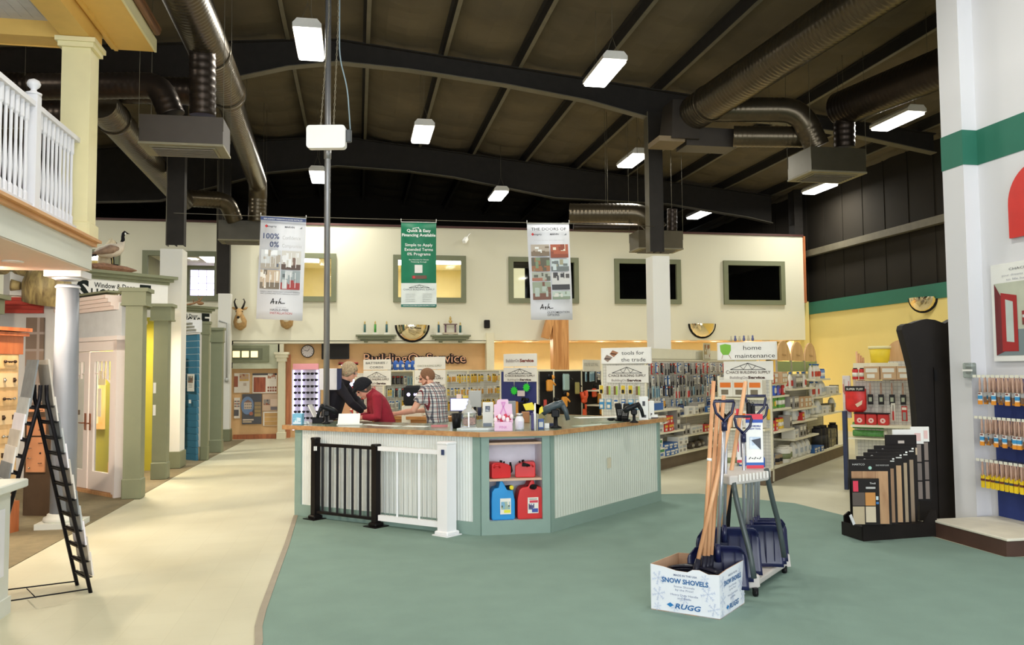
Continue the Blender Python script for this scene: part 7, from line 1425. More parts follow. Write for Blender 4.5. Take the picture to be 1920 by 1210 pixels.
for s in (-1, 1): b = MB(); b.tube([(0, 0, 0), (s*.15, 0, .03), (s*.28, 0, .1), (s*.34, 0, .2)], [.025, .022, .018, .006], 8); b.tube([(s*.15, 0, .03), (s*.12, 0, .14)], [.016, .005], 6); b.tube([(s*.28, 0, .1), (s*.22, 0, .2)], [.014, .005], 6); b.build('antler', an, mat('antler_brown', (150, 110, 74), .6, var=.15))
MB().sphere((.3, -.05, .03), .06, mat('antler_brown'), 10, (1.3, 1, .7)).build('skull_plate', an, mat('antler_brown'))
# ============================================================ GONDOLAS
shelfM = mat('cream_shelf_steel', (232, 226, 200), .5, var=.02); pegM = grid_mat('white_pegboard', (218, 216, 206), (186, 184, 176), .05, .05, wd=.04, rough=.7, var=.01, vert=1, stain=0); kickM = mat('brown_kick_plate', (104, 88, 70), .6, var=.08); blackPeg = mat('black_pegboard', (30, 28, 28), .7, var=.1)
serif = C_(70, 52, 36); brown = C_(70, 46, 40)
def gond(s, label, ln, htop, panelm, shelves, endshelves, base=.2, hw=.42, endpanel=None):
    E = Vector((5.87-s, 11.9+s, 0)); t = thing('gondola_shelf', label, 'store shelf', E, PI/4)      # local +x runs along the gondola, -y is its right hand side
    MB().box((ln/2, 0, base+(htop-base)/2), (ln, .05, htop-base)).build('spine_panel', t, panelm); MB().box((ln/2, 0, base/2), (ln, hw*2-.06, base)).build('kick_base', t, kickM)
    MB().box((ln/2, 0, base+.015), (ln, hw*2, .035)).build('base_deck', t, shelfM); b = MB(); n = max(2, round(ln/1.22)+1)
    for k in range(n): MB().box((.02+(ln-.04)*k/(n-1), 0, htop/2), (.035, .075, htop)).build('upright', t, shelfM)
    MB().box((ln/2, 0, htop+.012), (ln, .08, .03)).build('top_cap', t, shelfM)
    for x0, x1, z, dp in shelves: MB().box(((x0+x1)/2, -dp/2-.025, z), (x1-x0-.02, dp, .03)).build('shelf', t, shelfM)
    MB().box((-.03, 0, base+(htop-base)/2), (.03, hw*2, htop-base)).build('end_panel', t, endpanel or pegM); MB().box((-.22, 0, base*.45), (.4, hw*2-.02, base*.9)).build('end_kick', t, kickM); MB().box((-.23, 0, base+.0), (.42, hw*2, .03)).build('end_deck', t, shelfM)
    for q in (-1, 1): MB().box((-.035, q*(hw-.015), htop/2+.02), (.05, .03, htop)).build('end_upright', t, shelfM)
    for z, dp in endshelves: MB().box((-.05-dp/2, 0, z), (dp, hw*2-.04, .028)).build('end_shelf', t, shelfM)
    return t, E
def zat(px, py, E): return onP(px, py, E, d45).z
GW = Vector((0, 0, 0))
def W(E, x, y, z): return E+d45*x+m45*y+Vector((0, 0, z))            # local gondola coordinates to the place
def endsign(E, pxl, pxr, yt, yb, label, fn, off=.0, tilt=0):
    P0 = E-d45*(.05+off); a = onP(pxl, yb, P0, d45); c = onP(pxr, yt, P0, d45); W_ = (Vector((c.x, c.y, 0))-Vector((a.x, a.y, 0))).length; H_ = c.z-a.z
    t = thing('sign_board', label, 'sign', a, -PI/4); R_ = Matrix.Rotation(0, 3, 'X')
    MB().box((W_/2, .012, H_/2), (W_, .02, H_), bev=.003).build('board', t, mat('sign_white', (232, 230, 222), .6, var=.01)); m_ = MB(); fn(Pr(m_, (0, 0, 0), (1, 0, 0), (0, 0, 1), None, .002), W_, H_); m_.build('lettering', t, BLACK)
    b = MB(); b.cyl((W_*.3, .03, -.12), (W_*.3, .03, H_*.3), .008); b.build('sign_stem', t, hook); b = MB(); b.cyl((W_*.7, .03, -.12), (W_*.7, .03, H_*.3), .008); b.build('sign_stem', t, hook); return t
def chace(P, W_, H_):
    roof(P, W_*.14, H_*.56, W_*.72, H_*.34, .008); P.text('C', W_*.05, H_*.34, H_*.25, serif, 'l', bold=.01); P.text('HACE BUILDING SUPPLY', W_*.13, H_*.345, H_*.2, serif, 'l', W_*.82, .01)
    P.text('BuildingOn', W_*.13, H_*.08, H_*.18, C_(160, 152, 146), 'l', W_*.36, .02); P.text('Service', W_*.5, H_*.08, H_*.18, brown, 'l', W_*.34, .05)
def txt2(a, b_): return lambda P, W_, H_: (P.text(a, W_/2, H_*.56, H_*.3, C_(70, 72, 70), 'c', W_*.8), P.text(b_, W_/2, H_*.14, H_*.3, C_(70, 72, 70), 'c', W_*.5))
# goods prototypes ------------------------------------------------
PK = {}
def pack(key, w_, h_, base, bits, d=.012):
    b = MB(); b.box((0, 0, -h_/2), (w_, d, h_), base)
    P = Pr(b, (-w_/2, -d/2, -h_), (1, 0, 0), (0, 0, 1))
    for k, (x0, y0, x1, y1, m, t_) in enumerate(bits):
        if t_: b.box(((x0+x1)/2*w_-w_/2, -d/2-t_/2, -h_+(y0+y1)/2*h_), ((x1-x0)*w_, t_, (y1-y0)*h_), m, bev=min(.006, t_*.4))
        else: P.rect(x0*w_, y0*h_, x1*w_, y1*h_, m, 1+.3*k)
    b.cyl((0, .02, -.008), (0, -d/2-.02, -.004), .003, seg=5, m=hook)
    o = b.build('hanging_package', None, base); PK[key] = o; return o
cY, cR, cBl, cK, cG, cO, cW, cT, cGr = C_(222, 186, 62), C_(196, 44, 40), C_(44, 96, 158), C_(44, 42, 44), C_(90, 150, 60), C_(228, 120, 40), C_(226, 222, 208), C_(170, 196, 200), C_(150, 146, 138)
pack('yellow', .06, .17, cW, [(.08, .1, .92, .8, cY, .012), (.1, .82, .9, .95, cK, 0), (.3, .3, .7, .55, cGr, .02)])
pack('yellow2', .055, .18, cY, [(.15, .1, .85, .7, mat('ochre_bulb', (206, 160, 60), .4, var=.1), .02), (.1, .78, .9, .93, cK, 0)])
pack('amber', .07, .16, cW, [(.1, .08, .9, .7, C_(204, 146, 60), .015), (.15, .75, .85, .95, cW, 0)])
pack('red', .07, .2, cR, [(.2, .05, .8, .6, cGr, .02), (.1, .75, .9, .92, cW, 0)])
pack('black', .07, .18, cK, [(.25, .1, .75, .7, C_(90, 90, 94), .02), (.1, .8, .9, .92, cR, 0)])
pack('blue', .07, .18, cBl, [(.2, .1, .8, .65, cW, .012), (.1, .78, .9, .92, cW, 0)])
pack('teal', .06, .2, cT, [(.3, .05, .7, .8, C_(70, 110, 130), .015)])
pack('white', .08, .17, cW, [(.2, .15, .8, .6, cGr, .02), (.1, .75, .9, .92, cBl, 0)])
pack('tool', .05, .24, cW, [(.3, .02, .7, .55, cR, .018), (.35, .55, .65, .9, cGr, .01)])
pack('dark_tool', .05, .22, cGr, [(.3, .02, .7, .5, cK, .018), (.35, .5, .65, .95, C_(120, 120, 120), .01)])
pack('green', .08, .17, cW, [(.05, .05, .5, .9, C_(120, 90, 60), .012), (.55, .05, .95, .9, C_(170, 196, 80), .01)])
pack('round', .09, .15, cW, [(.1, .05, .9, .95, C_(214, 186, 60), 0), (.25, .1, .75, .5, cK, .02)])
pack('bulb_card', .09, .17, C_(60, 140, 190), [(.2, .1, .8, .45, cW, .012), (.1, .7, .9, .95, cW, 0)])
usedk = set()
def hang(key, E, x, z, y=-.16, label='', group='', rz=None, end=False):
    c = PK[key].copy(); COL.objects.link(c); c.name = 'yellow_carded_package' if 'yellow carded' in label else 'packaged_hand_tool' if 'tool' in label else 'packaged_battery' if 'batteries' in label else 'hanging_package'
    if end: c.location = W(E, -.2, x, z); c.rotation_euler = (0, 0, -PI/4)
    else: c.location = W(E, x, y, z); c.rotation_euler = (0, 0, PI/4)
    return tag(c, label, 'package', group)
def pegrow(E, x0, x1, z, keys, label, group, step=.1, y=-.17, seed=0, gap=0, jit=.012):
    rnd = random.Random(seed); x = x0; k = 0
    while x < x1:
        if rnd.random() >= gap: hang(keys[(k//rnd.choice((2, 3, 4))) % len(keys)], E, x, z+rnd.uniform(-jit, 0), y+rnd.uniform(-.02, .04), label, group)
        x += step; k += 1
# shelf goods
SG = {}
def sg(key, fn): SG[key] = fn
def sbox(key, w_, d, h, m, m2, m3=None):
    b = MB(); b.box((0, 0, h/2), (w_, d, h), m, bev=.003); P = Pr(b, (-w_/2, -d/2, 0), (1, 0, 0), (0, 0, 1)); P.rect(w_*.12, h*.55, w_*.88, h*.85, m2); P.rect(w_*.2, h*.12, w_*.7, h*.42, m3 or m2)
    SG[key] = (b.build('boxed_product', None, m), w_, 'box')
def scan(key, r, h, m, m2, lidm=None, name='spray_can', cat='can', bail=False):
    b = MB(); b.lathe([(r*.95, 0), (r, .005), (r, h*.86), (r*.9, h*.9)], seg=14, m=m); b.lathe([(r*.7, h*.9), (r*.72, h), (r*.5, h)], seg=12, m=lidm or m2); b.lathe([(r*1.012, h*.25), (r*1.012, h*.6)], seg=14, m=m2)
    if bail: b.tube([(r*math.cos(a), -r*.5*math.sin(a)-.0, h*.85-r*.8*math.sin(a)) for a in [PI*k/8 for k in range(9)]], .004, 5, hook)
    SG[key] = (b.build(name, None, m), r*2.1, cat)
def sbottle(key, w_, h, m, lab, cap):
    b = MB(); b.lathe([(w_*.48, 0), (w_*.5, .01), (w_*.5, h*.6), (w_*.3, h*.78), (w_*.14, h*.85), (w_*.14, h*.92)], seg=12, m=m, sy=.6); b.lathe([(w_*.18, h*.9), (w_*.17, h)], seg=10, m=cap); b.box((0, -w_*.3, h*.33), (w_*.7, .006, h*.34), lab); SG[key] = (b.build('bottle', None, m), w_*1.1, 'bottle')
def sbag(key, w_, h, m, m2, name='bagged_product'):
    b = MB(); b.tube([(0, 0, 0), (0, 0, h*.12), (.01, 0, h*.5), (-.005, 0, h*.8), (0, 0, h)], [w_*.3, w_*.5, w_*.52, w_*.42, w_*.2], 10, m); b.v = [(x, y*.6, z) for x, y, z in b.v]; b.box((0, -w_*.31, h*.45), (w_*.45, .01, h*.3), m2); SG[key] = (b.build(name, None, m), w_*1.15, 'bag')
sbox('b_white', .2, .22, .14, cW, C_(190, 196, 200), cGr); sbox('b_blue', .2, .24, .1, cBl, cW); sbox('b_red', .14, .2, .13, cR, cY, cW); sbox('b_orange', .22, .2, .25, cW, cO, C_(120, 110, 90)); sbox('b_green', .26, .2, .15, cW, C_(60, 140, 90), C_(90, 120, 170)); sbox('b_grey', .16, .18, .2, cGr, cW, cK); sbox('b_kraft', .2, .2, .18, C_(196, 160, 120), cW); sbox('b_glass', .1, .16, .16, C_(110, 104, 84), C_(150, 140, 110))
scan('c_yellow', .035, .17, cY, cW, cR); scan('c_blue', .035, .18, C_(120, 150, 200), cW, cBl); scan('c_red', .04, .16, cR, cW, cK); scan('c_green', .038, .2, cG, cW, C_(40, 90, 50)); scan('c_dark', .035, .2, C_(40, 60, 100), cGr, cK)
scan('pail', .13, .24, cW, C_(120, 130, 90), cW, 'paint_pail', 'bucket', True); scan('tin', .07, .16, C_(150, 130, 96), cK, cGr, 'paint_tin', 'tin'); scan('tall_black', .09, .42, cK, C_(60, 60, 60), cK, 'black_canister', 'canister')
sbottle('o_white', .13, .27, cW, cR, cBl); sbottle('o_blue', .12, .24, C_(40, 90, 190), cW, cK); sbottle('o_red', .09, .22, cR, cW, cW); sbottle('o_purple', .09, .2, C_(90, 100, 180), C_(200, 80, 120), cW); sbottle('o_green', .09, .22, cG, cY, cG)
sbag('g_white', .22, .26, mat('clear_bag', (222, 222, 216), .3, var=.08, scale=20), C_(180, 190, 200)); sbag('g_blue', .16, .2, C_(40, 90, 170), cW); sbag('g_dark', .24, .14, mat('dark_bag', (70, 60, 50), .4, var=.3, scale=30), cGr)
useds = set()
def put(key, E, x, y, z, label, group, rz=0, end=False):
    o, w_, cat = SG[key]
    if key in useds: c = o.copy(); COL.objects.link(c)
    else: c = o; useds.add(key)
    c.location = W(E, x, y, z) if not end else W(E, -.24+y, x, z); c.rotation_euler = (0, 0, (PI/4 if not end else -PI/4)+rz); return tag(c, label, cat, group)
def fill(E, x0, x1, z, keys, where, seed=0, y=-.28, stack=1, end=False):
    rnd = random.Random(seed); x = x0; k = 0; run = 0; key = keys[0]
    while True:
        if run <= 0: key = keys[k % len(keys)]; run = rnd.choice((2, 3)); k += 1
        w_ = SG[key][1]
        if x+w_ > x1: break
        h = max(v.co.z for v in SG[key][0].data.vertices)
        for s in range(stack if key.startswith('b_') else 1):
            nm = {'b_': 'boxed product', 'c_': 'can', 'o_': 'bottle', 'g_': 'bag', 'pa': 'pail', 'ti': 'tin', 'ta': 'canister'}[key[:2]]; col = {'b_white': 'white', 'b_blue': 'blue', 'b_red': 'red', 'b_orange': 'white and orange', 'b_green': 'white and green', 'b_grey': 'grey', 'b_kraft': 'brown', 'b_glass': 'dull olive', 'c_yellow': 'yellow', 'c_blue': 'pale blue', 'c_red': 'red', 'c_green': 'green', 'c_dark': 'dark blue', 'pail': 'white', 'tin': 'brown', 'tall_black': 'tall black', 'o_white': 'white', 'o_blue': 'blue', 'o_red': 'red', 'o_purple': 'violet', 'o_green': 'green', 'g_white': 'clear', 'g_blue': 'blue', 'g_dark': 'dark'}[key]
            put(key, E, x+w_/2, y+rnd.uniform(-.03, .03) if not end else -.0, z+.016+s*(h+.001), '%s %s %s' % (col, nm, where), '%ss %s' % (col+' '+nm, where), rnd.uniform(-.06, .06), end)
        x += w_+.006; run -= 1
# ---- G1 home maintenance
t, E1 = gond(0, 'home maintenance gondola with shelves of cleaning and household goods', 4.5, 1.58, pegM, [(0, 1.1, 1.46, .3), (0, 1.1, 1.27, .33), (0, 1.1, 1.07, .36), (0, 1.1, .74, .4), (1.1, 2.6, 1.36, .36), (1.1, 2.6, 1.03, .38), (1.1, 2.6, .82, .38), (1.1, 2.6, .55, .4), (2.6, 3.7, 1.5, .36), (2.6, 3.7, 1.18, .36), (2.6, 4.5, .86, .38), (3.7, 4.5, 1.2, .36)], [(1.26, .26), (.8, .3)], base=.2)
endsign(E1, 1345, 1456, 640, 676, 'home maintenance sign with a green chair picture on top of the shelf end', lambda P, W_, H_: (P.rect(W_*.02, H_*.04, W_*.98, H_*.96, C_(240, 238, 232)), P.text('home', W_*.6, H_*.56, H_*.34, C_(50, 48, 48), 'c', W_*.3), P.text('maintenance', W_*.64, H_*.12, H_*.34, C_(50, 48, 48), 'c', W_*.66), P.poly([(W_*.06, H_*.5), (W_*.05, H_*.85), (W_*.14, H_*.92), (W_*.24, H_*.85), (W_*.24, H_*.55), (W_*.2, H_*.3), (W_*.1, H_*.3)], C_(130, 190, 70), 2), P.line(W_*.1, H_*.3, W_*.08, H_*.08, .01, C_(190, 160, 140), 3), P.line(W_*.2, H_*.3, W_*.24, H_*.08, .01, C_(190, 160, 140), 3)), .05)
endsign(E1, 1357, 1449, 677, 713, 'truss emblem store sign under the home maintenance sign', chace, .03)
fill(E1, -.37, .36, 1.274, ['b_orange'], 'with bird picture on the home maintenance shelf end, upper shelf', 3, end=True); fill(E1, -.36, .38, .814, ['b_orange', 'b_kraft'], 'on the lower shelf of the home maintenance shelf end', 4, end=True); fill(E1, -.36, .38, .215, ['o_blue', 'pail', 'tin', 'c_dark'], 'on the bottom deck of the home maintenance shelf end', 5, end=True)
o = MB().box((0, 0, 0), (.05, .02, .16), bev=.008).build('yellow_hook_tag', None, cY); o.location = W(E1, -.1, -.38, 1.02); o.rotation_euler = (0, 0, -PI/4); tag(o, 'yellow hanging tag at the right edge of the home maintenance shelf end', 'package')
for a in ((0, 1.1, 1.46, ['b_red', 'b_kraft', 'b_white', 'c_red']), (0, 1.1, 1.27, ['o_purple', 'o_blue', 'o_purple', 'o_red']), (0, 1.1, 1.07, ['c_dark', 'o_green', 'c_green', 'c_green']), (0, 1.1, .74, ['b_red', 'c_red', 'c_yellow', 'c_yellow', 'b_grey']), (1.1, 2.6, 1.36, ['o_white', 'b_grey', 'o_white', 'g_white', 'c_red']), (1.1, 2.6, 1.03, ['b_grey', 'b_kraft', 'b_white', 'c_red']), (1.1, 2.6, .82, ['g_white', 'b_red', 'g_white', 'b_white']), (1.1, 2.6, .55, ['b_white', 'b_grey', 'g_dark', 'g_white']), (2.6, 3.7, 1.5, ['o_white', 'o_white', 'c_blue', 'o_blue']), (2.6, 3.7, 1.18, ['o_white', 'g_white', 'o_red']), (2.6, 4.5, .86, ['g_white', 'b_white', 'b_glass', 'b_glass']), (3.7, 4.5, 1.2, ['b_white', 'b_glass'])): fill(E1, a[0]+.03, a[1]-.03, a[2], a[3], 'on the home maintenance gondola, %s bay, shelf %s' % ('near' if a[0] < 1 else 'middle' if a[0] < 2 else 'far', {1.46: 'topmost', 1.27: 'second', 1.07: 'third', .74: 'lowest', 1.36: 'topmost', 1.03: 'second', .82: 'third', .55: 'lowest', 1.5: 'topmost', 1.18: 'second', .86: 'lowest', 1.2: 'middle'}[a[2]]), int(a[2]*100)+int(a[0]*7))
fill(E1, .03, 1.2, .215, ['c_dark', 'tin', 'pail', 'pail', 'tin'], 'on the bottom deck of the home maintenance gondola, near end', 7, -.3); fill(E1, 1.25, 2.9, .215, ['g_white', 'g_white', 'b_blue', 'g_white'], 'on the bottom deck of the home maintenance gondola, middle', 8, -.3); fill(E1, 2.95, 4.4, .215, ['tall_black', 'b_glass', 'b_glass', 'b_glass'], 'on the bottom deck of the home maintenance gondola, far end', 9, -.28, 2)
archM = wood('arch_maple', (210, 164, 110), (226, 184, 132), scale=2)
for k in range(3):
    x = 1.7+k*.85; t = thing('arched_header', 'tan arched wooden header above the home maintenance gondola, %s of three' % ('nearest', 'middle', 'furthest')[k], 'header sign', W(E1, x, -.1, 1.62), PI/4); z_ = .22
    MB().prism([(.4*math.cos(a), z_+.34*math.sin(a)) for a in [PI*q/14 for q in range(15)]], (0, .02, 0), (1, 0, 0), (0, 0, 1), .03).build('arch_panel', t, archM); MB().box((0, .0, z_-.1), (.78, .02, .18)).build('green_panel', t, C_(150, 166, 110)); MB().box((-.4, 0, .1), (.03, .03, .25)).build('leg', t, hook); MB().box((.4, 0, .1), (.03, .03, .25)).build('leg', t, hook); m_ = MB(); Pr(m_, (0, -.012, z_+.08), (1, 0, 0), (0, 0, 1)).text('Welcome', 0, 0, .06, C_(150, 110, 70)); m_.build('lettering', t, archM)
t = thing('glass_figurine_group', 'cluster of small blue figures on top of the home maintenance sign', 'ornaments', onP(1390, 640, E1, d45)+Vector((0, 0, 0)), 0)
for k in range(6): b = MB(); x = -.12+k*.05; b.lathe([(.018, 0), (.022, .03), (.012, .06), (.016, .075), (.004, .09)], (x, -x*.9, .0), 8); b.build('figure', t, C_(90, 96, 140) if k % 2 else C_(190, 180, 150))
# ---- G2 tools for the trade
t, E2 = gond(1.45, 'tools for the trade gondola with hanging hand tools and boxed goods', 5.0, 1.86, pegM, [(0, 1.5, 1.0, .36), (0, 1.5, .62, .4), (1.5, 5, .86, .36), (1.5, 5, .5, .38)], [], base=.2)
endsign(E2, 1127, 1221, 651, 683, 'tools for the trade sign with two tool pictures', lambda P, W_, H_: (P.rect(W_*.01, H_*.03, W_*.99, H_*.97, C_(240, 240, 236)), P.text('tools for', W_*.64, H_*.56, H_*.33, C_(50, 52, 56), 'c', W_*.44), P.text('the trade', W_*.65, H_*.14, H_*.33, C_(50, 52, 56), 'c', W_*.48), P.poly([(W_*.06, H_*.3), (W_*.14, H_*.12), (W_*.24, H_*.4), (W_*.12, H_*.58)], C_(150, 130, 120), 2), P.poly([(W_*.18, H_*.62), (W_*.26, H_*.42), (W_*.36, H_*.7), (W_*.24, H_*.86)], C_(170, 120, 90), 2), P.line(W_*.08, H_*.35, W_*.2, H_*.3, .012, BLACK, 3), P.line(W_*.2, H_*.65, W_*.32, H_*.6, .012, BLACK, 3)), .05)
endsign(E2, 1137, 1215, 685, 718, 'truss emblem store sign under the tools for the trade sign', chace, .03)
for k in range(6): hang(['round', 'green', 'green', 'round', 'round', 'green'][k], E2, .34-k*.135, zat(1176, 722, E2)-.0, label='carded disc or tool package, top row of the tools for the trade end', group='top row on the tools for the trade shelf end', end=True)
for k in range(6): hang(['bulb_card', 'bulb_card', 'white', 'blue', 'bulb_card', 'bulb_card'][k], E2, .34-k*.135, zat(1176, 748, E2), label='blue and white package in the second row of the tools for the trade shelf end', group='second row on the tools for the trade shelf end', end=True)
for z, ks, st, x1, nm in ((1.83, ['red', 'white', 'red', 'black', 'blue', 'teal', 'dark_tool', 'blue'], .1, 4.9, 'top'), (1.6, ['black', 'dark_tool', 'white', 'dark_tool', 'blue'], .09, 4.9, 'second'), (1.42, ['tool', 'dark_tool', 'teal', 'blue', 'black', 'white'], .09, 4.9, 'third'), (1.2, ['dark_tool', 'black', 'tool', 'amber', 'black', 'blue', 'dark_tool'], .1, 1.4, 'fourth')): pegrow(E2, .1, x1 if nm != 'second' else 4.5, z, ks, 'small tool package hanging in the %s row of the tools for the trade gondola' % nm, 'tool packages, %s row of the tools for the trade gondola' % nm, st, seed=int(z*10), gap=.05)
pegrow(E2, 1.6, 4.9, 1.16, ['blue', 'teal', 'dark_tool', 'blue'], 'small blue package hanging low at the far part of the tools for the trade gondola', 'low packages, far part of the tools for the trade gondola', .12, seed=5, gap=.1)
t = thing('blue_bin', 'blue plastic bin on the shelf just right of the counter', 'bin', W(E2, .5, -.25, 1.016), PI/4); b = MB(); b.box((0, 0, .005), (.42, .22, .01)); b.box((0, -.11, .06), (.42, .01, .12)); b.box((0, .11, .06), (.42, .01, .12)); b.box((-.21, 0, .06), (.01, .22, .12)); b.box((.21, 0, .06), (.01, .22, .12)); b.build('bin_body', t, mat('blue_bin_plastic', (20, 96, 176), .4)); MB().box((0, 0, .1), (.36, .18, .1)).build('contents', t, cW)
fill(E2, .05, 1.45, .62, ['b_white', 'b_red', 'c_red', 'b_grey', 'g_dark'], 'on the middle shelf right of the counter', 12, -.3, 2); fill(E2, .05, 1.75, .215, ['b_green', 'b_blue', 'b_white', 'g_dark'], 'on the bottom deck right of the counter', 15, -.32, 2); fill(E2, 1.55, 4.8, .86, ['c_dark', 'b_white', 'b_grey', 'b_blue'], 'on the far upper shelf of the tools for the trade gondola', 13); fill(E2, 1.55, 4.8, .5, ['b_grey', 'b_white', 'b_red', 'g_dark'], 'on the far lower shelf of the tools for the trade gondola', 14); fill(E2, 1.9, 4.8, .215, ['g_dark', 'b_grey', 'b_glass', 'b_white'], 'on the far bottom deck of the tools for the trade gondola', 16)
a = W(E2, 1.0, .1, 1.9); zt_ = onP(1225, 653, W(E2, 0, 0, 0), n45).z
b = MB(); p = W(E2, .35, .12, 0); q = W(E2, 7.2, .12, 0); b.bar(Vector((p.x, p.y, (1.9+zt_)/2)), Vector((q.x, q.y, (1.9+zt_)/2)), .06, zt_-1.9); b.bar(Vector((p.x, p.y, .95)), Vector((q.x, q.y, .95)), .03, 1.9); o = b.build('partition_panel', None, mat('cream_partition', (232, 228, 204), .8, var=.02)); o['label'] = 'long pale cream partition panel above the tools for the trade gondola'; o['category'] = 'partition'
tagz = W(E2, 3.6, -.05, 1.9); t = thing('picture_card', 'small picture card standing above the far end of the tools for the trade gondola', 'picture', tagz, PI/4); MB().box((0, 0, .16), (.36, .01, .34)).build('card', t, C_(190, 186, 160)); m_ = MB(); Pr(m_, (-.16, -.008, .02), (1, 0, 0), (0, 0, 1)).photo(0, 0, .32, .28, [C_(170, 150, 110), C_(150, 90, 60), C_(210, 206, 190)], 3); m_.build('printing', t, cW)
# ---- G3 black power tool display
t, E3 = gond(2.95, 'black backed power tool gondola behind the counter', 4.4, zat(977, 697, Vector((5.87-2.95, 11.9+2.95, 0))), blackPeg, [(2.4, 4.4, 1.28, .3), (2.4, 4.4, .98, .32)], [], endpanel=mat('blue_end_panel', (48, 56, 118), .7, var=.04))
endsign(E3, 944, 1006, 663, 688, 'BuildingOnService sign on the blue shelf end', lambda P, W_, H_: (P.text('BuildingOn', W_*.08, H_*.35, H_*.34, C_(170, 160, 156), 'l', W_*.4, .03), P.text('Service', W_*.5, H_*.35, H_*.34, C_(130, 70, 62), 'l', W_*.42, .05)), .05)
endsign(E3, 944, 1006, 689, 716, 'truss emblem store sign above the blue shelf end', chace, .03)
for k, (px, py) in enumerate(((964, 733), (987, 727))):
    q = onP(px, py, E3-d45*.09, d45); o = MB().prism([(math.cos(2*PI*j/22)*(.085 if j % 2 else .055), math.sin(2*PI*j/22)*(.085 if j % 2 else .055)) for j in range(22)], (0, 0, 0), (1, 0, 0), (0, 0, 1), .004).build('starburst_card', None, C_(40, 210, 60)); o.location = q; o.rotation_euler = (0, 0, -PI/4); tag(o, 'bright green starburst card on the blue shelf end, %s one' % ('left', 'right')[k], 'price card')
q = onP(977, 738, E3-d45*.09, d45); o = MB().box((0, 0, 0), (.16, .004, .1)).build('price_card', None, C_(222, 206, 206)); o.location = q; o.rotation_euler = (0, 0, -PI/4); tag(o, 'pale price card between the green starbursts', 'price card')
orangeT = mat('tool_orange', (226, 150, 50), .5, var=.05); hotO = mat('hot_orange', (232, 84, 40), .5)
def tool(P0, rz, label, m, sc=1.0, kind=0):
    t = thing('hanging_power_tool', label, 'tool', P0, rz); b = MB()
    if kind == 0:
        b.box((0, 0, -.12), (.17, .06, .2), taper=1.1, bev=.02); b.build('tool_body', t, m); b = MB(); b.tube([(-.02, 0, 0), (0, 0, .06), (.05, 0, .05), (.05, 0, -.02)], .022, 8); b.build('handle', t, blkP); b = MB(); b.cyl((.1, 0, -.06), (.17, -.02, -.12), .018); b.sphere((.11, -.0, .02), .04, None, 8); b.build('nozzle', t, m if sc > 1 else blkP)
    elif kind == 1:
        b.box((0, 0, -.16), (.2, .05, .3), bev=.02); b.build('pack', t, m); MB().cyl((.12, 0, -.08), (.22, 0, -.12), .02).build('nozzle', t, blkP)
    else:
        b.tube([(-.08, 0, 0), (-.04, 0, -.1), (.0, 0, -.16), (.08, 0, -.05), (.06, 0, .02)], .035, 10); b.box((0, 0, -.12), (.14, .06, .12), bev=.02); b.build('tool_body', t, m); b = MB(); b.tube([(0, -.03, -.2), (0, -.03, -.28)], .02, 8); b.build('tip', t, m)
    t.scale = (sc, sc, sc); return t
P3 = E3-m45*.1
def on3(px, py): return onP(px, py, W(E3, 0, -.12, 0), n45)
for px, py, m, k, sc, lb in ((1030, 716, orangeT, 0, 1.1, 'upper orange tool on the black panel left of the white post'), (1040, 758, orangeT, 0, .9, 'lower orange tool on the black panel left of the white post'), (1058, 748, orangeT, 0, 1.05, 'orange tool just right of the white post'), (1061, 706, mat('grey_pack', (150, 176, 172), .5), 1, 1.1, 'pale grey packaged tool at the top of the black panel'), (1082, 722, C_(150, 140, 80), 1, .8, 'small olive packaged tool in the middle of the black panel'), (1095, 742, hotO, 2, 1.2, 'bright orange strap tool on the black panel'), (1096, 772, hotO, 1, .7, 'orange box shaped tool low on the black panel'), (1114, 733, hotO, 0, .9, 'red orange boxed tool by the second white post'), (1022, 755, C_(200, 70, 60), 1, .5, 'small red tool low beside the blue panel'), (1124, 740, orangeT, 1, .8, 'orange tool on the shelf right of the second white post'), (1128, 764, orangeT, 1, .7, 'orange tool low right of the second white post')): tool(on3(px, py-6), PI/4, lb, m, sc, k)
for k, (px, py, m) in enumerate(((964, 752, orangeT), (980, 752, blkP))): tool(onP(px, py, E3-d45*.12, d45), -PI/4, ('orange tool hanging on the blue shelf end', 'black tool with orange grip on the blue shelf end')[k], m, .9, (1, 0)[k])
pegrow(E3, 2.2, 3.6, 1.68, ['teal', 'white', 'dark_tool', 'amber'], 'thin package hanging at the top right of the black tool panel', 'packages at the top right of the black tool panel', .09, seed=3)
q = on3(1120, 697); t = thing('sign_board', 'YOU\'VE GOT MAIL sign on top of the black tool gondola', 'sign', on3(1093, 697), PI/4); Wm = .75; MB().box((Wm/2, 0, .12), (Wm, .012, .24)).build('board', t, cW); m_ = MB(); Pr(m_, (0, -.01, 0), (1, 0, 0), (0, 0, 1)).text("YOU'VE GOT MAIL", Wm*.45, .11, .09, C_(160, 156, 146), 'c', Wm*.8); m_.build('lettering', t, cW)
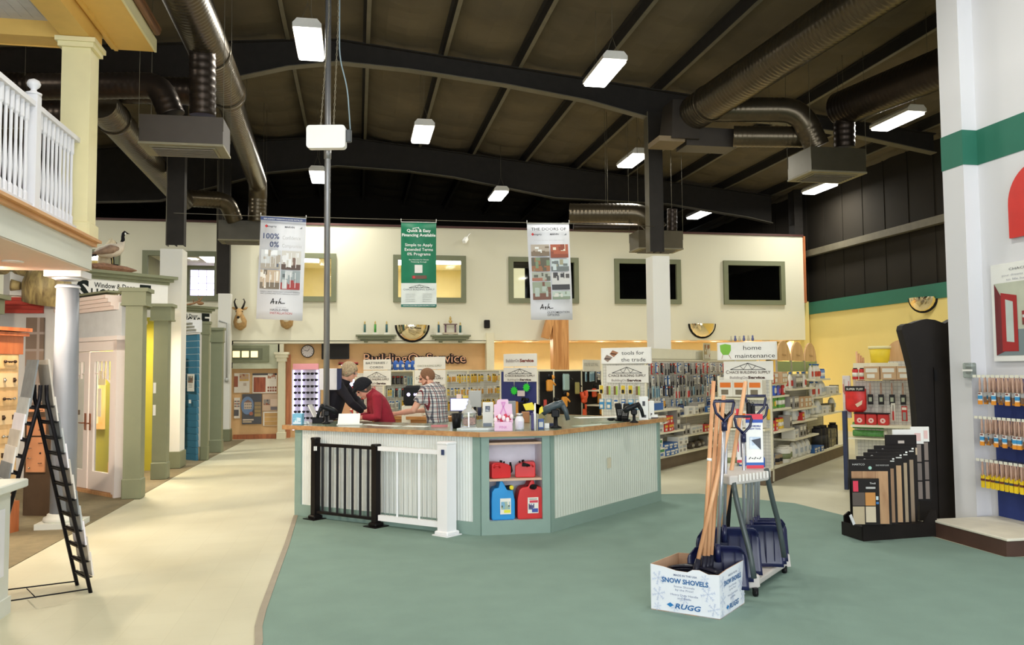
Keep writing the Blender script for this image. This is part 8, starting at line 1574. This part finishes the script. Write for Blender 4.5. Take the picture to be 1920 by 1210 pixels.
# ---- G4 yellow packages
t, E4 = gond(4.45, 'gondola of yellow carded goods behind the man in plaid', 4.6, zat(805, 697, Vector((5.87-4.45, 11.9+4.45, 0))), pegM, [(0, 4.6, .8, .36)], [])
endsign(E4, 777, 834, 669, 693, 'plain CHACE BUILDING SUPPLY sign behind the bald man', lambda P, W_, H_: P.text('CHACE BUILDING SUPPLY', W_/2, H_*.2, H_*.22, C_(150, 150, 130), 'c', W_*.8, .01), .05)
endsign(E4, 777, 834, 694, 721, 'truss emblem store sign behind the bald man', chace, .03)
z4 = zat(805, 699, E4)
for k, ks in enumerate((['yellow', 'amber', 'yellow', 'yellow2'], ['amber', 'yellow', 'white', 'yellow', 'amber'], ['yellow2', 'yellow', 'yellow2', 'amber'], ['yellow', 'amber', 'black', 'yellow2'])): pegrow(E4, .12, 4.5, z4-.03-k*.27, ks, 'yellow carded package hanging in the %s row behind the plaid shirt' % ('top', 'second', 'third', 'fourth')[k], 'yellow packages, %s row' % ('top', 'second', 'third', 'fourth')[k], .082, seed=20+k, gap=.03)
# ---- G5 batteries / cords
t, E5 = gond(5.6, 'batteries and cords gondola behind the man in maroon', 3.0, zat(706, 700, Vector((5.87-5.6, 11.9+5.6, 0))), pegM, [(0, 3, 1.72, .34)], [])
endsign(E5, 681, 732, 674, 694, 'BATTERIES / CORDS sign above the flat cap', txt2('BATTERIES /', 'CORDS'), .05)
endsign(E5, 681, 732, 695, 723, 'truss emblem store sign above the flat cap', chace, .03)
fill(E5, .2, 1.7, 1.72, ['c_dark', 'g_blue', 'g_blue', 'g_blue', 'g_blue', 'b_grey'], 'on the top shelf of the batteries and cords gondola', 4)
for k, ks in enumerate((['black', 'black', 'white', 'teal'], ['yellow', 'black', 'teal', 'teal'], ['teal', 'white', 'yellow2', 'teal'], ['yellow2', 'yellow', 'black'])): pegrow(E5, .15, 2.9, zat(740, 705, E5)-k*.26, ks, 'carded package in the %s row of the batteries and cords gondola' % ('top', 'second', 'third', 'fourth')[k], 'packages, %s row of the batteries and cords gondola' % ('top', 'second', 'third', 'fourth')[k], .09, seed=30+k)
for k in range(3):
    for j in range(5): hang(['red', 'black', 'red'][k], E5, .36-.16*j, zat(706, 725+k*20, E5), label='red or dark package on the batteries and cords shelf end', group='packages on the batteries and cords shelf end', end=True)
# ---- G0 paint accessories end at right
E0 = Vector((5.87+1.42, 11.9-1.42, 0)); zt0 = zat(1650, 714, E0); t, E0 = gond(-1.42, 'paint accessory shelf end with white pegboard behind the floor sample rack', 4.2, zt0, pegM, [(.1, 4.1, 1.0, .3)], [(zat(1650, 797, E0), .34), (.3, .36)], base=.18)
bluepost = MB().box((0, 0, .55), (.1, .05, 1.1)).build('blue_shelf_post', None, C_(44, 54, 84)); q = atD(1597, 930, (E0-CAM).dot(camF)-.3); bluepost.location = W(E0, -.18, .52, 0); bluepost.rotation_euler = (0, 0, PI/4); bluepost['label'] = 'narrow dark blue post at the left edge of the paint accessory shelf end'; bluepost['category'] = 'post'
for k in range(5):
    x = .18-.14*k; t = copy_tree(brushp) if k else thing('paint_brush', 'x', 'paint brush'); 
    if k == 0:
        brushp = t; MB().tube([(0, 0, 0), (0, 0, -.08), (0, 0, -.16)], [.008, .014, .012], 8).build('handle', t, bh_); b = MB(); b.box((0, 0, -.23), (.07, .02, .14), cK); b.box((0, -.004, -.23), (.04, .02, .06), C_(170, 176, 150)); b.box((0, -.0, -.31), (.06, .02, .04), cGr); b.build('packaged_bristles', t, cK)
    place(t, W(E0, -.14, x, zt0-.03), -PI/4, 'packaged paint brush hanging on the white pegboard shelf end', 'packaged brushes on the white pegboard shelf end')
t = thing('glove_bag', 'red bag of gloves with black header on the white pegboard shelf end', 'bag', W(E0, -.16, .37, zt0-.08), -PI/4); b = MB(); b.tube([(0, 0, -.36), (0, 0, -.32), (0, 0, -.18), (0, 0, -.04), (0, 0, 0)], [.1, .14, .14, .14, .1], 12); b.v = [(x, y*.35, z) for x, y, z in b.v]; b.build('bag_body', t, mat('red_gloves', (214, 44, 40), .4, var=.15, scale=14)); MB().box((0, -.045, -.03), (.26, .02, .07)).build('header', t, cK); m_ = MB(); P = Pr(m_, (0, -.058, -.05), (1, 0, 0), (0, 0, 1)); P.text('SUPER TUFF', 0, 0, .04, cW, 'c', .22, .02); P.poly([(.0, -.2), (.1, -.14), (.09, -.2), (.03, -.24)], C_(230, 200, 170), 1); m_.build('printing', t, cW)
zz0 = zat(1650, 797, E0)+.015
for k in range(3): t = thing('red_tub', 'red tub with pale round label on the paint accessory shelf, %s of three' % ('left', 'middle', 'right')[k], 'tub', W(E0, -.24, .3-.15*k, zz0), -PI/4); MB().box((0, 0, .075), (.14, .12, .15), bev=.01).build('tub_body', t, cR); MB().box((0, 0, .158), (.15, .13, .015)).build('lid', t, cK); m_ = MB(); P = Pr(m_, (0, -.062, .06), (1, 0, 0), (0, 0, 1)); P.disc(0, 0, .035, C_(232, 200, 190)); P.disc(0, .0, .012, cR, 2); m_.build('label', t, cW)
hang('tool', E0, -.12, zz0+.3, label='tall clear package hanging right of the red tubs', group='hanging goods above the paint accessory shelf', end=True); hang('red', E0, -.26, zz0+.26, label='red and blue booklet package left of the rightmost hook', group='hanging goods above the paint accessory shelf', end=True); hang('red', E0, -.38, zz0+.26, label='red and blue package at the right edge of the white pegboard', group='hanging goods above the paint accessory shelf', end=True)
t = thing('roller_pack', 'green wrapped paint roller pack on the lower shelf', 'package', W(E0, -.24, .2, .85)-Vector((0, 0, .1)), -PI/4)
for k in range(2): MB().cyl((-.2, 0, .05+.11*k), (.2, 0, .05+.11*k), .045).build('roller', t, mat('green_wrap', (90, 150, 80), .4, var=.3, scale=20)); MB().cyl((.2, 0, .05+.11*k), (.235, 0, .05+.11*k), .04).build('roller_end', t, cW)
MB().box((0, 0, -.02), (.5, .2, .02)).build('tray', t, shelfM)
fill(E0, -.4, .4, zt0+.02-.016, ['b_kraft', 'c_red', 'pail', 'tin'], 'on top of the paint accessory shelf end', 44, end=True)
q = W(E0, .2, .1, zt0+.25); t = thing('yellow_bucket', 'yellow bucket with white rim on top of the paint accessory gondola', 'bucket', q); MB().lathe([(.12, 0), (.145, .22)], seg=20).build('bucket_body', t, C_(232, 204, 50)); MB().lathe([(.15, .2), (.155, .24), (.14, .24)], seg=20).build('rim', t, C_(236, 226, 170)); MB().box((0, 0, -.12), (.6, .4, .24)).build('stand', t, shelfM)
bd = thing('brush_display', 'arched maple brush display with rows of brushes beside the black cabinet', 'display stand', W(E0, .12, -.17, 0), -PI/4); za = zat(1685, 637, E0)
MB().prism([(-.2, 0), (.2, 0), (.2, za-.25)]+[(.2*math.cos(a), za-.25+.25*math.sin(a)) for a in [PI*q/12 for q in range(1, 12)]]+[(-.2, za-.25)], (0, .12, 0), (1, 0, 0), (0, 0, 1), .04).build('arched_back', bd, archM); MB().prism([(-.02, .9), (.03, .9), (.06, 1.3), (.05, za-.5), (-.02, za-.25)], (.24, .3, 0), (0, -1, 0), (0, 0, 1), .02).build('side_panel', bd, wood('orange_side', (190, 130, 84), (206, 150, 104)))
MB().box((0, .07, za-.38), (.3, .01, .16)).build('green_header', bd, C_(140, 160, 110)); MB().box((0, .0, za-.78), (.4, .2, .02)).build('shelf', bd, shelfM)
for k in range(8): MB().box((-.14+.04*k, .02, za-.63), (.03, .02, .24)).build('displayed_brush', bd, bh_)
MB().box((0, .06, .9), (.4, .04, 1.8)).build('lower_panel', bd, pegM)
t = thing('wood_handle_bundle', 'bundle of upright wooden handles left of the paint accessory shelf', 'handles', W(E0, .3, .42, 0));
for k in range(4): MB().cyl((k*.03, 0, 1.2), (k*.035-.02, 0, 1.95-.03*k), .014, seg=8).build('handle', t, handW)
MB().box((.04, 0, .6), (.16, .16, 1.2)).build('holder', t, C_(210, 206, 200))
m_ = thing('white_carton_strip', 'tall white illustrated carton strip standing left of the red glove bag', 'box', W(E0, -.1, .5, 1.0), -PI/4); MB().box((0, 0, .3), (.1, .06, .6)).build('carton', m_, C_(222, 214, 208)); b = MB(); Pr(b, (-.045, -.032, .05), (1, 0, 0), (0, 0, 1)).photo(0, 0, .09, .5, [C_(222, 214, 208), C_(190, 120, 110), C_(90, 90, 96), C_(200, 190, 180)], 5); b.build('printing', m_, cW)
for kk in list(PK):
    bpy.data.objects.remove(PK[kk])
for kk in list(SG):
    if kk not in useds: bpy.data.objects.remove(SG[kk][0])
# ------------------------------------------------------------ eyewear rack behind the counter's left end
eY = 14.2; a = atY(545, 800, eY); c = atY(600, 692, eY); ew = c.x-a.x; t = thing('eyewear_rack', 'grey backlit eyewear rack with lit white strips behind the counter', 'display rack', ((a.x+c.x)/2, eY, 0), -.2)
MB().box((0, .06, (.75+c.z)/2), (ew, .06, c.z-.75), ).build('panel', t, mat('grey_rack_panel', (160, 160, 170), .4)); litT = mat('lit_tube', (226, 214, 255), .3, var=0, emit=3.5); MB().box((ew*.2, .05, .3), (ew*.4, .3, .6)).build('base', t, C_(150, 130, 90))
for x in (-ew*.42, -ew*.13, ew*.42): MB().cyl((x, .0, .75), (x, .0, c.z-.02), .014).build('light_tube', t, litT)
MB().box((0, .02, c.z+.04), (ew*.9, .05, .1)).build('header', t, C_(222, 150, 160))
shades = [mat('lens_black', (24, 22, 26), .15), mat('lens_red', (150, 40, 50), .2), mat('lens_blue', (60, 60, 120), .2)]
gl0 = None
for r in range(8):
    for cc in range(3):
        x = (-.28+.3*cc)*ew; z = .95+r*.105
        if gl0 is None:
            gl0 = thing('sunglasses', 'x', 'sunglasses'); 
            for s in (-1, 1): MB().sphere((s*.035, 0, 0), .03, None, 10, (1, .35, .7)).build('lens', gl0, shades[0])
            MB().tube([(-.065, 0, .01), (0, -.012, .012), (.065, 0, .01)], .004, 5).build('frame', gl0, BLACK); g1_ = gl0
        else: g1_ = copy_tree(gl0)
        place(g1_, Vector(((a.x+c.x)/2+x*math.cos(.2), eY-.06-x*math.sin(.2)*1, z)), -.2, 'pair of dark sunglasses on the grey backlit eyewear rack', 'sunglasses on the eyewear rack')
q = atD(774, 742, 14.0); t = thing('black_appliance', 'black appliance with bright round reflections between the two men', 'appliance', (q.x, q.y, 0), CZ); MB().box((0, 0, q.z), (.3, .2, .34), bev=.03).build('casing', t, blkP); MB().box((0, 0, (q.z-.17)/2), (.34, .3, q.z-.17)).build('stand', t, cW)
for k, (x, r) in enumerate(((-.06, .03), (.04, .013), (.07, .013), (.1, .013))): MB().sphere((x, -.1, q.z+.02), r, mat('glare_disc_glow', (220, 205, 255), .3, var=0, emit=2), 10, (1, .3, 1.0 if k == 0 else 1.7)).build('lamp', t, WHITE)  # glowing discs stand for round glare reflections on the casing
q = atD(665, 754, 15.5); t = thing('framed_picture', 'black rimmed round picture of a red extinguisher left of the flat cap', 'picture', (q.x, q.y, q.z), CZ); MB().lathe([(.11, 0), (.12, .0), (.12, .03), (.11, .03)], seg=20, R=RX90, sx=1.15).build('rim', t, BLACK); MB().lathe([(.105, .02), (.105, .034)], seg=20, R=RX90, sx=1.15).build('face', t, C_(236, 200, 140)); MB().lathe([(.035, -.07), (.04, -.06), (.04, .0), (.015, .02), (.015, .04)], (0, -.04, 0), 12).build('red_cylinder', t, cR); MB().box((0, 0, -q.z/2), (.04, .02, q.z)).build('stand', t, cW)
